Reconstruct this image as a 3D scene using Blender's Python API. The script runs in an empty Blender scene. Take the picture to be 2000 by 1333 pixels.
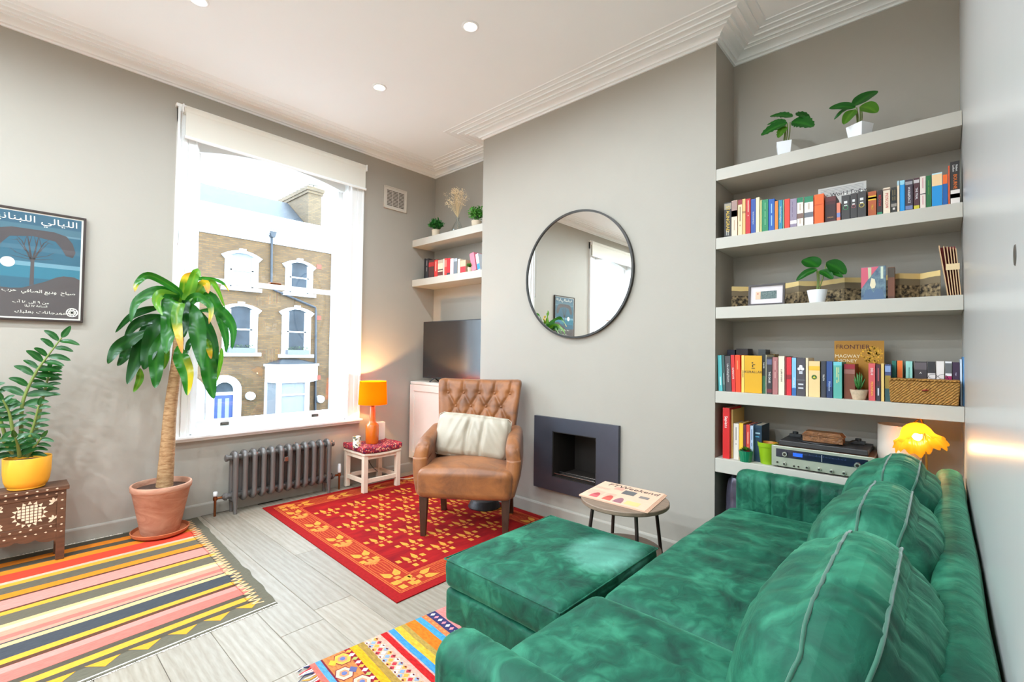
import bpy, bmesh, math, random
from mathutils import Matrix, Vector, noise
from math import sin, cos, pi, radians

# ---------------------------------------------------------------- camera, sky, lights, exposure
SC = bpy.context.scene
COL = SC.collection
FPX, YAW, PITCH, ROLL, EYE = 920.0, 0.83147, 0.02274, -0.01356, 1.25

def cam_axes():
    cy, sy, cp, sp, cr, sr = cos(YAW), sin(YAW), cos(PITCH), sin(PITCH), cos(ROLL), sin(ROLL)
    f = Vector((sy*cp, cy*cp, sp)); r = Vector((cy, -sy, 0)); d = f.cross(r)
    return r*cr + d*sr, d*cr - r*sr, f
CR, CD, CF = cam_axes()
cam = bpy.data.cameras.new('camera')
cam.sensor_width = 36; cam.sensor_fit = 'HORIZONTAL'; cam.lens = FPX/2000*36
cam.clip_start = 0.01; cam.clip_end = 200
camo = bpy.data.objects.new('camera', cam); COL.objects.link(camo)
mw = Matrix((( CR.x, -CD.x, -CF.x, 0), (CR.y, -CD.y, -CF.y, 0), (CR.z, -CD.z, -CF.z, EYE), (0, 0, 0, 1)))
camo.matrix_world = mw
SC.camera = camo

SKY, DOWNLIGHT, EXPOSURE = 8.0, 8.2, 0.78
w = bpy.data.worlds.new('overcast_sky'); SC.world = w; w.use_nodes = True
bg = w.node_tree.nodes['Background']; bg.inputs[0].default_value = (0.66, 0.84, 1.0, 1); bg.inputs[1].default_value = SKY
SC.view_settings.view_transform = 'Standard'; SC.view_settings.look = 'None'
SC.view_settings.gamma = 1; SC.view_settings.exposure = EXPOSURE; SC.view_settings.use_curve_mapping = False
cy = SC.cycles
cy.max_bounces = 14; cy.diffuse_bounces = 8; cy.glossy_bounces = 5; cy.transmission_bounces = 8; cy.transparent_max_bounces = 16
cy.sample_clamp_indirect = 6.0; cy.use_denoising = True; cy.caustics_reflective = False; cy.caustics_refractive = False

# room planes (metres): breast wall x, alcove back x, window wall y, back wall y, ceiling z
XC, XA, YW, YB, ZC, XL = 2.875, 3.20, 4.08, -0.075, 3.19, -3.3
BR0, BR1 = 0.991, 2.994          # chimney breast from y to y
WINX = ((0.844, 2.3255), (-2.00, -0.52))

def portal(x0, x1, z0, z1, y):
    l = bpy.data.lights.new('window_daylight', 'AREA'); l.shape = 'RECTANGLE'; l.size = x1-x0; l.size_y = z1-z0
    l.cycles.is_portal = True
    o = bpy.data.objects.new('window_daylight', l); o.location = ((x0+x1)/2, y, (z0+z1)/2); o.rotation_euler = (radians(-90), 0, 0)
    COL.objects.link(o)
for a, b in WINX: portal(a+.14, b-.12, 0.70, 2.80, 4.24)

# ---------------------------------------------------------------- helpers
def ray(u, v): return CR*((u-1000)/FPX) + CD*((v-666.5)/FPX) + CF
def on(u, v, ax, val):
    """the point of the plane (axis = val) that the photograph shows at u, v"""
    d = ray(u, v); c = Vector((0, 0, EYE)); return c + d*((val-c[ax])/d[ax])
def L(c):
    return tuple(((x/255/12.92) if x/255 <= .04045 else ((x/255+.055)/1.055)**2.4) for x in c[:3]) + (1,)
MATS = {}
def mat(name, col, rough=.55, metal=0, nz=None, bump=None, sheen=0, coat=0, spec=.5, emis=None, em=0, trans=0, two=None, stretch=None, sss=0, space='Object'):
    """Principled material; nz = (scale, amount) value noise, two = second colour mixed by the noise, bump = (scale, strength)"""
    if name in MATS: return MATS[name]
    m = bpy.data.materials.new(name); m.use_nodes = True; nt = m.node_tree; p = nt.nodes['Principled BSDF']
    p.inputs['Base Color'].default_value = L(col); p.inputs['Roughness'].default_value = rough; p.inputs['Metallic'].default_value = metal
    p.inputs['Specular IOR Level'].default_value = spec
    p.inputs['Sheen Weight'].default_value = sheen
    p.inputs['Coat Weight'].default_value = coat
    if trans: p.inputs['Transmission Weight'].default_value = trans
    if sss:
        p.inputs['Subsurface Weight'].default_value = sss; p.inputs['Subsurface Radius'].default_value = (.02, .02, .02)
    if em:
        p.inputs['Emission Color'].default_value = L(emis or col); p.inputs['Emission Strength'].default_value = em
    vec = None
    if nz or bump:
        tc = nt.nodes.new('ShaderNodeTexCoord'); mp = nt.nodes.new('ShaderNodeMapping')
        nt.links.new(tc.outputs[space], mp.inputs[0]); vec = mp.outputs[0]
        if stretch: mp.inputs['Scale'].default_value = stretch
    if nz:
        n = nt.nodes.new('ShaderNodeTexNoise'); n.inputs['Scale'].default_value = nz[0]; n.inputs['Detail'].default_value = 5
        n.inputs['Roughness'].default_value = .6
        if len(nz) > 2: n.inputs['Distortion'].default_value = nz[2]
        nt.links.new(vec, n.inputs['Vector'])
        r = nt.nodes.new('ShaderNodeValToRGB'); r.color_ramp.elements[0].position = .32; r.color_ramp.elements[1].position = .68
        a = L(col)
        if two: c0, c1 = L(two), a
        else:
            c0 = tuple(x*(1-nz[1]) for x in a[:3])+(1,); c1 = tuple(min(1, x*(1+nz[1])) for x in a[:3])+(1,)
        r.color_ramp.elements[0].color = c0; r.color_ramp.elements[1].color = c1
        nt.links.new(n.outputs['Fac'], r.inputs[0]); nt.links.new(r.outputs[0], p.inputs['Base Color'])
    if bump:
        n = nt.nodes.new('ShaderNodeTexNoise'); n.inputs['Scale'].default_value = bump[0]; n.inputs['Detail'].default_value = 3
        nt.links.new(vec, n.inputs['Vector'])
        b = nt.nodes.new('ShaderNodeBump'); b.inputs['Strength'].default_value = bump[1]; b.inputs['Distance'].default_value = .01
        nt.links.new(n.outputs['Fac'], b.inputs['Height']); nt.links.new(b.outputs[0], p.inputs['Normal'])
    MATS[name] = m
    return m
def flat(col, rough=.6):
    return mat('colour_%d_%d_%d' % tuple(col[:3]), col, rough)

WM = {}                                   # world matrix of every parent, kept by hand
def tag(o, label=None, cat=None, group=None, kind=None):
    if label: o['label'] = label
    if cat: o['category'] = cat
    if group: o['group'] = group
    if kind: o['kind'] = kind
    return o
def thing(name, label, cat, loc=(0, 0, 0), rz=0, group=None):
    o = bpy.data.objects.new(name, None); COL.objects.link(o); o.empty_display_size = .05
    o.location = loc; o.rotation_euler = (0, 0, rz)
    WM[o] = Matrix.Translation(loc) @ Matrix.Rotation(rz, 4, 'Z')
    return tag(o, label, cat, group)
def structure(name, loc=(0, 0, 0)):
    o = bpy.data.objects.new(name, None); COL.objects.link(o); o.location = loc; o['kind'] = 'structure'
    WM[o] = Matrix.Translation(loc); return o
def copy_tree(o, parent=None):
    c = o.copy(); COL.objects.link(c); c.parent = parent
    for ch in list(o.children): copy_tree(ch, c)
    return c

class MB:
    """collects shapes, then links them as ONE mesh object"""
    def __init__(s): s.v = []; s.f = []; s.m = []; s.uv = []; s.has_uv = False
    def add(s, vs, fs, m=0, uvs=None):
        n = len(s.v); s.v += [Vector(p) for p in vs]
        for k, f in enumerate(fs):
            s.f.append([i+n for i in f]); s.m.append(m)
            if uvs: s.uv.append([uvs[i] for i in f]); s.has_uv = True
            else: s.uv.append([(0, 0)]*len(f))
        return s
    def box(s, x0, x1, y0, y1, z0, z1, m=0):
        vs = [(x, y, z) for z in (z0, z1) for y in (y0, y1) for x in (x0, x1)]
        return s.add(vs, [(0, 2, 3, 1), (4, 5, 7, 6), (0, 1, 5, 4), (2, 6, 7, 3), (0, 4, 6, 2), (1, 3, 7, 5)], m)
    def prism(s, poly, a, b, axis=2, m=0):
        """poly = 2D outline in the two other axes (x,y / x,z / y,z), extruded from a to b"""
        def P(p, h): return (p[0], p[1], h) if axis == 2 else ((p[0], h, p[1]) if axis == 1 else (h, p[0], p[1]))
        n = len(poly); vs = [P(p, a) for p in poly]+[P(p, b) for p in poly]
        return s.add(vs, [tuple(range(n))[::-1], tuple(range(n, 2*n))]+[(i, (i+1) % n, n+(i+1) % n, n+i) for i in range(n)], m)
    def lathe(s, prof, c=(0, 0, 0), seg=24, m=0, axis=2, cap=True, wob=None):
        vs = []; fs = []
        for r, h in prof:
            for k in range(seg):
                a = 2*pi*k/seg; rr = r*(wob(a, h) if wob else 1); x, y = rr*cos(a), rr*sin(a)
                p = (x, y, h) if axis == 2 else ((x, h, y) if axis == 1 else (h, x, y))
                vs.append((c[0]+p[0], c[1]+p[1], c[2]+p[2]))
        for i in range(len(prof)-1):
            for k in range(seg):
                k2 = (k+1) % seg; fs.append((i*seg+k, i*seg+k2, (i+1)*seg+k2, (i+1)*seg+k))
        if cap:
            flat_ = lambda p, q: abs(p[1]-q[1]) < 1e-9 and q[0] < 1e-5
            if prof[0][0] > 1e-5 and not flat_(prof[0], prof[1]): fs.append(tuple(range(seg))[::-1])
            if prof[-1][0] > 1e-5 and not flat_(prof[-1], prof[-2]): fs.append(tuple(range((len(prof)-1)*seg, len(prof)*seg)))
        return s.add(vs, fs, m)
    def tube(s, pts, r, seg=8, m=0, cap=True):
        pts = [Vector(p) for p in pts]; rs = r if isinstance(r, (list, tuple)) else [r]*len(pts)
        vs = []; fs = []; up = None
        for i, p in enumerate(pts):
            t = (pts[min(i+1, len(pts)-1)]-pts[max(i-1, 0)]).normalized()
            if up is None: up = Vector((0, 0, 1)) if abs(t.z) < .9 else Vector((1, 0, 0))
            a = t.cross(up)
            if a.length < 1e-4: a = t.cross(Vector((0, 1, 0)))
            a.normalize(); b = a.cross(t).normalized(); up = b
            for k in range(seg):
                th = 2*pi*k/seg; vs.append(p+(a*cos(th)+b*sin(th))*rs[i])
        for i in range(len(pts)-1):
            for k in range(seg):
                k2 = (k+1) % seg; fs.append((i*seg+k, (i+1)*seg+k, (i+1)*seg+k2, i*seg+k2))
        if cap: fs += [tuple(range(seg)), tuple(range((len(pts)-1)*seg, len(pts)*seg))[::-1]]
        return s.add(vs, fs, m)
    def rbox(s, c, size, r=.02, n=6, fn=None, m=0, rot=None):
        """rounded box, n cuts a side; fn(u, v, w, point) bends it (u, v, w in -1..1)"""
        hx, hy, hz = size[0]/2, size[1]/2, size[2]/2; r = min(r, hx*.999, hy*.999, hz*.999); idx = {}; vs = []; fs = []
        def axis_pts(h):
            e = min(r*.45, h*.4); inner = [-h+r+(2*(h-r))*i/max(1, n) for i in range(n+1)]
            return sorted(set([round(q, 6) for q in [-h, -h+e*.55, -h+r*.55]+inner+[h-r*.55, h-e*.55, h]]))
        ax = [axis_pts(hx), axis_pts(hy), axis_pts(hz)]; H = (hx, hy, hz)
        def vert(p):
            k = tuple(round(q, 5) for q in p)
            if k not in idx:
                idx[k] = len(vs)
                q = Vector(p); inn = Vector([max(-(H[i]-r), min(H[i]-r, q[i])) for i in range(3)]); d = q-inn
                o = inn+d.normalized()*r if d.length > 1e-7 else q
                if fn: o = fn(p[0]/hx, p[1]/hy, p[2]/hz, o)
                if rot is not None: o = rot @ o
                vs.append(o+Vector(c))
            return idx[k]
        for d in range(3):
            a, b = (d+1) % 3, (d+2) % 3
            for sgn in (-1, 1):
                for i in range(len(ax[a])-1):
                    for j in range(len(ax[b])-1):
                        q = []
                        for ii, jj in ((i, j), (i+1, j), (i+1, j+1), (i, j+1)):
                            p = [0, 0, 0]; p[d] = sgn*H[d]; p[a] = ax[a][ii]; p[b] = ax[b][jj]; q.append(vert(p))
                        fs.append(tuple(q if sgn > 0 else q[::-1]))
        return s.add(vs, fs, m)
    def build(s, name, mats, parent=None, smooth=None, bevel=0, seg=2, origin=None, local=False):
        me = bpy.data.meshes.new(name); o = bpy.data.objects.new(name, me); COL.objects.link(o)
        if parent is not None:
            W = WM[parent]; o.parent = parent; WM[o] = W
            vs = s.v if local else [W.inverted() @ p for p in s.v]
        else:
            if origin is None:
                xs, ys, zs = zip(*[tuple(p) for p in s.v]); origin = ((min(xs)+max(xs))/2, (min(ys)+max(ys))/2, min(zs))
            org = Vector(origin); o.location = org; WM[o] = Matrix.Translation(org); vs = [p-org for p in s.v]
        me.from_pydata([tuple(p) for p in vs], [], s.f)
        for mm in (mats if isinstance(mats, (list, tuple)) else [mats]): me.materials.append(mm)
        me.polygons.foreach_set('material_index', s.m)
        if s.has_uv:
            uv = me.uv_layers.new(name='UVMap'); uv.data.foreach_set('uv', [c for f in s.uv for p in f for c in p])
        me.update()
        if smooth:
            me.shade_smooth()
            if smooth < 3: me.set_sharp_from_angle(angle=smooth)
        if bevel:
            b = o.modifiers.new('bevel', 'BEVEL'); b.width = bevel; b.segments = seg; b.limit_method = 'ANGLE'
        return o
def text(body, size, at, xd, yd, m, parent, name='lettering', align='CENTER', font=None, ext=.0004, wide=1, shear=0):
    """flat lettering; at = anchor, xd = reading direction, yd = up of the letters (world)"""
    cu = bpy.data.curves.new(name, 'FONT'); cu.body = body; cu.size = size; cu.align_x = align; cu.align_y = 'CENTER'
    cu.extrude = ext; cu.resolution_u = 2; cu.materials.append(m); cu.shear = shear
    o = bpy.data.objects.new(name, cu); COL.objects.link(o)
    X = Vector(xd).normalized(); Y = Vector(yd).normalized(); Z = X.cross(Y)
    W = Matrix(((X.x*wide, Y.x, Z.x, at[0]), (X.y*wide, Y.y, Z.y, at[1]), (X.z*wide, Y.z, Z.z, at[2]), (0, 0, 0, 1)))
    o.parent = parent; o.matrix_basis = WM[parent].inverted() @ W
    return o
def lerp(a, b, t): return a+(b-a)*t
def catmull(P, n=8):
    P = [Vector(p) for p in P]; out = []
    for i in range(len(P)-1):
        p0, p1, p2, p3 = P[max(i-1, 0)], P[i], P[i+1], P[min(i+2, len(P)-1)]
        for k in range(n):
            t = k/n
            out.append(.5*((2*p1)+(p2-p0)*t+(2*p0-5*p1+4*p2-p3)*t*t+(3*p1-p0-3*p2+p3)*t**3))
    out.append(P[-1]); return out
def fb(p, s=1, o=3): return noise.fractal(Vector(p)*s, 1.0, 2.0, o)
# ---------------------------------------------------------------- materials of the room
def glass_mat(name, tint=(1, 1, 1), refl=.06):
    m = bpy.data.materials.new(name); m.use_nodes = True; nt = m.node_tree; nt.nodes.clear()
    o = nt.nodes.new('ShaderNodeOutputMaterial'); mx = nt.nodes.new('ShaderNodeMixShader'); t = nt.nodes.new('ShaderNodeBsdfTransparent'); g = nt.nodes.new('ShaderNodeBsdfGlossy')
    t.inputs[0].default_value = tint+(1,); g.inputs['Roughness'].default_value = .01; mx.inputs[0].default_value = refl
    nt.links.new(t.outputs[0], mx.inputs[1]); nt.links.new(g.outputs[0], mx.inputs[2]); nt.links.new(mx.outputs[0], o.inputs[0]); return m
GLASS = glass_mat('window_glass')
PAINT = mat('grey_wall_paint', (167, 159, 147), .6, nz=(1.3, .025), bump=(60, .04))
PAINT_DOOR = mat('satin_door_paint', (186, 184, 180), .28, nz=(1.2, .02), bump=(9, .06), stretch=(1, 1, .12))
CEIL = mat('white_ceiling_paint', (244, 244, 243), .8, nz=(1, .01))
WHITE = mat('white_gloss_paint', (240, 239, 237), .35)
SHELFP = mat('shelf_paint', (190, 183, 171), .5, nz=(2, .02))
BLACK = mat('black_metal', (38, 37, 38), .45)
CHROME = mat('polished_chrome', (205, 205, 205), .18, 1)
BRASS = mat('copper_pipe', (150, 92, 58), .35, 1)
def oak():
    m = bpy.data.materials.new('pale_oak'); m.use_nodes = True; nt = m.node_tree; p = nt.nodes['Principled BSDF']
    tc = nt.nodes.new('ShaderNodeTexCoord'); oi = nt.nodes.new('ShaderNodeObjectInfo'); ad = nt.nodes.new('ShaderNodeVectorMath'); ad.operation = 'ADD'
    cb = nt.nodes.new('ShaderNodeCombineXYZ'); mu = nt.nodes.new('ShaderNodeMath'); mu.operation = 'MULTIPLY'; mu.inputs[1].default_value = 37
    nt.links.new(oi.outputs['Random'], mu.inputs[0])
    for i in range(3): nt.links.new(mu.outputs[0], cb.inputs[i])
    nt.links.new(tc.outputs['Object'], ad.inputs[0]); nt.links.new(cb.outputs[0], ad.inputs[1])
    mp = nt.nodes.new('ShaderNodeMapping'); mp.inputs['Scale'].default_value = (9, 1.1, 9); nt.links.new(ad.outputs[0], mp.inputs[0])
    wv = nt.nodes.new('ShaderNodeTexWave'); wv.bands_direction = 'X'; wv.inputs['Scale'].default_value = 1.1; wv.inputs['Distortion'].default_value = 9; wv.inputs['Detail'].default_value = 3; wv.inputs['Detail Scale'].default_value = 1.2
    nt.links.new(mp.outputs[0], wv.inputs[0])
    n = nt.nodes.new('ShaderNodeTexNoise'); n.inputs['Scale'].default_value = 14; n.inputs['Detail'].default_value = 6; nt.links.new(mp.outputs[0], n.inputs['Vector'])
    mx = nt.nodes.new('ShaderNodeMix'); mx.inputs[0].default_value = .72
    nt.links.new(wv.outputs['Fac'], mx.inputs[2]); nt.links.new(n.outputs['Fac'], mx.inputs[3])
    r = nt.nodes.new('ShaderNodeValToRGB'); r.color_ramp.elements[0].color = L((130, 117, 100)); r.color_ramp.elements[1].color = L((154, 143, 128)); r.color_ramp.elements[0].position = .2; r.color_ramp.elements[1].position = .8
    nt.links.new(mx.outputs[0], r.inputs[0])
    hs = nt.nodes.new('ShaderNodeHueSaturation'); mr = nt.nodes.new('ShaderNodeMapRange'); mr.inputs[3].default_value = .86; mr.inputs[4].default_value = 1.08
    nt.links.new(oi.outputs['Random'], mr.inputs[0]); nt.links.new(mr.outputs[0], hs.inputs['Value']); nt.links.new(r.outputs[0], hs.inputs['Color']); nt.links.new(hs.outputs[0], p.inputs['Base Color'])
    p.inputs['Roughness'].default_value = .5; p.inputs['Specular IOR Level'].default_value = .3
    b = nt.nodes.new('ShaderNodeBump'); b.inputs['Strength'].default_value = .12; b.inputs['Distance'].default_value = .004; nt.links.new(mx.outputs[0], b.inputs['Height']); nt.links.new(b.outputs[0], p.inputs['Normal'])
    return m
OAK = oak()

# ---------------------------------------------------------------- room shell
random.seed(5)
fl = MB().box(XL-.2, 3.5, YB-.2, YW+.3, -.06, -.013).build('floor', mat('floor_joint', (70, 60, 50), .8), origin=(0, 0, 0)); fl['kind'] = 'structure'
PW = .195; k0 = int((XL-.865)/PW)-1
for k in range(k0, 13):
    xa = .865+k*PW; xb = xa+PW
    if xa > XA or xb < XL: continue
    br = sorted({-.2: [1.9], -1: [1.9], 0: [2.12], -1.0: [1.86]}.get(k, [random.uniform(.2, 1.6)]))
    br = [br[0]+i*1.83 for i in range(-2, 4)]
    for a, b in zip(br, br[1:]):
        a, b = max(a, YB), min(b, YW)
        if b-a < .05: continue
        x0, x1 = max(xa, XL)+.0008, min(xb, XA)-.0008; a += .0008; b -= .0008; c = .0016
        vs = [(x0, a, -.013), (x1, a, -.013), (x1, b, -.013), (x0, b, -.013), (x0, a, -c), (x1, a, -c), (x1, b, -c), (x0, b, -c), (x0+c, a+c, 0), (x1-c, a+c, 0), (x1-c, b-c, 0), (x0+c, b-c, 0)]
        fs = [(0, 1, 5, 4), (1, 2, 6, 5), (2, 3, 7, 6), (3, 0, 4, 7), (4, 5, 9, 8), (5, 6, 10, 9), (6, 7, 11, 10), (7, 4, 8, 11), (8, 9, 10, 11)]
        o = MB().add(vs, fs).build('plank', OAK, fl)
ce = MB().box(XL-.2, 3.5, YB-.2, YW+.3, ZC, ZC+.1).build('ceiling', CEIL); ce['kind'] = 'structure'

wm = MB()
FB = (1.788, 2.172, .315, .655)          # firebox opening y0, y1, z0, z1
wm.box(XC, 3.5, BR0, FB[0], 0, ZC); wm.box(XC, 3.5, FB[1], BR1, 0, ZC)
wm.box(XC, 3.5, FB[0], FB[1], 0, FB[2]); wm.box(XC, 3.5, FB[0], FB[1], FB[3], ZC); wm.box(XC+.28, 3.5, FB[0], FB[1], FB[2], FB[3])
wm.box(XA, 3.5, BR1, YW+.3, 0, ZC); wm.box(XA, 3.5, YB-.2, BR0, 0, ZC)
o = wm.build('wall_right', PAINT, origin=(3.2, 2, 0)); o['kind'] = 'structure'
wm = MB(); x = XL-.2
for a, b in ((-1.878, -.641), (.966, 2.204)):
    wm.box(x, a, YW, YW+.26, 0, ZC); wm.box(a, b, YW, YW+.26, 0, .60); wm.box(a, b, YW, YW+.26, 2.90, ZC); x = b
wm.box(x, XA, YW, YW+.26, 0, ZC)
o = wm.build('wall_front', PAINT, origin=(0, YW, 0)); o['kind'] = 'structure'
o = MB().box(XL-.2, XL, YB-.2, YW+.3, 0, ZC).build('wall_left', PAINT); o['kind'] = 'structure'
o = MB().box(.942, 3.5, YB-.2, YB, 0, ZC).box(XL-.2, .942, YB-.2, YB-.03, 0, ZC).box(XL-.2, .0, YB-.04, YB, 0, ZC).build('wall_back', PAINT_DOOR, origin=(0, YB, 0)); o['kind'] = 'structure'
dr = structure('door_1', (.47, YB, 0))
MB().box(.004, .938, YB-.026, YB+.002, .006, 2.4).build('door_panel', PAINT_DOOR, dr, bevel=.002)
MB().lathe([(.0, .003), (.013, .003), (.016, .001), (.016, -.004)], (.907, YB, 1.387), 20, axis=1).build('finger_pull', mat('dull_steel', (120, 115, 108), .3, 1), dr, smooth=.6)
MB().box(.004, .938, YB-.028, YB, 2.406, 2.46).build('door_head', WHITE, dr)

def sweep(name, prof, path, m):
    """profile (distance from wall, z) mitred along a wall line; the room lies to the right of the path"""
    pts = [Vector((p[0], p[1], 0)) for p in path]; nrm = []
    for a, b in zip(pts, pts[1:]): d = (b-a).normalized(); nrm.append(Vector((d.y, -d.x, 0)))
    mb = MB(); n = len(prof)
    for i, p in enumerate(pts):
        if i == 0: q = nrm[0]
        elif i == len(pts)-1: q = nrm[-1]
        else: q = nrm[i-1]+nrm[i]
        mb.v += [p+q*d+Vector((0, 0, z)) for d, z in prof]
    for i in range(len(pts)-1):
        for k in range(n-1):
            mb.f.append([i*n+k, i*n+k+1, (i+1)*n+k+1, (i+1)*n+k]); mb.m.append(0); mb.uv.append([(0, 0)]*4)
    o = mb.build(name, m, origin=(0, 0, 0)); o['kind'] = 'structure'; return o
CPATH = [(XL, YB), (XL, YW), (XA, YW), (XA, BR1), (XC, BR1), (XC, BR0), (XA, BR0), (XA, YB), (.3, YB)]
prof = [(0, 3.128), (.012, 3.128), (.014, 3.138), (.022, 3.141), (.03, 3.141)]
prof += [(.03+.055*(1-cos(t)), 3.141+.022*sin(t)) for t in [i*pi/12 for i in range(1, 7)]]
prof += [(.088, 3.163), (.088, 3.168), (.1, 3.171), (.112, 3.168), (.118, 3.168), (.118, 3.174), (.128, 3.177), (.15, 3.1765), (.158, 3.173), (.166, 3.173), (.168, 3.18), (.19, 3.183), (.2, 3.181), (.208, 3.181), (.21, 3.186), (.235, 3.188), (.25, 3.186), (.255, 3.19)]
sweep('trim_1', prof, CPATH, WHITE)
BASE = [(.018, 0), (.018, .078), (.015, .086), (.008, .09), (0, .09)]
sweep('baseboard_left', BASE, [(XL, YB), (XL, YW)], PAINT)
sweep('baseboard_front', BASE, [(XL, YW), (XA, YW)], PAINT)
sweep('baseboard_right', BASE, [(XA, YW), (XA, BR1), (XC, BR1), (XC, BR0), (XA, BR0), (XA, YB)], PAINT)

# ---------------------------------------------------------------- windows
def arch(x0, x1, zs, rise, n=16):
    """segmental arch points from x0 to x1"""
    h = (x1-x0)/2; R = (h*h+rise*rise)/(2*rise); c = (x0+x1)/2; a = math.asin(h/R)
    return [(c+R*sin(-a+2*a*i/n), zs+rise-R+R*cos(-a+2*a*i/n)) for i in range(n+1)]
def make_window(n, xc):
    W = structure('window_%d' % n, (xc, YW, .562))
    xo, xi = .741, .619
    for s in (-1, 1):
        m = MB()
        for a, b, d in ((xo, xo-.018, .034), (xo-.018, xo-.03, .027), (xo-.03, xo-.062, .03), (xo-.062, xo-.07, .02), (xo-.07, xi+.012, .024), (xi+.012, xi-.004, .03)):
            x0, x1 = sorted((xc+s*a, xc+s*b)); m.box(x0, x1, YW-d, YW+.01, .60, 3.0)
        m.build('side_casing', WHITE, W, bevel=.0025)
        x0, x1 = sorted((xc+s*xi, xc+s*(xi-.022))); MB().box(x0, x1, YW, YW+.25, .60, 2.9).build('jamb', WHITE, W)
    m = MB().box(xc-xo, xc+xo, YW-.026, YW+.01, 2.88, 3.0).box(xc-xo-.012, xc+xo+.012, YW-.038, YW+.01, 2.985, 3.008)
    m.build('head_casing', WHITE, W, bevel=.0025)
    MB().box(xc-xo-.018, xc+xo+.018, YW-.062, YW+.02, .585, .604).box(xc-xo-.004, xc+xo+.004, YW-.036, YW+.01, .562, .585).build('window_sill', WHITE, W, bevel=.004)
    MB().box(xc-xi, xc+xi, YW, YW+.26, .56, .612).box(xc-xi, xc+xi, YW+.05, YW+.07, .612, .632).build('inner_sill', WHITE, W, bevel=.002)
    # arched head board
    a = arch(xc-.575, xc+.575, 2.735, .075); top = [(xc+xi, 2.9), (xc-xi, 2.9)]
    MB().prism([(xc-xi, 2.735)]+a+[(xc+xi, 2.735)]+top, YW+.075, YW+.16, 1).build('arched_head', WHITE, W)
    xs = xi-.022
    lo = MB(); y0, y1 = YW+.07, YW+.112
    lo.box(xc-xs, xc-xs+.046, y0, y1, .635, 1.79); lo.box(xc+xs-.046, xc+xs, y0, y1, .635, 1.79)
    lo.box(xc-xs+.046, xc+xs-.046, y0, y1, .635, .695); lo.box(xc-xs+.046, xc+xs-.046, y0, y1, 1.757, 1.79)
    ls = lo.build('lower_sash', WHITE, W, bevel=.003)
    MB().box(xc-xs+.044, xc+xs-.044, y0+.02, y0+.024, .69, 1.76).build('pane', GLASS, ls)
    for dx in (-.36, .36):
        MB().box(xc+dx-.03, xc+dx+.03, y0-.004, y0, .645, .667).box(xc+dx-.024, xc+dx+.024, y0-.02, y0-.004, .656, .662).build('sash_lift', mat('aged_nickel', (110, 103, 95), .35, 1), ls, bevel=.002)
    for s in (-1, 1):
        x0, x1 = sorted((xc+s*xs, xc+s*(xs-.028)))
        MB().prism([(x0, 1.79), (x1, 1.79), (x1 if s < 0 else x0+.014, 1.81), ((x0+x1)/2, 1.845), (x0 if s < 0 else x1, 1.85)] if s < 0 else [(x0, 1.79), (x1, 1.79), (x1, 1.85), ((x0+x1)/2, 1.845), (x0, 1.81)], y0+.005, y1-.005, 1).build('sash_horn', WHITE, ls)
    up = MB(); y0, y1 = YW+.114, YW+.15
    up.box(xc-xs, xc-xs+.04, y0, y1, 1.755, 2.9); up.box(xc+xs-.04, xc+xs, y0, y1, 1.755, 2.9); up.box(xc-xs+.04, xc+xs-.04, y0, y1, 1.755, 1.785)
    us = up.build('upper_sash', WHITE, W, bevel=.003)
    MB().box(xc-xs+.038, xc+xs-.038, y0+.016, y0+.02, 1.78, 2.85).build('pane', GLASS, us)
    MB().box(xc-.045, xc+.045, YW+.075, YW+.12, 1.79, 1.806).build('sash_catch', BRASS, us, bevel=.003)
    return W
make_window(1, 1.585); make_window(2, -1.26)

def blind(xc, label):
    B = thing('roller_blind', label, 'blind', (xc, YW-.04, 2.755), group='roller blinds over the sash windows')
    FAB = mat('cream_blind_fabric', (226, 219, 206), .8, bump=(300, .05))
    MB().box(xc-.70, xc+.735, YW-.062, YW-.059, 2.775, 2.995).build('blind_fabric', FAB, B)
    MB().lathe([(.0, xc-.71), (.028, xc-.71), (.028, xc+.74), (.0, xc+.74)], (0, YW-.05+.012, 2.965), 16, axis=0).build('roller', FAB, B, smooth=.6)
    MB().lathe([(.0, xc-.705), (.011, xc-.705), (.011, xc+.742), (.0, xc+.742)], (0, YW-.06, 2.768), 12, axis=0).build('bottom_bar', WHITE, B, smooth=.6)
    for x in (xc-.722, xc+.738): MB().box(x, x+.008, YW-.075, YW-.036, 2.94, 3.0).build('bracket', WHITE, B, bevel=.002)
    MB().tube([(xc-.728, YW-.07, 2.95), (xc-.728, YW-.07, 2.0), (xc-.728, YW-.05, 1.98), (xc-.728, YW-.045, 2.95)], .0022, 6).build('chain', CHROME, B)
blind(1.585, 'cream roller blind rolled up over the window in front of the radiator')
blind(-1.26, 'cream roller blind over the second window left of the poster, seen in the mirror')

# recessed downlights
LAMPM = mat('lit_lamp_glass', (255, 222, 170), .4, emis=(255, 226, 176), em=14)
def downlight(x, y, label, power=DOWNLIGHT):
    T = thing('ceiling_downlight', label, 'downlight', (x, y, ZC), group='recessed ceiling downlights')
    MB().lathe([(.052, 0), (.05, -.004), (.042, -.006), (.035, -.003), (.034, .0)], (x, y, ZC), 28, cap=False).build('trim_ring', WHITE, T, smooth=1)
    MB().lathe([(0, -.0015), (.034, -.0015)], (x, y, ZC), 24).build('lamp_face', LAMPM, T)
    l = bpy.data.lights.new('downlight_beam', 'AREA'); l.shape = 'DISK'; l.size = .068; l.energy = power; l.color = (.80, .95, 1.07); l.spread = radians(170)
    o = bpy.data.objects.new('downlight_beam', l); o.location = (0, 0, -.004); COL.objects.link(o); o.parent = T
NMS = {(0, 0): 'second downlight from the window above the dracaena, at the top edge', (1, 0): 'downlight nearest the window corner, in front of the blind', (1, 1): 'downlight in the middle of the ceiling, nearer the camera'}
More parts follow.
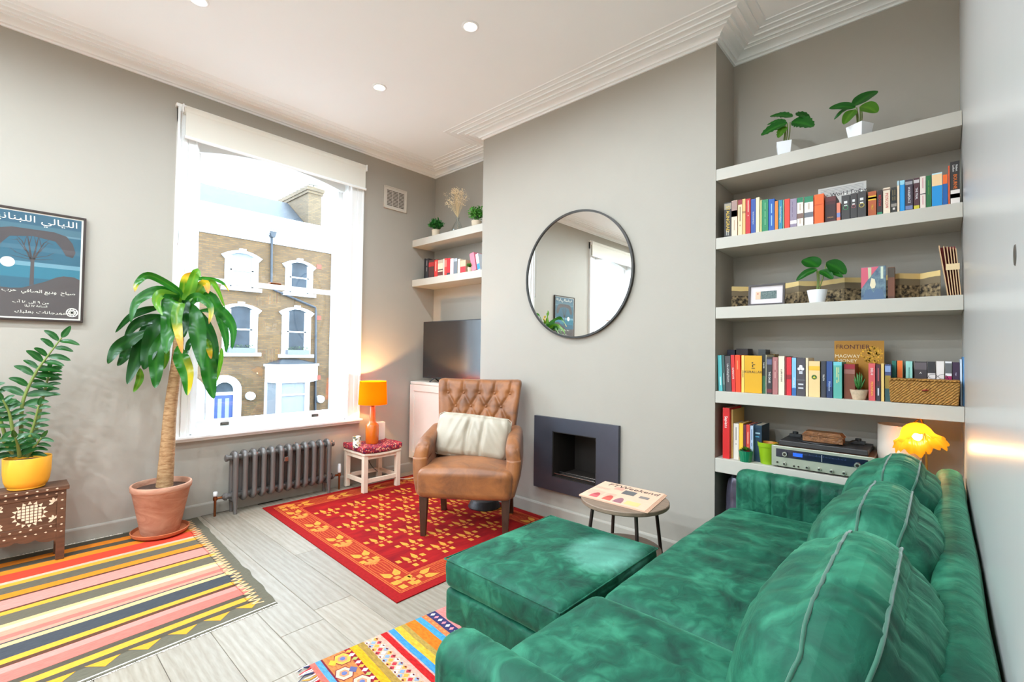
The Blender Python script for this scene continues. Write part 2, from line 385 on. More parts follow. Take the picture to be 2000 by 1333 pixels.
for i, x in enumerate((.715, 1.861)):
    for j, y in enumerate((3.055, 2.068)):
        downlight(x, y, NMS.get((i, j), 'downlight over the edge of the striped rug, just above the picture'))
for x, cw in ((-.43, 'first'), (-1.58, 'second'), (-2.72, 'third')):
    for y, rw in ((3.055, 'window'), (2.068, 'middle'), (1.08, 'sofa')): downlight(x, y, '%s added fill downlight left of the picture in the %s row of the ceiling' % (cw, rw), DOWNLIGHT*{'first': 1.4, 'second': 3.4, 'third': 3.8}[cw])  # unseen lamps added, stronger than the visible ones, to brighten walls and shelves

for x, lb in ((.715, 'added fill downlight above the patterned runner, outside the picture'), (1.861, 'added fill downlight above the ottoman, outside the picture')): downlight(x, 1.08, lb)  # extra unseen pair, added to light the right alcove
# air vent
v0, v1 = on(751, 359, 1, YW-.01), on(794, 417, 1, YW-.01); a, b, c, d = v0.x, v1.x, v1.z, v0.z-.01
V = thing('air_vent', 'small painted air vent grille high on the wall beside the window', 'vent', ((a+b)/2, YW, c))
VP = mat('vent_paint', (205, 194, 180), .5)
MB().box(a, b, YW-.008, YW-.001, c, d).build('back_plate', VP, V, bevel=.002)
MB().box(a, a+.012, YW-.014, YW-.008, c, d).box(b-.012, b, YW-.014, YW-.008, c, d).box(a, b, YW-.014, YW-.008, c, c+.012).box(a, b, YW-.014, YW-.008, d-.012, d).build('rim', VP, V, bevel=.002)
m = MB()
for i in range(3):
    for k in range(11):
        x0 = lerp(a+.03, b-.03, i/3)+.004; x1 = lerp(a+.03, b-.03, (i+1)/3)-.004; z = lerp(c+.035, d-.045, k/10)
        m.box(x0, x1, YW-.0105, YW-.0082, z, z+.007)
m.build('louvre', mat('vent_slot', (96, 84, 72), .8), V).__setitem__('kind', 'stuff')
# ---------------------------------------------------------------- the street across the road
YF = 21.0
def brick_mat(name, c1, c2, mortar, sc=1.0, rot=True):
    m = bpy.data.materials.new(name); m.use_nodes = True; nt = m.node_tree; p = nt.nodes['Principled BSDF']; p.inputs['Roughness'].default_value = .9
    tc = nt.nodes.new('ShaderNodeTexCoord'); mp = nt.nodes.new('ShaderNodeMapping'); mp.inputs['Rotation'].default_value = (radians(90), 0, 0)
    sx = nt.nodes.new('ShaderNodeSeparateXYZ'); cx = nt.nodes.new('ShaderNodeCombineXYZ'); ad = nt.nodes.new('ShaderNodeMath'); ad.operation = 'ADD'
    nt.links.new(tc.outputs['Object'], sx.inputs[0]); nt.links.new(sx.outputs[0], ad.inputs[0]); nt.links.new(sx.outputs[1], ad.inputs[1]); nt.links.new(ad.outputs[0], cx.inputs[0]); nt.links.new(sx.outputs[2], cx.inputs[1])
    b = nt.nodes.new('ShaderNodeTexBrick'); b.inputs['Scale'].default_value = 1; b.inputs['Brick Width'].default_value = .23*sc; b.inputs['Row Height'].default_value = .078*sc; b.inputs['Mortar Size'].default_value = .011*sc; b.inputs['Bias'].default_value = 0
    b.inputs['Color1'].default_value = L(c1); b.inputs['Color2'].default_value = L(c2); b.inputs['Mortar'].default_value = L(mortar); nt.links.new(cx.outputs[0], b.inputs['Vector'])
    n = nt.nodes.new('ShaderNodeTexNoise'); n.inputs['Scale'].default_value = .5; n.inputs['Detail'].default_value = 4; nt.links.new(tc.outputs['Object'], n.inputs['Vector'])
    hs = nt.nodes.new('ShaderNodeHueSaturation'); mr = nt.nodes.new('ShaderNodeMapRange'); mr.inputs[3].default_value = .72; mr.inputs[4].default_value = 1.3
    nt.links.new(n.outputs['Fac'], mr.inputs[0]); nt.links.new(mr.outputs[0], hs.inputs['Value']); nt.links.new(b.outputs['Color'], hs.inputs['Color']); nt.links.new(hs.outputs[0], p.inputs['Base Color'])
    return m
BRICK = brick_mat('yellow_stock_brick', (100, 73, 40), (78, 56, 32), (74, 62, 46))
STUCCO = mat('white_stucco', (196, 198, 202), .8)
SLATE = mat('grey_slate', (40, 46, 52), .6, nz=(3, .25))
LEAD = mat('lead_pipe', (38, 43, 50), .5)
DARKPANE = mat('dark_window_pane', (46, 52, 58), .35, spec=.12, nz=(.9, .5))
BLINDPANE = mat('window_pane_with_net_blind', (112, 116, 120), .5, spec=.2)
H = thing('terraced_house', 'yellow brick terraced house with white arched windows across the street', 'building', (7, YF, -2.9))
MB().box(4.3, 10.45, YF, YF+.4, -2.9, 5.70).build('brick_wall', BRICK, H)
MB().box(4.3, 10.45, YF-.05, YF+.4, 5.70, 6.85).box(4.3, 10.45, YF-.30, YF, 6.17, 6.24).box(4.3, 10.45, YF-.24, YF, 6.10, 6.17).box(4.3, 10.45, YF-.14, YF, 6.04, 6.10).box(4.3, 10.45, YF-.12, YF, 6.79, 6.87).build('parapet', STUCCO, H)
MB().prism([(YF+.5, 6.7), (YF+3.2, 8.55), (YF+6, 6.7)], 4.3, 9.7, 0).build('slate_roof', SLATE, H)
MB().box(10.45, 10.95, YF-.12, YF+.4, -2.9, 6.95).build('pilaster', STUCCO, H)
def house_window(x0, x1, z0, z1, pane, hood=.17, box_=False):
    fr = MB(); a = arch(x0, x1, z1-.13, .13); w_ = .09
    # surround with an arched hood and keystone
    ao = arch(x0-hood, x1+hood, z1-.06, .16)
    s = MB().prism(a+ao[::-1], YF-.10, YF+.01, 1)
    s.prism([(x0-hood-.14, z1-.14), (x0-hood, z1-.06), (x0, z1-.13), (x0, z1-.3), (x0-hood, z1-.3)], YF-.1, YF+.01, 1)
    s.prism([(x1+hood+.14, z1-.14), (x1+hood, z1-.3), (x1, z1-.3), (x1, z1-.13), (x1+hood, z1-.06)], YF-.1, YF+.01, 1)
    c = (x0+x1)/2; s.prism([(c-.09, z1-.01), (c+.09, z1-.01), (c+.12, z1+.17), (c-.12, z1+.17)], YF-.15, YF+.01, 1)
    for q0, q1 in ((x0-hood, x0), (x1, x1+hood)): s.box(q0, q1, YF-.07, YF+.01, z0, z1-.29)
    su = s.build('window_surround', STUCCO, H)
    MB().box(x0-hood-.12, x1+hood+.12, YF-.18, YF+.01, z0-.14, z0).build('window_ledge', STUCCO, su)
    zm = (z0+z1)/2
    fr.box(x0, x0+w_, YF-.05, YF, z0, z1-.13).box(x1-w_, x1, YF-.05, YF, z0, z1-.13).box(x0, x1, YF-.05, YF, z0, z0+.08).box(x0, x1, YF-.05, YF, zm-.03, zm+.03)
    fo = fr.build('window_frame', STUCCO, H)
    MB().prism([(x0, z0)]+[(x1, z0)]+a[::-1], YF-.03, YF-.015, 1).build('pane', pane, fo)
    if box_:
        MB().box(x0-.05, x1+.05, YF-.34, YF-.06, z0, z0+.2).build('window_box', mat('zinc_trough', (84, 88, 96), .5), H)
        g = MB(); random.seed(int(x0*10))
        for i in range(90):
            p = Vector((random.uniform(x0, x1), YF-.2+random.uniform(-.1, .1), z0+.2+random.uniform(-.02, .13))); s_ = .045
            q = [p+Vector((random.uniform(-s_, s_), random.uniform(-s_, s_), random.uniform(-s_, s_))) for _ in range(3)]; g.add(q, [(0, 1, 2)])
        tag(g.build('box_plants', mat('street_foliage', (46, 70, 28), .8), H), kind='stuff')
house_window(6.22, 7.11, 3.70, 5.10, BLINDPANE); house_window(8.55, 9.40, 3.70, 5.06, DARKPANE)
house_window(6.22, 7.11, 1.06, 2.95, DARKPANE, .2, True); house_window(8.49, 9.33, 1.0, 2.98, DARKPANE, .2, True)
# arched doorway
xc, zb, zs, r = 6.12, -2.5, -.45, .34
half = lambda R, z: [(xc+R*cos(pi-pi*i/16), z+R*sin(pi-pi*i/16)) for i in range(17)]
MB().prism([(xc-r-.28, zb)]+half(r+.28, zs)+[(xc+r+.28, zb), (xc+r, zb)]+half(r, zs)[::-1]+[(xc-r, zb)], YF-.14, YF+.01, 1).build('door_surround', STUCCO, H)
dd = MB().box(xc-r, xc+r, YF-.05, YF-.01, zb, -.62).build('front_door', mat('blue_door_paint', (30, 50, 100), .4), H)
MB().box(xc+.06, xc+.2, YF-.06, YF-.05, -2.2, -.75).build('door_glass', BLINDPANE, dd); MB().box(xc-.2, xc-.06, YF-.06, YF-.05, -2.2, -.75).build('door_glass', BLINDPANE, dd)
MB().box(xc-r, xc+r, YF-.07, YF-.01, -.62, -.5).build('transom', STUCCO, H)
MB().prism(half(r, zs)+[(xc+r, -.5), (xc-r, -.5)], YF-.04, YF-.01, 1).build('fanlight', DARKPANE, H)
xw = 4.85
MB().prism([(xw-.3, zb)]+[(xw+.62*cos(pi-pi*i/16), zs+.62*sin(pi-pi*i/16)) for i in range(17)]+[(xw+.62, zb)], YF-.12, YF+.01, 1).build('neighbour_doorway', STUCCO, H)
# bay window
B0, B1, YBAY = on(521, 740, 1, YF).x, on(603, 740, 1, YF-.8).x, YF-.8
f0, f1 = on(545, 740, 1, YBAY).x, on(600, 740, 1, YBAY).x; zt = on(570, 712, 1, YBAY).z; zh = on(570, 748, 1, YBAY).z
ring = [(B0, YF), (f0, YBAY), (f1, YBAY), (f1+.75, YF)]
def grow(d): return [(B0-d, YF), (f0-d*.5, YBAY-d), (f1+d*.5, YBAY-d), (f1+.75+d, YF)]
m = MB().prism(grow(.08), zh, zt, 2).prism(grow(.14), zt-.1, zt, 2)
for p in grow(0)[:3]: m.box(p[0]-.09, p[0]+.09, p[1]-.06, p[1]+.06, -2.9, zh)
m.prism(grow(0), -2.9, -1.9, 2); m.build('bay_frame', STUCCO, H)
MB().box(f0, f1, YBAY+.02, YBAY+.05, -1.9, zh).build('bay_pane', BLINDPANE, H)
MB().add([(B0, YF-.02, -1.9), (f0, YBAY+.04, -1.9), (f0, YBAY+.04, zh), (B0, YF-.02, zh), (B0+.03, YF, -1.9), (f0+.03, YBAY+.06, -1.9), (f0+.03, YBAY+.06, zh), (B0+.03, YF, zh)], [(0, 1, 2, 3), (7, 6, 5, 4), (0, 4, 5, 1), (3, 2, 6, 7)]).build('bay_pane', BLINDPANE, H)
MB().box(f0, f1, YBAY-.03, YBAY+.02, -.72, -.66).build('bay_meeting_rail', STUCCO, H)
g = grow(.12); ct = ((f0+f1)/2, YF, on(560, 703, 1, YF).z+.05)
MB().add([(p[0], p[1], zt) for p in g]+[(g[1][0]+.5, YF, ct[2]), (g[2][0]-.2, YF, ct[2])], [(0, 1, 4), (1, 2, 5, 4), (2, 3, 5), (0, 4, 5, 3), (0, 3, 2, 1)]).build('bay_roof', SLATE, H)
pp = lambda u, v: on(u, v, 1, YF-.1)
MB().tube([pp(531, 462), pp(530, 562), pp(536, 567), pp(616, 601), pp(617, 608), pp(616, 805)], .05, 8).build('downpipe', LEAD, H)
m = MB(); q = pp(531, 456); m.prism([(q.x-.16, q.z+.15), (q.x+.16, q.z+.15), (q.x+.07, q.z-.18), (q.x-.07, q.z-.18)], YF-.28, YF-.02, 1); m.build('rainwater_hopper', LEAD, H)
for u, v in ((489, 774), (625, 780)):
    q = pp(u, v); MB().lathe([(0, q.y-.12), (.16, q.y-.12), (.17, q.y-.04), (.17, q.y+.1)], (q.x, 0, q.z), 20, axis=1).build('wall_lamp', STUCCO, H)
for u, v in ((625, 521), (624, 621), (623, 738)):
    q = pp(u, v); MB().box(q.x-.11, q.x+.11, YF-.02, YF+.01, q.z-.1, q.z+.1).build('air_brick', mat('red_air_brick', (128, 62, 48), .9), H)
# chimney stack with pots
xs = on(602, 400, 1, 22).x; xe = on(628, 400, 1, 22).x; zt = on(602, 362, 1, 22).z; ye = 26.0
S = thing('chimney_stack', 'brick chimney stack with a row of pots above the white parapet', 'chimney', ((xs+xe)/2, 24, 6.6))
MB().box(xs, xe, 22, ye, 6.0, zt-.25).box(xs-.06, xe+.06, 21.94, ye+.06, zt-.35, zt-.22).box(xs-.1, xe+.1, 21.9, ye+.1, zt-.22, zt-.05).build('stack', brick_mat('chimney_brick', (104, 84, 58), (84, 68, 48), (74, 66, 54)), S)
for i in range(9):
    y = lerp(22.25, ye-.2, i/8)
    for x in ((xs+.22, xe-.22) if i == 0 else (xs+.22,)):
        MB().lathe([(.12, zt-.05), (.1, zt+.12), (.13, zt+.14), (.13, zt+.2)], (x, y, 0), 10).build('chimney_pot', mat('grey_clay', (120, 114, 104), .9), S)
# houses further along, seen only through the second window
N = thing('neighbour_house', 'paler brick house further left along the street, seen in the mirror', 'building', (-3, YF, -2.9))
MB().box(-14, 4.3, YF, YF+.4, -2.9, 5.7).build('brick_wall', BRICK, N)
MB().box(-14, 4.3, YF-.05, YF+.4, 5.7, 6.85).box(-14, 4.3, YF-.3, YF, 6.1, 6.24).build('parapet', STUCCO, N)
o = MB().box(10.96, 24, YF, YF+.4, -2.9, 7).build('rendered_house', STUCCO); tag(o, 'white rendered house wall at the right edge of the street view', 'building')
for x in (-12, -9.6, -6.8, -4.4, -1.6, .8):
    for z0, z1 in ((3.7, 5.05), (1.0, 2.95), (-1.9, .1)):
        f = MB().box(x-.2, x+1.1, YF-.1, YF+.01, z0-.14, z1+.2).build('window_frame', STUCCO, N); MB().box(x, x+.9, YF-.12, YF-.1, z0, z1).build('pane', DARKPANE, f)
o = MB().box(-30, 40, 4.4, 40, -3.3, -3.0).box(-30, 40, 17.2, 21.0, -3.0, -2.9).box(-30, 40, 4.4, 8.0, -3.0, -2.9).build('street', mat('asphalt', (112, 112, 112), .9, nz=(2, .15)), origin=(0, 12, -3)); o['kind'] = 'structure'
# parked car below the window
cx0 = 3.55; CAR = thing('parked_car', 'pale turquoise parked car at the kerb behind the bottom of the window', 'car', (cx0+2.0, 15.6, -3.0))
cp = mat('turquoise_car_paint', (128, 178, 176), .25, coat=1)
def carx(f): return cx0+f*4.1
side = [(0, .35), (0, .8), (.04, .95), (.22, 1.02), (.34, 1.46), (.42, 1.52), (.72, 1.5), (.86, 1.12), (.98, 1.0), (1, .75), (1, .35)]
MB().prism([(carx(a), z-3.0) for a, z in side], 14.75, 16.45, 1).build('car_body', cp, CAR, bevel=.06)
dg = mat('car_glass', (30, 36, 40), .05)
for y0, y1 in ((14.735, 14.75), (16.45, 16.465)): MB().prism([(carx(a), z-3.0) for a, z in ((.27, 1.06), (.36, 1.42), (.7, 1.42), (.82, 1.08))], y0, y1, 1).build('side_window', dg, CAR)
for a in (.18, .81):
    for y in (14.72, 16.28): MB().lathe([(0, y), (.2, y), (.31, y+.02), (.31, y+.18), (0, y+.2)], (carx(a), 0, -2.69), 20, axis=1).build('wheel', BLACK, CAR, smooth=.6)
# ---------------------------------------------------------------- sofa, ottoman
def velvet(name='green_velvet', patch=None, gain=1.0):
    m = bpy.data.materials.new(name); m.use_nodes = True; nt = m.node_tree; p = nt.nodes['Principled BSDF']
    tc = nt.nodes.new('ShaderNodeTexCoord'); n1 = nt.nodes.new('ShaderNodeTexNoise'); n2 = nt.nodes.new('ShaderNodeTexNoise'); mx = nt.nodes.new('ShaderNodeMix')
    n1.inputs['Scale'].default_value = 3.6; n1.inputs['Detail'].default_value = 4; n1.inputs['Distortion'].default_value = 1.6
    n2.inputs['Scale'].default_value = 16; n2.inputs['Detail'].default_value = 5; n2.inputs['Distortion'].default_value = 1.2
    for n in (n1, n2): nt.links.new(tc.outputs['Object'], n.inputs['Vector'])
    mx.inputs[0].default_value = .35; nt.links.new(n1.outputs['Fac'], mx.inputs[2]); nt.links.new(n2.outputs['Fac'], mx.inputs[3])
    r = nt.nodes.new('ShaderNodeValToRGB'); e = r.color_ramp.elements; e[0].position = .36; e[0].color = L((5, 50, 38)); e[1].position = .68; e[1].color = L((50, 124, 94))
    k = r.color_ramp.elements.new(.5); k.color = L((14, 80, 59))
    nt.links.new(mx.outputs[0], r.inputs[0]); out = r.outputs[0]
    if patch:                                                   # nap rubbed pale, in a ragged oval
        mp = nt.nodes.new('ShaderNodeMapping'); mp.inputs['Location'].default_value = patch[0]; mp.inputs['Scale'].default_value = patch[1]; mp.vector_type = 'POINT'
        nv = nt.nodes.new('ShaderNodeVectorMath'); nv.operation = 'MULTIPLY_ADD'; nv.inputs[1].default_value = (.10, .10, .0); nt.links.new(n2.outputs['Color'], nv.inputs[0]); nt.links.new(tc.outputs['Object'], nv.inputs[2]); nt.links.new(nv.outputs[0], mp.inputs[0])
        g = nt.nodes.new('ShaderNodeTexGradient'); g.gradient_type = 'SPHERICAL'; nt.links.new(mp.outputs[0], g.inputs[0])
        cr = nt.nodes.new('ShaderNodeValToRGB'); cr.color_ramp.elements[0].position = .02; cr.color_ramp.elements[1].position = .35; nt.links.new(g.outputs[0], cr.inputs[0])
        mu = nt.nodes.new('ShaderNodeMath'); mu.operation = 'MULTIPLY'; nt.links.new(cr.outputs[0], mu.inputs[0]); nt.links.new(n1.outputs['Fac'], mu.inputs[1])
        mm = nt.nodes.new('ShaderNodeMix'); mm.data_type = 'RGBA'; nt.links.new(mu.outputs[0], mm.inputs[0]); nt.links.new(out, mm.inputs[6]); mm.inputs[7].default_value = L((112, 176, 156)); out = mm.outputs[2]
    nt.links.new(out, p.inputs['Base Color'])
    p.inputs['Roughness'].default_value = .62; p.inputs['Specular IOR Level'].default_value = .25
    p.inputs['Sheen Weight'].default_value = .35; p.inputs['Sheen Roughness'].default_value = .35; p.inputs['Sheen Tint'].default_value = L((120, 215, 170))
    b = nt.nodes.new('ShaderNodeBump'); b.inputs['Strength'].default_value = .35; b.inputs['Distance'].default_value = .012; nt.links.new(n2.outputs['Fac'], b.inputs['Height']); nt.links.new(b.outputs[0], p.inputs['Normal'])
    return m
VELVET = velvet(); VELVET_SEAM = mat('velvet_seam', (24, 84, 62), .7, sheen=.4); VELVET_OT = velvet('rubbed_green_velvet', ((-.72, .62, 0), (4.0, 5.2, 1))); WOODLEG = mat('dark_walnut_leg', (62, 40, 28), .4, nz=(8, .3), stretch=(4, 4, 1))
SF = thing('velvet_sofa', 'long emerald green velvet sofa along the near wall with channelled arms', 'sofa', (1.77, .38, 0))
AX0, AX1, YSB, YSF = .66, 2.868, YB+.006, .845
MB().rbox(((AX0+AX1)/2, (YSB+YSF-.05)/2, .215), (AX1-AX0-.2, YSF-YSB-.07, .19), .03, 4).build('seat_base', VELVET, SF, smooth=4)
MB().rbox(((AX0+AX1)/2, YSB+.045, .44), (AX1-AX0, .09, .645), .042, 20, lambda u, v, w, o: o+Vector((0, .004*fb((o.x*3, o.z*5, 1)), .004*fb((o.x*2.2, 3, 7))))).build('back_frame', VELVET, SF, smooth=4)
def scallop(y): return abs(sin(pi*(y-.075)/.0735))
for sgn, x0 in ((-1, AX0), (1, AX1-.125)):
    a = MB(); H = (.0625, (YSF-YSB)/2, .265)
    # dense along y only: loft of rounded profiles
    ny = 120; prof = []
    r = .055
    for t in range(9): prof.append((-H[0]+r-r*cos(t*pi/16), H[2]-r+r*sin(t*pi/16)))
    for t in range(9): prof.append((H[0]-r+r*sin(t*pi/16), H[2]-r+r*cos(t*pi/16)))
    prof = [(-H[0], -H[2]), (-H[0], -.1), (-H[0], .08)]+prof+[(H[0], .08), (H[0], -.1), (H[0], -H[2])]
    cxm, cym, czm = x0+.0625, (YSB+YSF)/2, .355; rows = []
    for j in range(ny+1):
        y = -H[1]+2*H[1]*j/ny; e = min(1, (H[1]-abs(y))/.05); s_ = (1-(1-e)**2)**.5 if e < 1 else 1
        k = -.009*(1-min(1, scallop(y+cym)*2.2)**.5)*min(1, e*1.5)
        row = []
        for (px_, pz) in prof:
            ins = .05*(1-s_); nx = -1 if px_ < -H[0]+.01 else (1 if px_ > H[0]-.01 else px_/H[0]); up = max(0, (pz-(H[2]-r))/r)
            row.append((cxm+px_*(1-ins/H[0]*.9)+nx*k, cym+y, czm+pz-ins*up*.9+up*k*.3))
        rows.append(row)
    n = len(prof); vs = [p for q in rows for p in q]
    fs = [(j*n+i, j*n+i+1, (j+1)*n+i+1, (j+1)*n+i) for j in range(ny) for i in range(n-1)]+[tuple(range(n))[::-1], tuple(range(ny*n, ny*n+n))]
    a.add(vs, fs); a.build('arm', VELVET, SF, smooth=1.0)
def wrinkle(seed, amp, sx, sy, sz): return lambda o: amp*fb((o.x*sx+seed, o.y*sy, o.z*sz), 1, 4)
def seat_fn(seed, crown, sag):
    w_ = wrinkle(seed, .010, 9, 2.2, 3)
    def f(u, v, w, o):
        if w > -.2:
            t = max(0, 1-u*u)*max(0, 1-v*v); yy = o.y; rid = (1-2*abs(noise.noise((o.x*2.2+seed, o.y*13+1.5*noise.noise((o.x*3, 1, seed)), 0))))*.007*max(0, min(1, .55-v*.9))*t if crown < .02 else 0
            o = o+Vector((0, 0, rid)); o = o+Vector((0, 0, crown*t**.7+sag*max(0, 1-u*u*1.3)*max(0, .2-v*.8)+w_(o)*(.4+t)))
        return o+Vector((0, .012*(1-u*u) if v > .8 else 0, 0))
    return f
MB().rbox((1.092, .545, .365), (.612, .67, .16), .05, 34, seat_fn(3, .022, 0)).build('seat_cushion', VELVET, SF, smooth=4)
MB().rbox((2.07, .54, .352), (1.335, .66, .155), .05, 60, seat_fn(11, .018, -.012)).build('seat_cushion', VELVET, SF, smooth=4)
def pillow_fn(seed, hx):
    def f(u, v, w, o):
        t = max(0, 1-u*u)*max(0, 1-w*w)
        k = 1+.42*t**.8 if abs(v) > .2 else 1
        o = Vector((o.x, o.y*(.62+.5*t**.55)*1.0 if True else o.y, o.z))
        if w > 0: o.z += .035*(1-u*u)*(1-.4*abs(v))*w
        if abs(u) > .5: o.x *= 1-.05*(w*w)
        q = o.x*15+seed+1.2*noise.noise((o.x*3, o.y*3, o.z*3+seed)); fold = .0055*(1-2*abs(noise.noise((q, o.y*1.5, o.z*1.5))))+.0035*(1-2*abs(noise.noise((q*2.3, o.y*2, o.z*2))))
        d = Vector((0, o.y, max(0, o.z))); 
        if d.length > 0: d.normalize()
        return o+d*fold
    return f
for i, (xa, xb, dz, tilt) in enumerate(((.80, 1.45, .0, 10), (1.43, 2.10, -.005, 9), (2.08, 2.735, -.01, 10))):
    c = ((xa+xb)/2, .150, .628+dz); rot = Matrix.Rotation(radians(tilt), 3, 'X') @ Matrix.Rotation(radians((-2, 1.5, 1)[i]), 3, 'Y'); size = (xb-xa, .285, .40); fn = pillow_fn(i*17+5, size[0]/2)
    cu = MB().rbox(c, size, .11, 38, fn, rot=rot).build('back_cushion', VELVET, SF, smooth=4)
    for yy in (-.55, .55):                                       # the two piped seams of the boxing
        H = (size[0]/2, size[1]/2, size[2]/2); r = .11; path = []
        for q in range(61):
            s_ = q/60*(2*H[2]*1.0+2*H[0]+2*H[2]*1.0); 
            if s_ < 2*H[2]: p = (-H[0], -H[2]+s_)
            elif s_ < 2*H[2]+2*H[0]: p = (-H[0]+s_-2*H[2], H[2])
            else: p = (H[0], H[2]-(s_-2*H[2]-2*H[0]))
            P3 = Vector((p[0], yy*H[1], p[1])); inn = Vector([max(-(H[k]-r), min(H[k]-r, P3[k])) for k in range(3)]); d = P3-inn
            o = inn+d.normalized()*r; o = fn(p[0]/H[0], yy, p[1]/H[2], o); path.append(rot @ o+Vector(c)+Vector((0, 0, -.0005)))
        MB().tube(path, .0034, 8).build('piped_seam', VELVET_SEAM, cu, smooth=4)
for x in (.75, 2.78):
    for y in (.0, .76): MB().lathe([(.016, 0), (.024, .12)], (x, y, 0), 12).build('leg', WOODLEG, SF, smooth=.8)
OT = thing('velvet_ottoman', 'square emerald green velvet ottoman with a rubbed pale patch on top', 'ottoman', (1.645, 1.235, 0))
def ott_fn(u, v, w, o):
    if w > .3: o = o+Vector((0, 0, .014*max(0, 1-u*u)*max(0, 1-v*v)+.003*fb((o.x*6, o.y*6, 2))))
    return o+Vector((.004*fb((o.x*4, o.y*7, o.z*9)), .004*fb((o.x*7, o.y*4, o.z*9+5)), 0))
MB().rbox((1.645, 1.235, .332), (.735, .61, .125), .035, 26, ott_fn).build('top_cushion', VELVET_OT, OT, smooth=4)
H = (.3675, .305); P = []
for a, b, n in (((-1, -1), (1, -1), 20), ((1, -1), (1, 1), 20), ((1, 1), (-1, 1), 20), ((-1, 1), (-1, -1), 20)):
    for k in range(n): P.append((1.645+lerp(a[0], b[0], k/n)*(H[0]-.006), 1.235+lerp(a[1], b[1], k/n)*(H[1]-.006), .384))
P.append(P[0]); MB().tube(P, .0032, 6, cap=False).build('piped_seam', VELVET, OT, smooth=4)
MB().rbox((1.645, 1.235, .2), (.72, .595, .135), .02, 16, lambda u, v, w, o: o+Vector((.003*fb((o.x*6, o.y*6, o.z*8)),)*3)).build('upholstered_base', VELVET, OT, smooth=4)
for x in (1.35, 1.94):
    for y in (1.0, 1.47): MB().lathe([(.014, .0065), (.02, .135)], (x, y, 0), 12).build('leg', WOODLEG, OT, smooth=.8)

# ---------------------------------------------------------------- leather armchair and its cushion
LEATHER = mat('tan_leather', (158, 96, 48), .45, two=(112, 66, 34), nz=(7, .3, .8), bump=(45, .12), sheen=.1)
AC = thing('leather_armchair', 'tan leather armchair with a buttoned flared back and dark tapered legs', 'armchair', (2.346, 2.515, .007), radians(-53.13))
def loc(mb, name, m, parent, **k): return mb.build(name, m, parent, local=True, **k)
def chair_seat(u, v, w, o):
    if w > .2: o = o+Vector((0, 0, .05*max(0, 1-u*u)*max(0, 1-(v+.1)**2)))
    if v < -.7: o = o+Vector((0, -.018*(1-u*u), 0))
    return o
loc(MB().rbox((0, -.045, .355), (.64, .53, .19), .04, 20, chair_seat), 'seat', LEATHER, AC, smooth=4)
BTN = [(-.24+.12*i, .915) for i in range(5)]+[(-.18+.12*i, .815) for i in range(4)]+[(-.24+.12*i, .715) for i in range(5)]+[(-.18+.12*i, .615) for i in range(4)]
SEG = []
for bx, bz in BTN:
    for cx_, cz in BTN:
        if abs(abs(bx-cx_)-.06) < .01 and .08 < bz-cz < .12: SEG.append(((bx, bz), (cx_, cz)))
for i in range(5): SEG.append(((-.24+.12*i, .915), (-.245+.1225*i, 1.03)))
def tuft(x, z):
    d = 0
    for bx, bz in BTN: d += .026*math.exp(-((x-bx)**2+(z-bz)**2)/.0007)
    for (ax, az), (bx, bz) in SEG:
        vx, vz = bx-ax, bz-az; t = max(0, min(1, ((x-ax)*vx+(z-az)*vz)/(vx*vx+vz*vz))); q = (x-ax-vx*t)**2+(z-az-vz*t)**2
        d = max(d, .017*math.exp(-q/.00014))
    return d
def back_fn(u, v, w, o):
    z = o.z+.675; k = (z-.33)/.7; flare = lerp(.86, 1.06, max(0, min(1, k))**1.2)
    x = o.x*flare; y = o.y
    if v < -.6: y += tuft(o.x, z)-.012*max(0, 1-u*u)
    lean = .13*max(0, k)+.05*max(0, k)**3
    wrap = -.035*u*u                                              # the back curves round the sitter
    return Vector((x, y+lean+wrap, o.z-.008*(1-u*u)*(1 if w > .9 else 0)))
loc(MB().rbox((0, .185, .675), (.63, .115, .70), .035, 64, back_fn), 'backrest', LEATHER, AC, smooth=4)
for bx, bz in BTN[:9]:
    k = (bz-.33)/.7; u = bx/.315; y = .185-.0575+tuft(bx, bz)-.012*(1-u*u)+.13*k+.05*k**3-.035*u*u
    loc(MB().lathe([(.012, 0), (.010, -.005), (.004, -.008), (0, -.0085)], (bx*lerp(.86, 1.06, k**1.2), y-.001, bz), 12, axis=1), 'button', LEATHER, AC, smooth=4)
for s in (-1, 1):
    def arm(u, v, w, o, s=s):
        z = o.z+.46; k = max(0, min(1, (z-.3)/.36))
        o = Vector((o.x, o.y, o.z))
        if w > .3: o.z += .035*v-.05*max(0, -v-.55)**1.0
        o.y += .07*k*(1 if v < 0 else .3)*max(0, -v)                       # front edge leans back as it rises
        o.x += s*(.02*sin(pi*k)+.012*k)*(1-.3*v)
        o.x *= 1
        return o
    loc(MB().rbox((s*.29, -.04, .46), (.10, .50, .40), .045, 22, arm), 'arm', LEATHER, AC, smooth=4)
for x in (-1, 1):
    m = MB()
    a = [(x*.277-.028, -.285), (x*.277+.028, -.285), (x*.277+.028, -.235), (x*.277-.028, -.235)]; c = (x*.277, -.262)
    m.add([(p[0], p[1], .275) for p in a]+[(lerp(c[0], p[0], .6), lerp(c[1], p[1], .6), 0) for p in a], [(0, 1, 2, 3), (7, 6, 5, 4), (0, 4, 5, 1), (1, 5, 6, 2), (2, 6, 7, 3), (3, 7, 4, 0)])
    loc(m, 'leg', WOODLEG, AC, bevel=.002)
    m = MB(); a = [(x*.262-.02, .17), (x*.262+.02, .17), (x*.262+.02, .21), (x*.262-.02, .21)]
    m.add([(p[0], p[1], .275) for p in a]+[(p[0], p[1]+.075, 0) for p in a], [(0, 1, 2, 3), (7, 6, 5, 4), (0, 4, 5, 1), (1, 5, 6, 2), (2, 6, 7, 3), (3, 7, 4, 0)])
    loc(m, 'leg', WOODLEG, AC, bevel=.002)
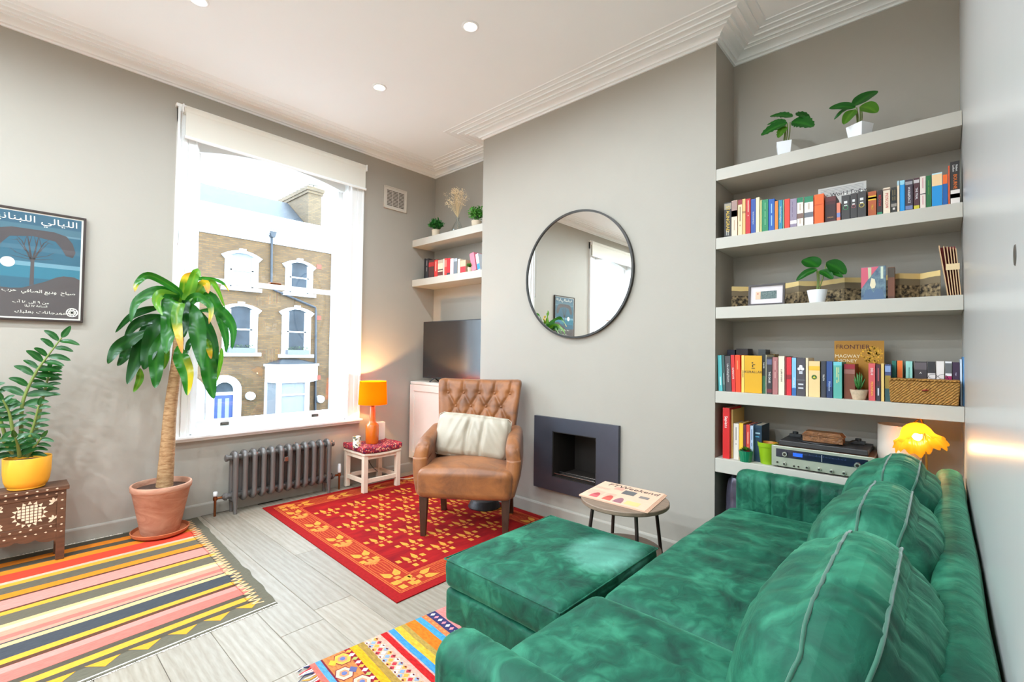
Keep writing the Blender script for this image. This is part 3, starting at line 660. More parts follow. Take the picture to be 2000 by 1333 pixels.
CREAM = mat('cream_leather', (176, 163, 144), .42, nz=(5, .06), bump=(30, .1))
Rz = Matrix.Rotation(radians(-53.13), 3, 'Z'); off = Rz @ Vector((0, .03, 0))
CU = thing('cream_cushion', 'cream leather cushion with puckered seams leaning in the tan armchair', 'cushion', (2.346+off.x, 2.515+off.y, .46), radians(-53.13))
rot = Matrix.Rotation(radians(-16), 3, 'X') @ Matrix.Rotation(radians(5), 3, 'Y')
def cush(u, v, w, o):
    t = max(0, 1-u*u)*max(0, 1-w*w); y = o.y*(.5+.65*t**.5)
    for cxx in (-.035, .075): 
        q = o.x-cxx-.04*o.z; y *= 1-.2*math.exp(-q*q/.0002)
    rad = .012*noise.noise((o.x*30+o.z*18*(1 if o.x > 0 else -.6), 3, o.z*7))*(.3+abs(w))
    return Vector((o.x*(1-.03*w*w), y+rad*(1 if v < 0 else -1), o.z*(1-.05*u*u)))
loc(MB().rbox((0, 0, .165), (.55, .15, .32), .05, 44, cush, rot=rot), 'cushion_cover', CREAM, CU, smooth=4)
P = [rot @ Vector((x*.268, -.012, z*.152))+Vector((0, 0, .165)) for x, z in [(-1, -.9), (-1, .9), (-.9, 1), (.9, 1), (1, .9), (1, -.9), (.9, -1), (-.9, -1), (-1, -.9)]]
loc(MB().tube(P, .004, 6), 'piping', CREAM, CU, smooth=4)

# ---------------------------------------------------------------- mirror and fireplace
a, b, c, d = on(1133, 410.5, 0, XC-.02), on(1133, 660, 0, XC-.02), on(1027, 540, 0, XC-.02), on(1238.5, 530, 0, XC-.02)
mc = ((c.y+d.y)/2, (a.z+b.z)/2); mr_ = ((a.z-b.z)/2+(c.y-d.y)/2)/2
MR = thing('round_mirror', 'large round mirror with a thin dark metal rim above the fireplace', 'mirror', (XC, mc[0], mc[1]-mr_))
MB().lathe([(mr_-.014, -.016), (mr_-.014, -.024), (mr_, -.024), (mr_, 0), (mr_-.012, 0)], (XC-.001, mc[0], mc[1]), 96, axis=0, cap=False).build('rim', mat('gunmetal_rim', (70, 67, 64), .35, .8), MR, smooth=.6)
MB().lathe([(0, -.016), (mr_-.012, -.016), (mr_-.012, -.002), (0, -.002)], (XC-.001, mc[0], mc[1]), 96, axis=0).build('mirror_glass', mat('silvered_glass', (226, 226, 222), .01, 1), MR)
FPM = mat('brushed_dark_steel', (86, 88, 98), .42, .75, nz=(3, .1))
F = thing('wall_fireplace', 'dark steel panel fireplace set in the chimney breast below the mirror', 'fireplace', (XC, 1.98, .21))
y0, y1, z0, z1 = 1.613, 2.350, .210, .757; q = XC-.028
MB().box(q, XC-.001, y0, FB[0], z0, z1).box(q, XC-.001, FB[1], y1, z0, z1).box(q, XC-.001, FB[0], FB[1], z0, FB[2]).box(q, XC-.001, FB[0], FB[1], FB[3], z1).build('steel_surround', FPM, F)
SOOT = mat('black_firebox', (40, 33, 28), .5)
e = .001; m = MB()
m.box(XC+.262, XC+.279, FB[0]+e, FB[1]-e, FB[2]+e, FB[3]-e).box(q+.004, XC+.262, FB[0]+e, FB[0]+.006, FB[2]+e, FB[3]-e).box(q+.004, XC+.262, FB[1]-.006, FB[1]-e, FB[2]+e, FB[3]-e).box(q+.004, XC+.262, FB[0], FB[1], FB[2]+e, FB[2]+.006).box(q+.004, XC+.262, FB[0], FB[1], FB[3]-.006, FB[3]-e).build('firebox', SOOT, F)
MB().box(XC+.02, XC+.2, FB[0]+.05, FB[1]-.05, FB[2]+.006, FB[2]+.022).build('burner_tray', SOOT, F, bevel=.003)
for x in (q+.012, XC+.045): MB().tube([(x, FB[0]+.012, FB[2]+.026), (x, FB[1]-.012, FB[2]+.026)], .0035, 8).build('chrome_rail', CHROME, F, smooth=.8)

# ---------------------------------------------------------------- radiator
RX0, RX1, RY, RT = 1.215, 2.015, 3.985, .462
RAD = mat('pewter_radiator', (112, 106, 102), .38, .35, nz=(6, .06))
R_ = thing('column_radiator', 'pewter cast column radiator under the window', 'radiator', ((RX0+RX1)/2, RY, 0))
NS = 12; sp = (RX1-RX0)/NS
def section(x):
    m = MB()
    for y in (RY-.045, RY+.045):
        P = catmull([(x, y, .125), (x, y, .2), (x, y, .4), (x, y, .425)], 4); m.tube(P, [.019]*len(P), 10)
    for z, s_ in ((.418, 1), (.13, -1)):
        P = catmull([(x, RY-.045, z-s_*.008), (x, RY-.038, z+s_*.014), (x, RY-.012, z+s_*.03), (x, RY, z+s_*.024), (x, RY+.012, z+s_*.03), (x, RY+.038, z+s_*.014), (x, RY+.045, z-s_*.008)], 4); m.tube(P, .0195, 10)
        m.tube([(x-.02, RY, z), (x+.02, RY, z)], [.026, .026], 12)
    return m
first = section(RX0+sp/2).build('column_section', RAD, R_, smooth=1.0)
for i in range(1, NS):
    o = first.copy(); COL.objects.link(o); o.location.x += sp*i
for z in (.418, .13): MB().tube([(RX0-.012, RY, z), (RX1+.012, RY, z)], .0205, 14).build('connector_tube', RAD, R_, smooth=.8)
for x in (RX0+sp/2, RX1-sp/2):
    for y in (RY-.045, RY+.045):
        MB().tube([(x, y, .12), (x, y-.006, .05), (x, y-.01, .0)], [.019, .013, .012], 10).build('foot', RAD, R_, smooth=1)
for s_, x in ((-1, RX0-.012), (1, RX1+.012)):
    MB().lathe([(0, 0), (.026, 0), (.026, s_*.014), (.015, s_*.02), (0, s_*.02)] , (x, RY, .418), 10, axis=0).build('end_plug', RAD, R_, smooth=.6)
    MB().lathe([(0, 0), (.028, 0), (.026, s_*.016), (.013, s_*.03), (0, s_*.03)], (x, RY, .13), 10, axis=0).build('bush', RAD, R_, smooth=.6)
    xv = x+s_*.075
    v = MB().tube([(x+s_*.02, RY, .13), (xv, RY, .13)], .009, 10).tube([(xv, RY, .0), (xv, RY, .155)], .0085, 10).lathe([(.0, .118), (.014, .118), (.016, .13), (.014, .142), (0, .142)], (xv, RY, 0), 12).build('valve_pipe', BRASS, R_, smooth=.8)
    MB().lathe([(0, .15), (.013, .15), (.015, .158), (.015, .175 if s_ < 0 else .2), (.012, .18 if s_ < 0 else .225), (0, .18 if s_ < 0 else .226)], (xv, RY, 0), 14).build('valve_cap', WHITE, v, smooth=.7)
q = on(559, 897, 1, RY-.066)
MB().box(q.x-.016, q.x+.016, RY-.072, RY-.064, q.z-.018, q.z+.018).build('mounting_clip', CHROME, R_, bevel=.002)

# ---------------------------------------------------------------- white stool, lamp and the things on it
SX0, SX1, SY0, SY1 = 2.172, 2.545, 3.690, 4.035
CHALK = mat('chalky_cream_wood', (226, 205, 182), .6, nz=(9, .06), stretch=(3, 3, 1))
ST = thing('white_stool', 'low cream painted stool with square legs beside the radiator', 'stool', ((SX0+SX1)/2, (SY0+SY1)/2, 0))
for x in (SX0, SX1-.042):
    for y in (SY0, SY1-.042): MB().box(x, x+.042, y, y+.042, .007, .325).build('leg', CHALK, ST, bevel=.003)
for a, b, c, d in ((SX0+.042, SX1-.042, SY0+.008, SY0+.03), (SX0+.042, SX1-.042, SY1-.03, SY1-.008), (SX0+.008, SX0+.03, SY0+.042, SY1-.042), (SX1-.03, SX1-.008, SY0+.042, SY1-.042)):
    MB().box(a, b, c, d, .085, .12).build('stretcher', CHALK, ST, bevel=.002); MB().box(a, b, c, d, .29, .325).build('apron', CHALK, ST, bevel=.002)
MB().rbox(((SX0+SX1)/2, (SY0+SY1)/2, .336), (SX1-SX0+.01, SY1-SY0+.01, .024), .008, 10, lambda u, v, w, o: o+Vector((0, 0, -.012*max(0, 1-u*u)*(1 if abs(v) > .7 else .3)))).build('stool_top', CHALK, ST, smooth=4)
def woven(name, cols, scale):
    m = bpy.data.materials.new(name); m.use_nodes = True; nt = m.node_tree; p = nt.nodes['Principled BSDF']; p.inputs['Roughness'].default_value = .9
    tc = nt.nodes.new('ShaderNodeTexCoord'); v = nt.nodes.new('ShaderNodeTexVoronoi'); v.inputs['Scale'].default_value = scale; nt.links.new(tc.outputs['Object'], v.inputs['Vector'])
    sp_ = nt.nodes.new('ShaderNodeSeparateColor'); nt.links.new(v.outputs['Color'], sp_.inputs[0])
    r = nt.nodes.new('ShaderNodeValToRGB'); r.color_ramp.interpolation = 'CONSTANT'
    while len(r.color_ramp.elements) < len(cols): r.color_ramp.elements.new(.5)
    for i, c in enumerate(cols): r.color_ramp.elements[i].position = i/len(cols); r.color_ramp.elements[i].color = L(c)
    nt.links.new(sp_.outputs[0], r.inputs[0]); nt.links.new(r.outputs[0], p.inputs['Base Color'])
    b = nt.nodes.new('ShaderNodeBump'); b.inputs['Strength'].default_value = .5; b.inputs['Distance'].default_value = .004; nt.links.new(v.outputs['Distance'], b.inputs['Height']); nt.links.new(b.outputs[0], p.inputs['Normal'])
    return m
PAD = thing('woven_seat_pad', 'crimson and purple woven pad draped over the low cream stool', 'pad', ((SX0+SX1)/2, (SY0+SY1)/2, .345))
MB().rbox(((SX0+SX1)/2, (SY0+SY1)/2, .372), (SX1-SX0+.03, SY1-SY0+.02, .045), .018, 18, lambda u, v, w, o: o+Vector((0, 0, (-.006 if w > 0 else -.012)*max(0, 1-u*u)*abs(v)+.006*fb((o.x*14, o.y*14, 1))+.012*u*u*(w > 0)))).build('woven_cover', woven('crimson_weave', [(120, 20, 40), (160, 30, 52), (96, 22, 60), (190, 60, 70), (140, 24, 40), (214, 150, 120), (80, 30, 70), (170, 40, 40)], 90), PAD, smooth=4)
ORG = mat('orange_glazed_ceramic', (212, 104, 22), .25, nz=(4, .12), coat=.5)
def shade_mat():
    m = bpy.data.materials.new('orange_lamp_shade'); m.use_nodes = True; nt = m.node_tree; nt.nodes.clear()
    o = nt.nodes.new('ShaderNodeOutputMaterial'); a = nt.nodes.new('ShaderNodeAddShader'); d = nt.nodes.new('ShaderNodeBsdfDiffuse'); t = nt.nodes.new('ShaderNodeBsdfTranslucent')
    d.inputs[0].default_value = L((250, 132, 12)); t.inputs[0].default_value = L((255, 168, 20))
    mx = nt.nodes.new('ShaderNodeMixShader'); mx.inputs[0].default_value = .5
    nt.links.new(d.outputs[0], mx.inputs[1]); nt.links.new(t.outputs[0], mx.inputs[2]); nt.links.new(mx.outputs[0], o.inputs[0]); return m
lx, ly, lz = 2.345, 3.855, .395
LP = thing('table_lamp', 'orange bottle-shaped ceramic lamp with a lit orange drum shade', 'lamp', (lx, ly, lz))
MB().lathe([(0, 0), (.052, 0), (.058, .012), (.060, .10), (.058, .165), (.050, .178), (.034, .19), (.029, .21), (.024, .33), (.022, .336), (.0, .336)], (lx, ly, lz), 32).build('lamp_base', ORG, LP, smooth=.7)
MB().lathe([(.010, .336), (.016, .338), (.017, .37), (.010, .372)], (lx, ly, lz), 16).build('lamp_holder', BLACK, LP, smooth=.7)
z0, z1 = .752, .962
MB().lathe([(.128, z0), (.118, z1), (.1165, z1), (.1265, z0)], (lx, ly, 0), 48, cap=False).build('lamp_shade', shade_mat(), LP, smooth=.7)
m = MB()
for k in range(3): a = k*2*pi/3+.4; m.tube([(lx, ly, .765), (lx+.125*cos(a), ly+.125*sin(a), .765)], .0015, 5)
m.build('shade_carrier', BLACK, LP)
MB().lathe([(.012, .77), (.024, .80), (.03, .835), (.022, .865), (0, .875)], (lx, ly, 0), 16).build('bulb', mat('lamp_bulb', (255, 210, 150), .4, emis=(255, 196, 120), em=18), LP, smooth=4)
l = bpy.data.lights.new('bulb_light', 'POINT'); l.energy = 16; l.color = (1, .62, .26); l.shadow_soft_size = .012
o = bpy.data.objects.new('bulb_light', l); COL.objects.link(o); o.parent = LP; o.location = (0, 0, .892-lz)
c = on(697, 852, 1, 3.80)
T = thing('tea_light_jar', 'small pale jar with leaf decoration beside the orange lamp', 'jar', (c.x, 3.80, .39))
MB().lathe([(0, .39), (.031, .39), (.033, .4), (.033, .485), (.030, .488), (.028, .484), (.028, .40), (0, .40)], (c.x, 3.80, 0), 24).build('jar_body', woven('jar_print', [(236, 230, 214), (240, 234, 220), (120, 120, 84), (236, 230, 214), (214, 180, 90), (90, 90, 80)], 60), T, smooth=.7)
MB().box(2.40, 2.535, 3.935, 3.985, .378, .565).build('wifi_router', mat('white_plastic', (236, 226, 214), .4), bevel=.008); tag(bpy.context.scene.objects['wifi_router'], 'white plastic box standing behind the orange lamp on the stool', 'router')

# ---------------------------------------------------------------- television on its cabinet
CAB = thing('alcove_cabinet', 'white painted alcove cupboard under the television', 'cabinet', (3.05, 3.54, .10))
CW = mat('warm_white_cabinet', (226, 217, 205), .45)
y0, y1, xf = BR1+.002, YW-.02, 2.915
MB().box(xf, XA-.002, y0, y1, .145, .905).build('carcass', CW, CAB, bevel=.002); MB().box(xf-.012, XA-.002, y0, y1, .906, .932).build('cabinet_top', CW, CAB, bevel=.002)
ym = (y0+y1)/2
for a, b in ((y0+.003, ym-.002), (ym+.002, y1-.003)):
    m = MB(); s_ = .062
    m.box(xf-.018, xf-.001, a, a+s_, .15, .9).box(xf-.018, xf-.001, b-s_, b, .15, .9).box(xf-.018, xf-.001, a+s_, b-s_, .15, .15+s_).box(xf-.018, xf-.001, a+s_, b-s_, .9-s_, .9).box(xf-.009, xf-.001, a+s_, b-s_, .15+s_, .9-s_)
    m.build('cabinet_door', CW, CAB, bevel=.0015)
MB().box(xf+.06, XA-.002, y0, y1, 0, .144).build('plinth', CW, CAB)
TV = thing('television', 'flat black television standing on the alcove cupboard', 'television', (2.97, 3.46, .932))
a = on(827, 629, 0, 2.955); b = on(823.5, 738, 0, 2.955); ty1, tz1, tz0 = a.y, a.z, b.z; ty0 = 3.005
MB().box(2.957, 2.985, ty0, ty1, tz0, tz1).build('casing', BLACK, TV, bevel=.003)
MB().box(2.9555, 2.957, ty0+.008, ty1-.008, tz0+.016, tz1-.008).build('screen', mat('dark_screen', (40, 37, 36), .16, spec=.6), TV)
for y in (ty0+.18, ty1-.18):
    MB().tube([(2.97, y, tz0+.004), (2.90+.03, y+.03, .937)], .006, 8).tube([(2.97, y, tz0+.004), (3.05, y+.03, .937)], .006, 8).build('foot', BLACK, TV, smooth=.8)

# ---------------------------------------------------------------- floor base behind the chair, cables
o = MB().lathe([(0, 0), (.128, 0), (.13, .008), (.12, .03), (.118, .032), (.112, .045), (.1, .058), (.098, .06), (.07, .07), (.03, .075), (0, .076)], (2.68, 2.72, .004), 40).build('ribbed_floor_disc', mat('black_ribbed_rubber', (44, 40, 40), .5, bump=(40, .3)), smooth=.4); tag(o, 'low black ribbed round base on the floor behind the armchair', 'base')
def cable(name, pts, r, m, label, cat='cable'):
    o = MB().tube(catmull(pts, 8), r, 6).build(name, m, smooth=1); tag(o, label, cat)
PLA = MATS['white_plastic']
cable('white_cable', [(2.76, 4.03, .10), (2.72, 3.98, .025), (2.66, 3.9, .012), (2.72, 3.8, .012), (2.86, 3.72, .05), (2.955, 3.6, .12)], .004, PLA, 'white cable looping along the skirting behind the stool')
cable('black_lamp_flex', [(2.33, 3.95, .34), (2.37, 3.97, .24), (2.46, 4.0, .12), (2.6, 4.02, .03), (2.72, 4.03, .06)], .003, BLACK, 'black lamp flex hanging down behind the cream stool')
s = thing('wall_socket', 'white double socket with plugs low on the wall behind the stool', 'socket', (2.62, YW, .22))
MB().box(2.56, 2.68, YW-.012, YW-.001, .22, .31).build('socket_plate', PLA, s, bevel=.003)
for x in (2.575, 2.635): MB().box(x, x+.035, YW-.045, YW-.012, .235, .28).build('plug', PLA if x > 2.6 else BLACK, s, bevel=.004)

# ---------------------------------------------------------------- shelves
for i, (u, v, v2) in enumerate(((0, 0, 0),)*0): pass
SH = {}
def shelf(key, x0, x1, y0, y1, z0, z1, label, group):
    o = MB().box(x0, x1, y0, y1, z0, z1).build('wall_shelf', SHELFP, bevel=.002); tag(o, label, 'shelf', group); SH[key] = z1
S5 = on(1398, 895, 0, XC).z; S5b = on(1398, 922, 0, XC).z
for k, a, b, t in ((1, 2.2871, 2.3557, 'topmost thick grey shelf of the right alcove, carrying two plants'), (2, 1.8757, 1.9426, 'second shelf from the top of the right alcove, full of books'), (3, 1.4621, 1.5296, 'middle shelf of the right alcove, carrying the folding panorama'), (4, .9656, 1.0334, 'fourth shelf of the right alcove, with books and a woven basket'), (5, S5b, S5, 'lowest visible shelf of the right alcove, carrying the receiver')):
    shelf(k, XC+.001, XA-.001, YB+.001, BR0-.001, a, b, t, 'right alcove shelves')
shelf('a', 2.908, XA-.001, BR1+.001, YW-.001, 2.326, 2.398, 'upper thick shelf in the alcove over the television, with two green plants', 'left alcove shelves')
shelf('b', 2.914, XA-.001, BR1+.001, YW-.001, 1.914, 1.983, 'lower thick shelf in the alcove over the television, with books', 'left alcove shelves')

# ---------------------------------------------------------------- round side table and newspaper
tx, ty, tz, tr = 2.212, 1.215, .50, .222
TW = mat('grey_brown_table_wood', (126, 104, 86), .5, nz=(6, .2), stretch=(8, 1, 1))
TT = thing('round_side_table', 'round two-tier wooden side table with dark metal legs by the ottoman', 'table', (tx, ty, 0))
MB().lathe([(0, tz-.022), (tr-.004, tz-.022), (tr, tz-.018), (tr, tz-.003), (tr-.003, tz), (0, tz)], (tx, ty, 0), 64).build('table_top', TW, TT, smooth=.5)
MB().lathe([(0, .235), (.181, .235), (.185, .24), (.185, .25), (0, .252)], (tx, ty, 0), 64).build('lower_tier', TW, TT, smooth=.5)
for k in range(4):
    a = radians(48+90*k); MB().tube([(tx+.165*cos(a), ty+.165*sin(a), tz-.022), (tx+.225*cos(a), ty+.225*sin(a), 0)], .009, 10).build('leg', mat('bronze_leg', (70, 58, 52), .4, .6), TT, smooth=.8)
zp = tz+.001; q = [on(u, v, 2, zp+.008) for u, v in ((1131, 966), (1182, 940), (1302, 966), (1265, 1000))]
NP = thing('newspaper', 'folded salmon pink weekend newspaper on the round side table', 'newspaper', ((q[0].x+q[2].x)/2, (q[0].y+q[2].y)/2, zp))
PINK = mat('salmon_newsprint', (222, 178, 150), .8, nz=(40, .03)); m = MB()
def NQ(u, v): return q[0].lerp(q[3], u).lerp(q[1].lerp(q[2], u), v)
for i in range(4):
    z0 = zp+i*.0019; g = [NQ(0-.0, 0), NQ(1-.012*i, 0), NQ(1-.012*i+.01, 1), NQ(0, 1)]
    m.add([(p.x, p.y, z) for z in (z0, z0+.0018) for p in g], [(3, 2, 1, 0), (4, 5, 6, 7), (0, 1, 5, 4), (1, 2, 6, 5), (2, 3, 7, 6), (3, 0, 4, 7)])
m.build('pages', PINK, NP)
ex = (q[3]-q[0]).normalized(); ey = (q[1]-q[0]).normalized(); zt = zp+.0079
INK = mat('newspaper_ink', (70, 58, 54), .8)
c = NQ(.53, .86); text('FTWeekend', .062, (c.x, c.y, zt), ex, Vector((0, 0, 1)).cross(ex), INK, NP, 'masthead', wide=.95)
def patch(name, u0, u1, v0, v1, col):
    g = [NQ(u0, v0), NQ(u1, v0), NQ(u1, v1), NQ(u0, v1)]; MB().add([(p.x, p.y, zt) for p in g], [(0, 1, 2, 3)]).build(name, flat(col), NP)
patch('photo', .45, .64, .52, .74, (96, 94, 92)); patch('photo', .72, .86, .50, .62, (128, 116, 110)); patch('photo', .28, .42, .66, .82, (206, 150, 130)); patch('photo', .64, .84, .08, .26, (206, 184, 120))
for u0, col in ((.12, (206, 88, 92)), (.32, (214, 90, 76)), (.48, (150, 96, 104))):
    pts = [NQ(u0+.065+.065*cos(t*pi/8), .06+.26*sin(t*pi/8)) for t in range(9)]; MB().add([(p.x, p.y, zt) for p in pts], [tuple(range(9))]).build('photo', flat(col), NP)
m = MB()
for k in range(11):
    v = .40-.03*k if k < 8 else .62-.04*(k-8); 
    for u0, u1 in (((.03, .26), (.29, .44)) if k < 8 else ((.03, .25),)):
        g = [NQ(u0, v), NQ(u1, v), NQ(u1, v+.008), NQ(u0, v+.008)]; m.add([(p.x, p.y, zt) for p in g], [(0, 1, 2, 3)])
m.build('text_lines', flat((168, 140, 126)), NP)['kind'] = 'stuff'
# ---------------------------------------------------------------- rugs
def weave(name, col, var=.12, sc=(160, 22, 1)):
    return mat(name, col, .95, nz=(1.0, var), stretch=sc, spec=.1, sheen=.1)
def wool(c, stretch=(25, 160, 1)): return mat('wool_%d_%d_%d' % tuple(c), c, .95, nz=(1.0, .14), stretch=stretch, spec=.1)
# striped kilim under the two big plants
KX0, KZ = -1.25, .005
cols = dict(d=(76, 68, 56), D=(62, 63, 66), o=(206, 118, 34), r=(202, 64, 44), p=(212, 122, 110), P=(208, 98, 86), c=(202, 164, 108), y=(204, 142, 50), g=(92, 84, 70), s=(210, 126, 104), b=(82, 54, 40), G=(178, 158, 134))
st = [(68, 95, 'd'), (95, 125, 'o'), (125, 155, 'd'), (155, 185, 'o'), (185, 240, 'r'), (240, 256, 'G'), (256, 280, 'y'), (280, 330, 'g'), (330, 364, 'o'), (364, 376, 'b'), (376, 450, 'p'), (450, 461, 'b'), (461, 486, 'y'), (486, 555, 'g'), (555, 575, 'c'), (575, 603, 'G'), (603, 640, 's'), (640, 668, 'P'), (668, 690, 's'), (690, 700, 'D'), (700, 726, 'c'), (726, 815, 'D'), (815, 850, 'y'), (850, 874, 'b'), (874, 915, 'p'), (915, 990, 'P'), (990, 1025, 'd'), (1025, 1066, 'y'), (1066, 1108, 'd')]
yk = lambda c: on(240, 1030+c/4.443, 2, 0).y
yfar, ynear = yk(60), yk(1226)
def kshear(x, y): t = (yfar-y)/(yfar-ynear); return y+(x-.30)*lerp(-.0, .075, t)
def kxr(y): t = (yfar-y)/(yfar-ynear); return lerp(1.03, .967, t)+.012*noise.noise((0, y*9, 3))
K = thing('striped_kilim', 'large flat kilim with pink, orange and grey stripes and a zigzag edge', 'rug', (.2, 3.1, 0))
n = 60; m = MB(); ys = [lerp(ynear, yfar, i/n) for i in range(n+1)]
edge = [(kxr(y), kshear(kxr(y), y)) for y in ys]
m.prism([(KX0, kshear(KX0, ynear))]+edge+[(KX0, kshear(KX0, yfar))], .0003, KZ, 2)
m.build('woven_ground', wool((92, 86, 72)), K)
groups = {}
random.seed(8)
for a, b, c in st:
    y1, y0 = yk(a), yk(b); N = 28
    xe = lambda y: kxr(y)-.10
    mb = MB(); top = []; bot = []
    for i in range(N+1):
        x = lerp(KX0, xe((y0+y1)/2), i/N); wob = .007
        top.append((x, kshear(x, y1)+wob*noise.noise((x*2.3, y1*9, 1)), KZ+.0006)); bot.append((x, kshear(x, y0)+wob*noise.noise((x*2.3, y0*9, 1)), KZ+.0006))
    mb.add(bot+top, [(i, i+1, N+2+i, N+1+i) for i in range(N)])
    nt_ = max(1, round((y1-y0)/.045)); x = xe((y0+y1)/2)
    for k in range(nt_):
        ya, yb = lerp(y0, y1, k/nt_), lerp(y0, y1, (k+1)/nt_)
        mb.add([(x-.002, kshear(x, ya), KZ+.0006), (x+.045, kshear(x, (ya+yb)/2), KZ+.0006), (x-.002, kshear(x, yb), KZ+.0006)], [(0, 1, 2)])
    mb.build('stripe', wool(cols[c]), K)
z = MB(); y = yk(1150); k = 0; prev = None
while y < yk(70):
    x = kxr(y)-(.10 if k % 2 else .045); p = Vector((x, kshear(x, y), KZ+.0012))
    if prev is not None:
        d = (p-prev).normalized(); q = Vector((-d.y, d.x, 0))*.0042; z.add([prev-q, prev+q, p+q, p-q], [(0, 1, 2, 3)])
    prev = p; y += .021; k += 1
z.build('zigzag_outline', wool((214, 168, 120)), K)['kind'] = 'stuff'
ya, yb = yk(1108), yk(1168)
for i in range(15):
    x = .86-i*.135
    MB().add([(x-.055, kshear(x, ya), KZ+.0008), (x, kshear(x, yb), KZ+.0008), (x+.055, kshear(x, ya), KZ+.0008)], [(0, 1, 2)]).build('triangle', wool((206, 138, 44)), K)
f = MB()
for i in range(420):
    x = lerp(KX0, .955, i/419); yy = kshear(x, ynear); f.add([(x, yy+.018, KZ+.001), (x+.006, yy+.018, KZ+.001), (x+.006+random.uniform(-.004, .004), yy-random.uniform(.002, .012), .001), (x, yy-.004, .002)], [(0, 1, 2, 3)])
    x = lerp(KX0, .6, i/419); yy = yfar+.0; f.add([(x, yy-.008, KZ+.001), (x+.006, yy-.008, KZ+.001), (x+.006+random.uniform(-.01, .01), yy+random.uniform(.01, .03), .002), (x, yy+.014, .003)], [(0, 3, 2, 1)])
f.build('fringe', wool((236, 222, 206)), K)['kind'] = 'stuff'

# red rug with yellow tulips
R0 = Vector((1.366, 1.99, 0)); ea = Vector((1, 0, 0)); eb = Vector((.036, .99935, 0)); RZ, RS, RT_ = .006, 1.45, 1.93
RR = thing('red_tulip_rug', 'bright red rug with yellow tulip border under the armchair', 'rug', (2.09, 2.95, 0))
def RP(s, t, z=0): p = R0+ea*s+eb*t; return (p.x, p.y, RZ+z)
def quadst(mb, pts, z): mb.add([RP(s, t, z) for s, t in pts], [tuple(range(len(pts)))])
m = MB(); P = [(0, 0), (RS, 0), (RS, RT_), (0, RT_)]; m.prism([RP(s, t)[:2] for s, t in P], .0003, RZ, 2); m.build('pile', wool((140, 22, 22), (60, 60, 1)), RR)
fi, bo = MB(), MB(); B0_, B1_ = .062, .215
quadst(fi, [(B1_, B1_), (RS-B1_, B1_), (RS-B1_, RT_-B1_), (B1_, RT_-B1_)], .0005); fi.build('field', mat('red_field_wool', (156, 26, 24), .95, two=(116, 14, 20), nz=(5, .3, .4), stretch=(1, 3, 1), spec=.1), RR)
for a, b in ((B0_, B1_),): 
    for q in ([(a, a), (RS-a, a), (RS-b, b), (b, b)], [(a, a), (b, b), (b, RT_-b), (a, RT_-a)], [(RS-a, a), (RS-a, RT_-a), (RS-b, RT_-b), (RS-b, b)], [(a, RT_-a), (b, RT_-b), (RS-b, RT_-b), (RS-a, RT_-a)]): quadst(bo, q, .0006)
bo.build('border_band', wool((150, 44, 28), (60, 60, 1)), RR)
ln = MB()
def ribbon(mb, pts, w_, z):
    for p, q in zip(pts, pts[1:]):
        d = Vector((q[0]-p[0], q[1]-p[1])); 
        if d.length < 1e-6: continue
        d.normalize(); k = Vector((-d.y, d.x))*w_/2; quadst(mb, [(p[0]-k.x, p[1]-k.y), (q[0]-k.x, q[1]-k.y), (q[0]+k.x, q[1]+k.y), (p[0]+k.x, p[1]+k.y)], z)
for a in (B0_, B0_+.012, B1_-.012, B1_): ribbon(ln, [(a, a), (RS-a, a), (RS-a, RT_-a), (a, RT_-a), (a, a)], .0055, .0009)
ye, og = MB(), MB()
def petal(c, d, ln_, w_):
    k = (-d[1], d[0]); return [(c[0]+d[0]*ln_*u+k[0]*w_*v, c[1]+d[1]*ln_*u+k[1]*w_*v) for u, v in ((0, -.3), (.35, -.5), (1, 0), (.35, .5), (0, .3))]
def sq(c, d, w_, l_): k = (-d[1], d[0]); return [(c[0]+d[0]*l_*u+k[0]*w_*v, c[1]+d[1]*l_*u+k[1]*w_*v) for u, v in ((-.5, -.5), (.5, -.4), (.5, .5), (-.5, .4))]
def unit(o, d):
    """one border repeat along direction d from o, the band being .13 wide"""
    k = (-d[1], d[0]); X = lambda u, v: (o[0]+d[0]*u+k[0]*v, o[1]+d[1]*u+k[1]*v)
    for v in (-.034, .034): quadst(ye, petal(X(.04, v*.55), (d[0]*.94+k[0]*.34*(1 if v > 0 else -1), d[1]*.94+k[1]*.34*(1 if v > 0 else -1)), .085, .05), .0011)
    for v in (-.042, .042): quadst(ye, sq(X(-.03, v), d, .036, .04), .0011)
    quadst(og, sq(X(.015, 0), d, .04, .03), .0011); quadst(og, sq(X(-.03, 0), d, .03, .03), .0011)
    for v in (-.05, -.03, -.012, .012, .03, .05): ribbon(ln, [X(.11, v*.8), X(.17, v), X(.235, v), X(.27, v*.4)], .004, .0011)
    quadst(og, petal(X(.30, 0), (-d[0], -d[1]), .06, .11), .001)
mb_ = (B0_+B1_)/2
for i in range(5): unit((mb_, .20+i*.345), (0, 1)); unit((RS-mb_, .20+i*.345), (0, 1))
for i in range(4): unit((.22+i*.33, mb_), (1, 0)); unit((.22+i*.33, RT_-mb_), (1, 0))
for a, b in ((0, 0), (1, 0), (0, 1), (1, 1)):
    for u in (-.03, .03):
        for v in (-.03, .03): quadst(ye, sq(((RS-mb_ if a else mb_)+u, (RT_-mb_ if b else mb_)+v), (0, 1), .04, .042), .0012)
random.seed(4)
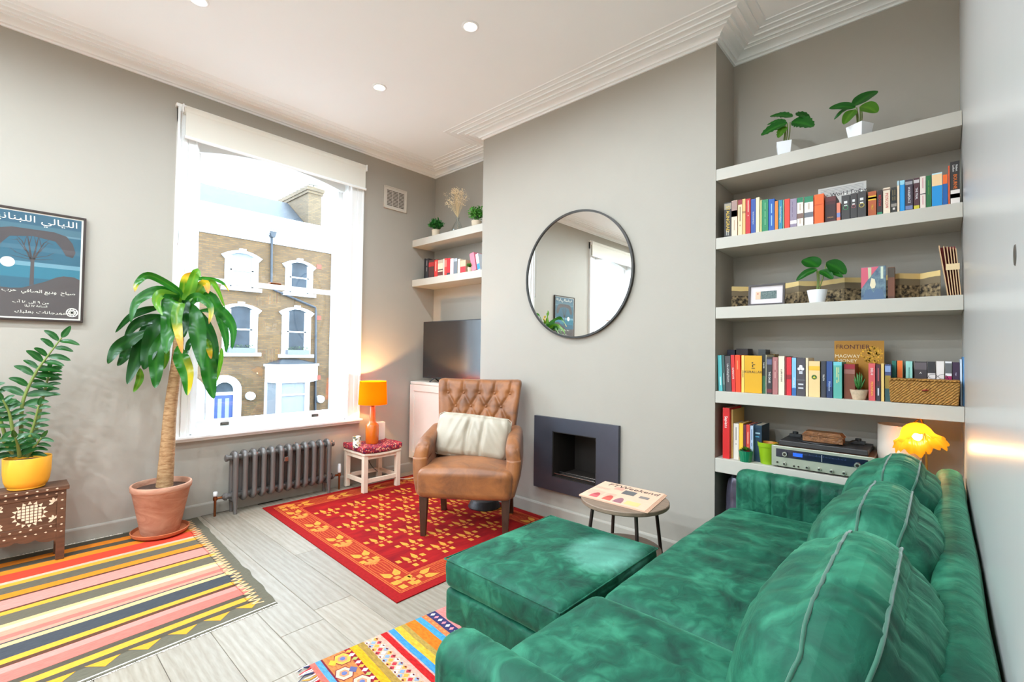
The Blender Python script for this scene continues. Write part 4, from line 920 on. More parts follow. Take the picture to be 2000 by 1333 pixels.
for r_ in range(7):
    for c_ in range(5):
        s_, t_ = .33+c_*.235+(r_ % 2)*.115, .34+r_*.19+c_*.02
        if s_ > RS-B1_-.04 or t_ > RT_-B1_-.1: continue
        for v in (-.026, .026): quadst(ye, petal((s_+v, t_), (v*4, .995), .085, .036), .0011)
        for u, v in ((-.005, -.022), (.03, -.018), (-.035, -.016)): quadst(og, sq((s_+u, t_+v), (.3, .95), .024, .02), .0011)
        for u, v in ((.078, .012), (-.082, .03), (.035, -.062), (-.03, -.07)): quadst(ye, sq((s_+u, t_+v), (.1, .99), .032, .036), .0011)
ln.build('border_line', wool((188, 92, 46), (60, 60, 1)), RR)['kind'] = 'stuff'; ye.build('yellow_motif', wool((196, 132, 52), (60, 60, 1)), RR)['kind'] = 'stuff'; og.build('orange_motif', wool((204, 118, 56), (60, 60, 1)), RR)['kind'] = 'stuff'

# small striped rug in front of the sofa
G0, G1 = on(601, 1304, 2, 0), on(865, 1189.7, 2, 0); ga = (G1-G0); GL = ga.length; ga.normalize(); gb = Vector((ga.y, -ga.x, 0))
GR = thing('patterned_runner', 'small rug of blue, red, yellow and patterned bands with tasselled ends by the sofa', 'rug', (1.1, 1.5, 0))
GP = lambda s, t, z=0: tuple(G0+ga*s+gb*t+Vector((0, 0, .005+z)))
end = 1.15; W3 = .80
MB().prism([GP(s, t)[:2] for s, t in ((0, 0), (0, W3), (end, W3), (end, 0))], .0003, .005, 2).build('pile', wool((190, 90, 80)), GR)
edge = [(340, 800), (420, 770), (480, 745), (500, 738), (740, 640), (800, 615), (880, 577), (950, 548), (1085, 485), (1130, 460), (1195, 432), (1212, 425), (1275, 397), (1345, 365), (1395, 343), (1505, 297), (1570, 268), (1625, 244), (1720, 203), (1850, 150)]
ss = [(on(540+x/5.556, 1160+y/5.556, 2, 0)-G0).dot(ga) for x, y in edge]+[.86, .9, .96, 1.02, 1.08, 1.15]
cl = [(196, 104, 90), (88, 146, 180), (120, 40, 52), (196, 120, 66), (146, 34, 44), (224, 160, 32), (166, 130, 62), (206, 170, 140), (226, 160, 140), (190, 34, 34), (206, 150, 140), (70, 140, 190), (226, 172, 56), (174, 142, 70), (226, 116, 34), (74, 150, 186), (214, 120, 74), (60, 56, 96), (214, 130, 122), (190, 40, 40), (80, 140, 180), (226, 170, 56), (170, 60, 60), (90, 140, 170), (196, 104, 90)]
bm = {}
for i in range(len(ss)-1):
    a, b = ss[i], ss[i+1]; c = cl[i % len(cl)]; mb = MB()
    wv = lambda q, t: GP(q+.003*noise.noise((q*9, t*9, 2)), t, .0006)
    mb.add([wv(q, W3*k/16) for k in range(17) for q in (a, b)], [(2*k, 2*k+2, 2*k+3, 2*k+1) for k in range(16)])
    c = tuple(int(q*.88) for q in c); mb.build('band', mat('band_%d_%d_%d' % c, c, .95, nz=(1, .25), stretch=(120, 40, 1), spec=.1), GR)
dm = {}
def dia(s, t, w_, h_, c, z=.0012, n=4):
    dm.setdefault(c, MB()).add([GP(s+w_*cos(2*pi*k/n), t+h_*sin(2*pi*k/n), z) for k in range(n)], [tuple(range(n))])
random.seed(12)
for k in range(26):                                           # lattice of small lozenges
    t = .02+k*.03
    for j in range(3): dia(lerp(ss[7], ss[8], (j+.5)/3), t+(j % 2)*.015, .012, .012, [(230, 222, 214), (120, 140, 170), (232, 140, 60), (170, 52, 60)][(k+j) % 4], .0013)
    for s_ in (ss[7]+.006, ss[8]-.006): dia(s_, t, .005, .008, (96, 40, 40), .0014)
    dia(lerp(ss[16], ss[17], .5), t, .008, .009, (230, 130, 70)); dia(lerp(ss[17], ss[18], .5), t, .014, .010, [(236, 226, 222), (206, 120, 130)][k % 2])
    dia(lerp(ss[4], ss[5], .5), t, .014, .011, [(222, 140, 60), (206, 200, 204), (150, 150, 80), (226, 160, 150)][k % 4])
for k in range(9):                                            # hexagon medallions
    t, s_ = .05+k*.088, lerp(ss[3], ss[4], .36 if k % 2 else .7)
    for w_, c in ((.038, (110, 32, 46)), (.034, (226, 170, 140) if k % 3 else (230, 150, 64)), (.02, (190, 120, 90)), (.011, (90, 100, 140))): dia(s_, t, w_, w_*1.15, c, .0010+(.04-w_)*.02, 6)
    dia(lerp(ss[3], ss[4], .75 if k % 2 else .25), t, .018, .022, (84, 84, 120) if k % 2 else (222, 150, 50), .0013)
for c, mb in dm.items(): mb.build('woven_motif', wool(c), GR)['kind'] = 'stuff'
t = MB(); tc_ = [(236, 230, 224), (60, 60, 90), (200, 50, 60), (220, 150, 60)]; tm = [wool(c) for c in tc_]
for k in range(70):
    y = W3*k/69; L_ = random.uniform(.035, .06)
    t.tube([GP(.004, y, .001), GP(-L_*.5, y+random.uniform(-.01, .01), .002), GP(-L_, y+random.uniform(-.014, .014), -.002)], [.003, .0026, .0012], 5, m=k % 4 if k % 3 else 0)
t.build('tassels', tm, GR)['kind'] = 'stuff'
# ---------------------------------------------------------------- plants
def leaf_mat(name, base, mid, tip=None, tip_at=.8, half=None):
    """leaf colour along its length (UV x) with a paler midrib (UV y); tip = yellowed end, half = one yellow side"""
    m = bpy.data.materials.new(name); m.use_nodes = True; nt = m.node_tree; p = nt.nodes['Principled BSDF']
    uv = nt.nodes.new('ShaderNodeUVMap'); uv.uv_map = 'UVMap'; s = nt.nodes.new('ShaderNodeSeparateXYZ'); nt.links.new(uv.outputs[0], s.inputs[0])
    r = nt.nodes.new('ShaderNodeValToRGB'); e = r.color_ramp.elements; e[0].color = L(base); e[1].color = L(base); e[0].position = .0
    if tip:
        e[1].position = 1; e[1].color = L(tip[1] if isinstance(tip[0], tuple) else tip)
        k = r.color_ramp.elements.new(max(.05, tip_at-.12)); k.color = L(base); k = r.color_ramp.elements.new(tip_at); k.color = L(tip[0] if isinstance(tip[0], tuple) else tip)
    nt.links.new(s.outputs[0], r.inputs[0])
    r2 = nt.nodes.new('ShaderNodeValToRGB'); e = r2.color_ramp.elements
    e[0].position = .34; e[0].color = (0, 0, 0, 1); e[1].position = .5; e[1].color = (1, 1, 1, 1); k = r2.color_ramp.elements.new(.66); k.color = (0, 0, 0, 1)
    nt.links.new(s.outputs[1], r2.inputs[0]); mx = nt.nodes.new('ShaderNodeMix'); mx.data_type = 'RGBA'
    mu = nt.nodes.new('ShaderNodeMath'); mu.operation = 'MULTIPLY'; mu.inputs[1].default_value = .45; nt.links.new(r2.outputs[0], mu.inputs[0]); nt.links.new(mu.outputs[0], mx.inputs[0])
    nt.links.new(r.outputs[0], mx.inputs[6]); mx.inputs[7].default_value = L(mid); out = mx.outputs[2]
    if half:
        g = nt.nodes.new('ShaderNodeMath'); g.operation = 'LESS_THAN'; g.inputs[1].default_value = .46; nt.links.new(s.outputs[1], g.inputs[0])
        g2 = nt.nodes.new('ShaderNodeMapRange'); g2.inputs[1].default_value = .3; g2.inputs[2].default_value = .75; nt.links.new(s.outputs[0], g2.inputs[0]); g3 = nt.nodes.new('ShaderNodeMath'); g3.operation = 'MULTIPLY'; nt.links.new(g.outputs[0], g3.inputs[0]); nt.links.new(g2.outputs[0], g3.inputs[1])
        m2 = nt.nodes.new('ShaderNodeMix'); m2.data_type = 'RGBA'; nt.links.new(g3.outputs[0], m2.inputs[0]); nt.links.new(out, m2.inputs[6]); m2.inputs[7].default_value = L(half); out = m2.outputs[2]
    nt.links.new(out, p.inputs['Base Color']); p.inputs['Roughness'].default_value = .28; p.inputs['Specular IOR Level'].default_value = .5
    # thin leaf: some light comes through
    o = nt.nodes['Material Output']; t = nt.nodes.new('ShaderNodeBsdfTranslucent'); ms = nt.nodes.new('ShaderNodeMixShader'); ms.inputs[0].default_value = .3
    nt.links.new(out, t.inputs[0]); nt.links.new(p.outputs[0], ms.inputs[1]); nt.links.new(t.outputs[0], ms.inputs[2]); nt.links.new(ms.outputs[0], o.inputs[0])
    return m
CAM = Vector((0, 0, EYE))
def leaf_mesh(pts, width, face=None, seg=12, shape=(.55, .75), fold=.18, thick=.0012, twist=0, cut=0, ripple=False):
    P = catmull(pts, max(2, seg//(len(pts)-1))); n = len(P); mb = MB(); rows = []; uvs = []
    for i, p in enumerate(P):
        t = i/(n-1); d = (P[min(i+1, n-1)]-P[max(i-1, 0)]).normalized()
        f = (face or (CAM-p)).normalized(); side = d.cross(f)
        if side.length < .05: side = d.cross(Vector((0, 0, 1)))
        side.normalize(); nr = side.cross(d).normalized()
        if twist: side = side*cos(twist*t)+nr*sin(twist*t); nr = side.cross(d).normalized()
        w_ = width/2*max(.02, (sin(pi*min(1, t**shape[0]*1.0)**1.0 if t < 1 else 0) if False else (min(1, t/.32)**.7)*((1-max(0, (t-.45)/.55)**1.55)**shape[1] if t > .45 else 1)))
        if cut and .15 < t < .95 and i % 2 == 0: w_ *= 1-cut
        rip = .16*w_*sin(t*19+len(pts)*2+p.x*40) if ripple else 0
        rows.append([p+side*w_*k+nr*(-fold*w_*(1-abs(k))+rip*k*abs(k)*2) for k in (-1, -.5, 0, .5, 1)]); uvs.append([(t, .5+.5*k) for k in (-1, -.5, 0, .5, 1)])
    vs = [q for r in rows for q in r]; uv = [q for r in uvs for q in r]
    fs = [(i*5+k, i*5+k+1, (i+1)*5+k+1, (i+1)*5+k) for i in range(n-1) for k in range(4)]
    mb.add(vs, fs, 0, uv); return mb
def add_leaf(parent, pts, width, m, name='leaf', **k): return leaf_mesh(pts, width, **k).build(name, m, parent, smooth=4)
GREEN = leaf_mat('dracaena_green', (26, 96, 18), (64, 132, 30)); DKGREEN = leaf_mat('dracaena_dark_green', (20, 72, 20), (46, 102, 28)); LIME = leaf_mat('dracaena_yellow_green', (86, 140, 24), (140, 168, 36))
YTIP = leaf_mat('dracaena_yellow_tip', (36, 108, 22), (84, 146, 34), ((206, 178, 30), (176, 96, 34)), .9); YEL = leaf_mat('dracaena_yellow', (76, 130, 24), (160, 166, 34), ((212, 178, 30), (196, 92, 26)), .7)
HALF = leaf_mat('dracaena_half_yellow', (36, 110, 20), (80, 140, 32), half=(206, 184, 24))
PX, PY = .775, 3.86
TERRA = mat('weathered_terracotta', (200, 154, 128), .85, two=(172, 116, 90), nz=(4, .3, 2), stretch=(1, 1, 2.6), bump=(30, .1)); TERRA2 = mat('terracotta_saucer', (178, 98, 58), .8, nz=(6, .12))
SOIL = mat('potting_soil', (70, 46, 34), .95, nz=(60, .4), bump=(70, .6)); BARK = mat('pale_ringed_bark', (184, 148, 106), .85, two=(134, 94, 56), nz=(22, .3), stretch=(1, 1, 4), bump=(30, .35))
D = thing('dracaena', 'tall dracaena with drooping yellowing leaves in a terracotta pot and saucer', 'potted plant', (PX, PY, 0))
MB().lathe([(0, .006), (.13, .006), (.155, .02), (.162, .04), (.157, .042), (.148, .024), (.128, .018), (0, .018)], (PX, PY, 0), 48).build('saucer', TERRA2, D, smooth=.7)
MB().lathe([(0, .02), (.102, .02), (.108, .03), (.160, .300), (.164, .304), (.168, .308), (.171, .335), (.167, .342), (.158, .342), (.153, .33), (.150, .30), (0, .30)], (PX, PY, 0), 56).build('pot', TERRA, D, smooth=.7)
MB().lathe([(0, .318), (.06, .316), (.152, .308)], (PX, PY, 0), 32, cap=False).build('soil', SOIL, D, smooth=4)
tb = on(321, 955, 1, PY); t1 = on(333, 800, 1, PY); t2 = on(347, 690, 1, PY); t3 = on(353, 590, 1, PY-.02)
P = catmull([(tb.x, tb.y, .30), tb.lerp(t1, .5), t1, t2, t3], 14)
MB().tube([p+Vector((.003*noise.noise((i, 0, 0)), .003*noise.noise((0, i, 0)), 0)) for i, p in enumerate(P)], [lerp(.050, .027, (i/(len(P)-1))**.8)*(1+.05*noise.noise((0, 0, i*1.7))) for i in range(len(P))], 14).build('trunk', BARK, D, smooth=4)
dl = [([(710, 240), (450, 90), (330, 150), (300, 240)], 62, 'Y', 3.8, 3.7), ([(720, 300), (520, 230), (320, 330), (262, 525)], 92, 'G', 3.84, 3.76), ([(700, 320), (560, 260), (500, 330), (560, 460)], 86, 'M', 3.8, 3.62), ([(580, 380), (400, 410), (250, 480), (120, 620)], 62, 'K', 3.88, 3.84),
 ([(600, 470), (450, 490), (300, 550), (205, 690)], 90, 'K', 3.88, 3.86), ([(420, 600), (250, 690), (130, 770), (50, 910)], 104, 'K', 3.86, 3.8), ([(300, 700), (240, 760), (200, 850), (140, 930)], 84, 'K', 3.9, 3.88), ([(560, 480), (450, 580), (330, 830), (230, 1100)], 135, 'K', 3.9, 3.86),
 ([(600, 470), (500, 580), (430, 800), (385, 965)], 140, 'D', 3.86, 3.82), ([(650, 300), (640, 450), (610, 640), (590, 815)], 150, 'G', 3.74, 3.58), ([(570, 600), (505, 800), (500, 1000), (490, 1135)], 112, 'G', 3.84, 3.78), ([(720, 340), (690, 470), (710, 640), (742, 815)], 84, 'L', 3.7, 3.56),
 ([(770, 340), (755, 430), (770, 560), (758, 665)], 80, 'D', 3.74, 3.66), ([(745, 320), (755, 200), (775, 100), (850, 60)], 70, 'L', 3.84, 3.78), ([(765, 340), (815, 230), (850, 110), (880, 45), (912, 105)], 84, 'M', 3.8, 3.74), ([(780, 370), (850, 295), (920, 300), (1010, 390), (990, 540)], 84, 'Y', 3.8, 3.7),
 ([(810, 320), (900, 215), (960, 160), (985, 255)], 100, 'L', 3.82, 3.74), ([(880, 280), (1000, 150), (1070, 220), (1140, 390)], 56, 'M', 3.86, 3.84), ([(990, 270), (1060, 390), (1150, 470), (1215, 590), (1205, 775)], 110, 'G', 3.82, 3.78), ([(1060, 420), (1110, 520), (1150, 680), (1150, 805)], 80, 'G', 3.84, 3.82),
 ([(790, 400), (870, 540), (900, 760), (925, 955)], 150, 'G', 3.74, 3.62), ([(830, 420), (960, 560), (1040, 760), (1050, 1010)], 110, 'D', 3.84, 3.8), ([(930, 740), (980, 900), (1000, 1080), (1035, 1235)], 132, 'G', 3.82, 3.78), ([(950, 670), (985, 740), (1010, 865)], 60, 'L', 3.78, 3.74),
 ([(700, 740), (735, 860), (785, 1010), (790, 1205)], 126, 'H', 3.76, 3.68), ([(1110, 760), (1100, 880), (1065, 1070)], 40, 'M', 3.86, 3.86), ([(350, 950), (345, 1060), (290, 1175)], 56, 'M', 3.9, 3.92), ([(815, 670), (795, 750), (770, 840)], 44, 'D', 3.84, 3.82), ([(860, 130), (1010, 120), (1120, 160), (1180, 240)], 34, 'Y', 3.88, 3.86), ([(560, 700), (590, 830), (570, 960)], 60, 'M', 3.88, 3.88)]
LM = dict(G=GREEN, D=DKGREEN, K=DKGREEN, M=LIME, Y=YTIP, L=YEL, H=HALF)
for pts, w_, c, y0, y1 in dl:
    Q = [Vector((PX+.06, PY-.01, 1.50)).lerp(on(200+pts[0][0]/4.76, 520+pts[0][1]/4.76, 1, y0), .5)] if pts[0][0] > 600 and pts[0][1] < 500 else []
    n_ = len(pts)
    Q += [on(200+x/4.76, 520+y/4.76, 1, lerp(y0, y1, i/(n_-1))) for i, (x, y) in enumerate(pts)]
    add_leaf(D, Q, w_/4.76/282, LM[c], seg=24, ripple=True)
# ZZ plant in a yellow pot on the inlaid table
ZX, ZY, ZZ0 = .142, 3.868, .437
Z = thing('zz_plant', 'dark green glossy plant with feathered stems in a yellow ribbed pot', 'potted plant', (ZX, ZY, ZZ0))
YP = mat('yellow_pot_glaze', (238, 168, 40), .5)
MB().lathe([(0, 0), (.074, 0), (.078, .004), (.078, .012), (.086, .02), (.094, .045), (.099, .09), (.101, .172), (.099, .176), (.095, .172), (.092, .12), (0, .12)], (ZX, ZY, ZZ0), 96, wob=lambda a, h: 1+.006*cos(48*a)).build('pot', YP, Z, smooth=.7)
MB().lathe([(0, .155), (.094, .15)], (ZX, ZY, ZZ0), 24, cap=False).build('soil', SOIL, Z)
ZG = leaf_mat('zz_leaf', (30, 86, 30), (70, 122, 54)); STEM = mat('plant_stem', (110, 126, 58), .5)
zp = lambda x, y, d=0: on(x/2.839, 630+y/2.836, 1, ZY+d)
random.seed(3)
def zz_stem(pts, d0, d1, first, npair, ll, up=.35):
    P = catmull([zp(x, y, lerp(d0, d1, i/(len(pts)-1))) for i, (x, y) in enumerate(pts)], 12); n = len(P)
    MB().tube(P, [lerp(.011, .0035, i/(n-1)) for i in range(n)], 8).build('stem', STEM, Z, smooth=4)
    for k in range(npair):
        t = first+(1-first)*k/(npair-.5); i = min(n-2, int(t*(n-1))); p = P[i]; d = (P[i+1]-P[i]).normalized(); f = (CAM-p).normalized(); sd = d.cross(f).normalized()
        for s_ in (-1, 1):
            e = (sd*s_+d*up+f*random.uniform(-.25, .3)).normalized(); L_ = ll*random.uniform(.85, 1.1)*(1-.3*t)
            tip = p+e*L_+Vector((0, 0, -.1*L_)); mid = p+e*L_*.5+Vector((0, 0, .06*L_)); fc = (f+Vector((0, 0, .5+random.uniform(-.3, .3)))).normalized()
            add_leaf(Z, [p, mid, tip], L_*.36, ZG, seg=8, face=fc)
    add_leaf(Z, [P[-1], P[-1]+d*ll*.3, P[-1]+d*ll*.65], ll*.26, ZG, seg=8)
zz_stem([(118, 745), (118, 560), (130, 430), (195, 285), (262, 190), (342, 85)], .0, -.02, .36, 9, .125)
zz_stem([(170, 745), (205, 570), (240, 410), (268, 300), (275, 255)], .02, .05, .5, 8, .085)
zz_stem([(90, 745), (70, 600), (50, 500), (15, 430)], -.02, -.05, .4, 6, .085)
zz_stem([(140, 745), (165, 640), (190, 560), (215, 460)], -.03, -.06, .35, 6, .075)
zz_stem([(60, 745), (20, 600), (-10, 500), (-60, 350)], .01, .02, .5, 6, .09)
zz_stem([(150, 745), (190, 690), (230, 640)], -.05, -.09, .2, 4, .08)
zz_stem([(80, 745), (40, 690), (0, 640)], -.05, -.10, .2, 4, .09)
zz_stem([(110, 745), (100, 690), (85, 640)], -.06, -.13, .15, 4, .09)

# little artificial plants on the right-hand shelves
FG = leaf_mat('silk_leaf', (26, 92, 24), (64, 136, 40)); FG2 = leaf_mat('silk_leaf_light', (70, 120, 24), (110, 156, 50)); POTW = mat('white_ceramic', (238, 238, 240), .35)
def shelf_plant(name, label, pot, base, leaves, stems, X, zs, sc, ox, oy, group='small plants with broad leaves', cut=0):
    f = lambda x, y, d=0: on(ox+x/sc, oy+y/sc, 0, X+d)
    T = thing(name, label, 'potted plant', (X, base.y, zs), group=group)
    pot(T, base)
    for (x0, y0), (x1, y1) in stems: MB().tube(catmull([f(x0, y0), f((x0+x1)/2+8, (y0+y1)/2), f(x1, y1, -.01)], 5), .0028, 6).build('stem', STEM, T, smooth=4)
    for (x0, y0), (x1, y1), w_, d, m_ in leaves:
        a, b = f(x0, y0, -.01), f(x1, y1, d); mid = a.lerp(b, .5)+Vector((0, 0, .012)); dpt = (X*CF.x+a.y*CF.y)
        add_leaf(T, [a, mid, b], 1.45*w_/sc/(FPX/dpt), FG if m_ == 0 else FG2, seg=14, face=((CAM-a).normalized()+Vector((0, 0, .9))), cut=cut, fold=.25)
    return T
def square_pot(w0, w1, h, rot):
    def f(T, b):
        m = MB(); R_ = Matrix.Rotation(rot, 3, 'Z'); z0 = WM[T].translation.z
        lo = [R_ @ Vector((x*w0/2, y*w0/2, 0)) for x, y in ((-1, -1), (1, -1), (1, 1), (-1, 1))]; hi = [R_ @ Vector((x*w1/2, y*w1/2, h)) for x, y in ((-1, -1), (1, -1), (1, 1), (-1, 1))]; o = Vector((WM[T].translation.x, b.y, z0))
        inn = [R_ @ Vector((x*(w1/2-.004), y*(w1/2-.004), h)) for x, y in ((-1, -1), (1, -1), (1, 1), (-1, 1))]; fl_ = [R_ @ Vector((x*(w1/2-.005), y*(w1/2-.005), h-.01)) for x, y in ((-1, -1), (1, -1), (1, 1), (-1, 1))]
        m.add([o+p for p in lo+hi+inn+fl_], [(3, 2, 1, 0)]+[(i, (i+1) % 4, 4+(i+1) % 4, 4+i) for i in range(4)]+[(4+i, 4+(i+1) % 4, 8+(i+1) % 4, 8+i) for i in range(4)]+[(8+i, 8+(i+1) % 4, 12+(i+1) % 4, 12+i) for i in range(4)]+[(12, 13, 14, 15)])
        m.build('pot', POTW, T)
    return f
X1 = 2.925; b1 = on(1531, 300, 0, X1); b2 = on(1679, 266, 0, X1)
shelf_plant('monstera_plant', 'small split-leaf plant in a white square pot, left of the two on the top shelf', square_pot(.058, .072, .074, .25), b1, [((735, 430), (415, 592), 110, -.05, 0), ((720, 420), (488, 462), 60, .04, 0), ((800, 365), (525, 356), 84, .08, 0), ((790, 420), (1058, 484), 150, -.03, 0), ((840, 345), (1020, 390), 110, .05, 0), ((715, 480), (625, 622), 84, -.05, 1)], [((700, 680), (715, 470)), ((720, 680), (735, 440)), ((745, 670), (770, 430)), ((690, 670), (700, 470))], X1, SH[1], 6.25, 1420, 170, cut=.22)
shelf_plant('pothos_plant', 'small broad-leaved plant in a white square pot, right of the two on the top shelf', square_pot(.066, .082, .066, 1.05), b2, [((1570, 250), (1243, 262), 92, -.02, 0), ((1530, 235), (1842, 48), 120, .06, 0), ((1630, 230), (1836, 312), 120, -.03, 1), ((1560, 275), (1425, 458), 96, -.06, 1), ((1490, 262), (1303, 398), 50, .02, 0)], [((1600, 450), (1580, 250)), ((1620, 450), (1620, 240)), ((1640, 445), (1640, 250)), ((1590, 450), (1560, 270))], X1, SH[1], 6.25, 1420, 170)
def round_pot(r0, r1, h, m_, wob=None, rim=None):
    def f(T, b):
        o = (WM[T].translation.x, b.y, WM[T].translation.z)
        MB().lathe([(0, 0), (r0, 0), (r1, h*.97), (r1, h), (r1-.004, h), (r1-.006, h-.012), (0, h-.012)], o, 40, wob=wob).build('pot', m_, T, smooth=.7)
        MB().lathe([(0, h-.01), (r1-.006, h-.011)], o, 20, cap=False).build('soil', SOIL, T)
    return f
X3 = 2.91; b3 = on(1596, 590, 0, X3)
shelf_plant('heart_leaf_plant', 'small plant with round heart-shaped leaves in a white tapered pot on the middle shelf', round_pot(.034, .046, .066, POTW), b3, [((1470, 335), (1218, 222), 175, .04, 0), ((1590, 260), (1898, 446), 165, -.01, 0), ((1450, 365), (1122, 548), 92, -.05, 0), ((1490, 390), (1690, 526), 104, -.05, 0), ((1560, 410), (1852, 496), 80, -.03, 0)], [((1440, 700), (1460, 400)), ((1460, 700), (1480, 390)), ((1475, 700), (1590, 280)), ((1450, 700), (1440, 370))], X3, SH[3], 8, 1415, 480)
# bushy little plants and dried flowers
def bush(name, label, c, r, h, pot_r, pot_h, n, col, seed, group=None, grass=False, potm=None, leaf=.018):
    T = thing(name, label, 'potted plant', c, group=group); random.seed(seed)
    potm = potm or mat('cream_pot', (206, 186, 160), .7)
    MB().lathe([(0, 0), (pot_r*.85, 0), (pot_r, pot_h*.95), (pot_r, pot_h), (pot_r-.004, pot_h), (0, pot_h-.008)], c, 28).build('pot', potm, T, smooth=.7)
    m = MB(); o = Vector(c)+Vector((0, 0, pot_h-.005))
    for i in range(n):
        a = random.uniform(0, 2*pi); e = random.uniform(.1, 1)**.6; d = Vector((cos(a)*e*r, sin(a)*e*r, h*(1-.45*e*e)*random.uniform(.6, 1.05)))
        b0 = Vector((d.x*.15, d.y*.15, 0))
        if grass or i % 4 == 0: m.tube([o+b0, o+b0.lerp(d, .5)+Vector((0, 0, .01)), o+d], [.0012, .0011, .0006], 4)
        for k in range(5 if not grass else 6):
            t = random.uniform(.45, 1); p = o+b0.lerp(d, t); q = Vector((random.uniform(-1, 1), random.uniform(-1, 1), random.uniform(-.2, 1))).normalized(); s_ = q.cross(Vector((random.uniform(-1, 1), random.uniform(-1, 1), 1))).normalized()*leaf*.3
            m.add([p, p+q*leaf*.5+s_, p+q*leaf, p+q*leaf*.5-s_], [(0, 1, 2, 3)])
    f = m.build('foliage', col, T); f['kind'] = 'stuff'; return T
LG = mat('faux_foliage', (34, 110, 34), .6, nz=(40, .5)); LG2 = mat('faux_foliage_light', (74, 140, 44), .6, nz=(40, .4))
A = lambda x, y, X: on(800+x/6.056, 350+y/6.056, 0, X)
b = A(300, 660, 2.96); bush('leafy_plant', 'dark green bushy plant in a cream pot, left on the upper shelf', (2.97, b.y, SH['a']), .082, .125, .042, .07, 150, LG, 5, 'bushy plants on the upper alcove shelf', leaf=.024)
b = A(772, 530, 2.96); bush('leafy_plant', 'bright green bushy plant in a cream pot, right on the upper shelf', (2.98, b.y, SH['a']), .085, .15, .048, .06, 130, LG2, 9, 'bushy plants on the upper alcove shelf', leaf=.026)
b = A(705, 1085, 2.93); bush('leafy_plant', 'tiny green plant in a cream pot before the red-footed tan book', (2.942, b.y, SH['b']), .030, .05, .026, .04, 60, LG2, 13, leaf=.016)
b = A(548, 600, 2.98); vy, vz = b.y, SH['a']
V = thing('glass_bud_vase', 'clear glass vase with dried cream flowers between the two bushy plants', 'vase', (3.0, vy, vz))
VG = glass_mat('clear_vase_glass', (.93, .95, .95), .12)
MB().lathe([(0, .004), (.055, .004), (.062, .012), (.060, .03), (.040, .075), (.016, .115), (.014, .135), (.020, .15), (.018, .15), (.012, .135), (.014, .115), (.037, .075), (.055, .03), (.056, .012), (0, .010)], (3.0, vy, vz), 32).build('vase_glass', VG, V, smooth=4)
random.seed(21); m, mf = MB(), MB()
for i in range(80):
    a = random.gauss(0, 1); q = Vector((3.0+random.uniform(-.05, .05), vy+.03+a*.058+random.uniform(-.02, .02), vz+.15+random.uniform(.14, .29)-.3*abs(a*.05))); k = Vector((3.0, vy, vz+.15))
    m.tube([Vector((3.0, vy, vz+.02)), k, k.lerp(q, .5)+Vector((0, .004, .02)), q], [.0009]*4, 4)
    for j in range(7):
        p = q+Vector((random.gauss(0, .012), random.gauss(0, .014), random.gauss(0, .012))); r_ = random.uniform(.003, .0055)
        mf.add([p+Vector(d)*r_ for d in ((1, 0, 0), (-1, 0, 0), (0, 1, 0), (0, -1, 0), (0, 0, 1), (0, 0, -1))], [(0, 2, 4), (2, 1, 4), (1, 3, 4), (3, 0, 4), (2, 0, 5), (1, 2, 5), (3, 1, 5), (0, 3, 5)])
m.build('dried_stems', mat('dried_stem', (206, 182, 140), .8), V)['kind'] = 'stuff'; mf.build('dried_flowers', mat('dried_flower', (234, 214, 178), .8), V)['kind'] = 'stuff'
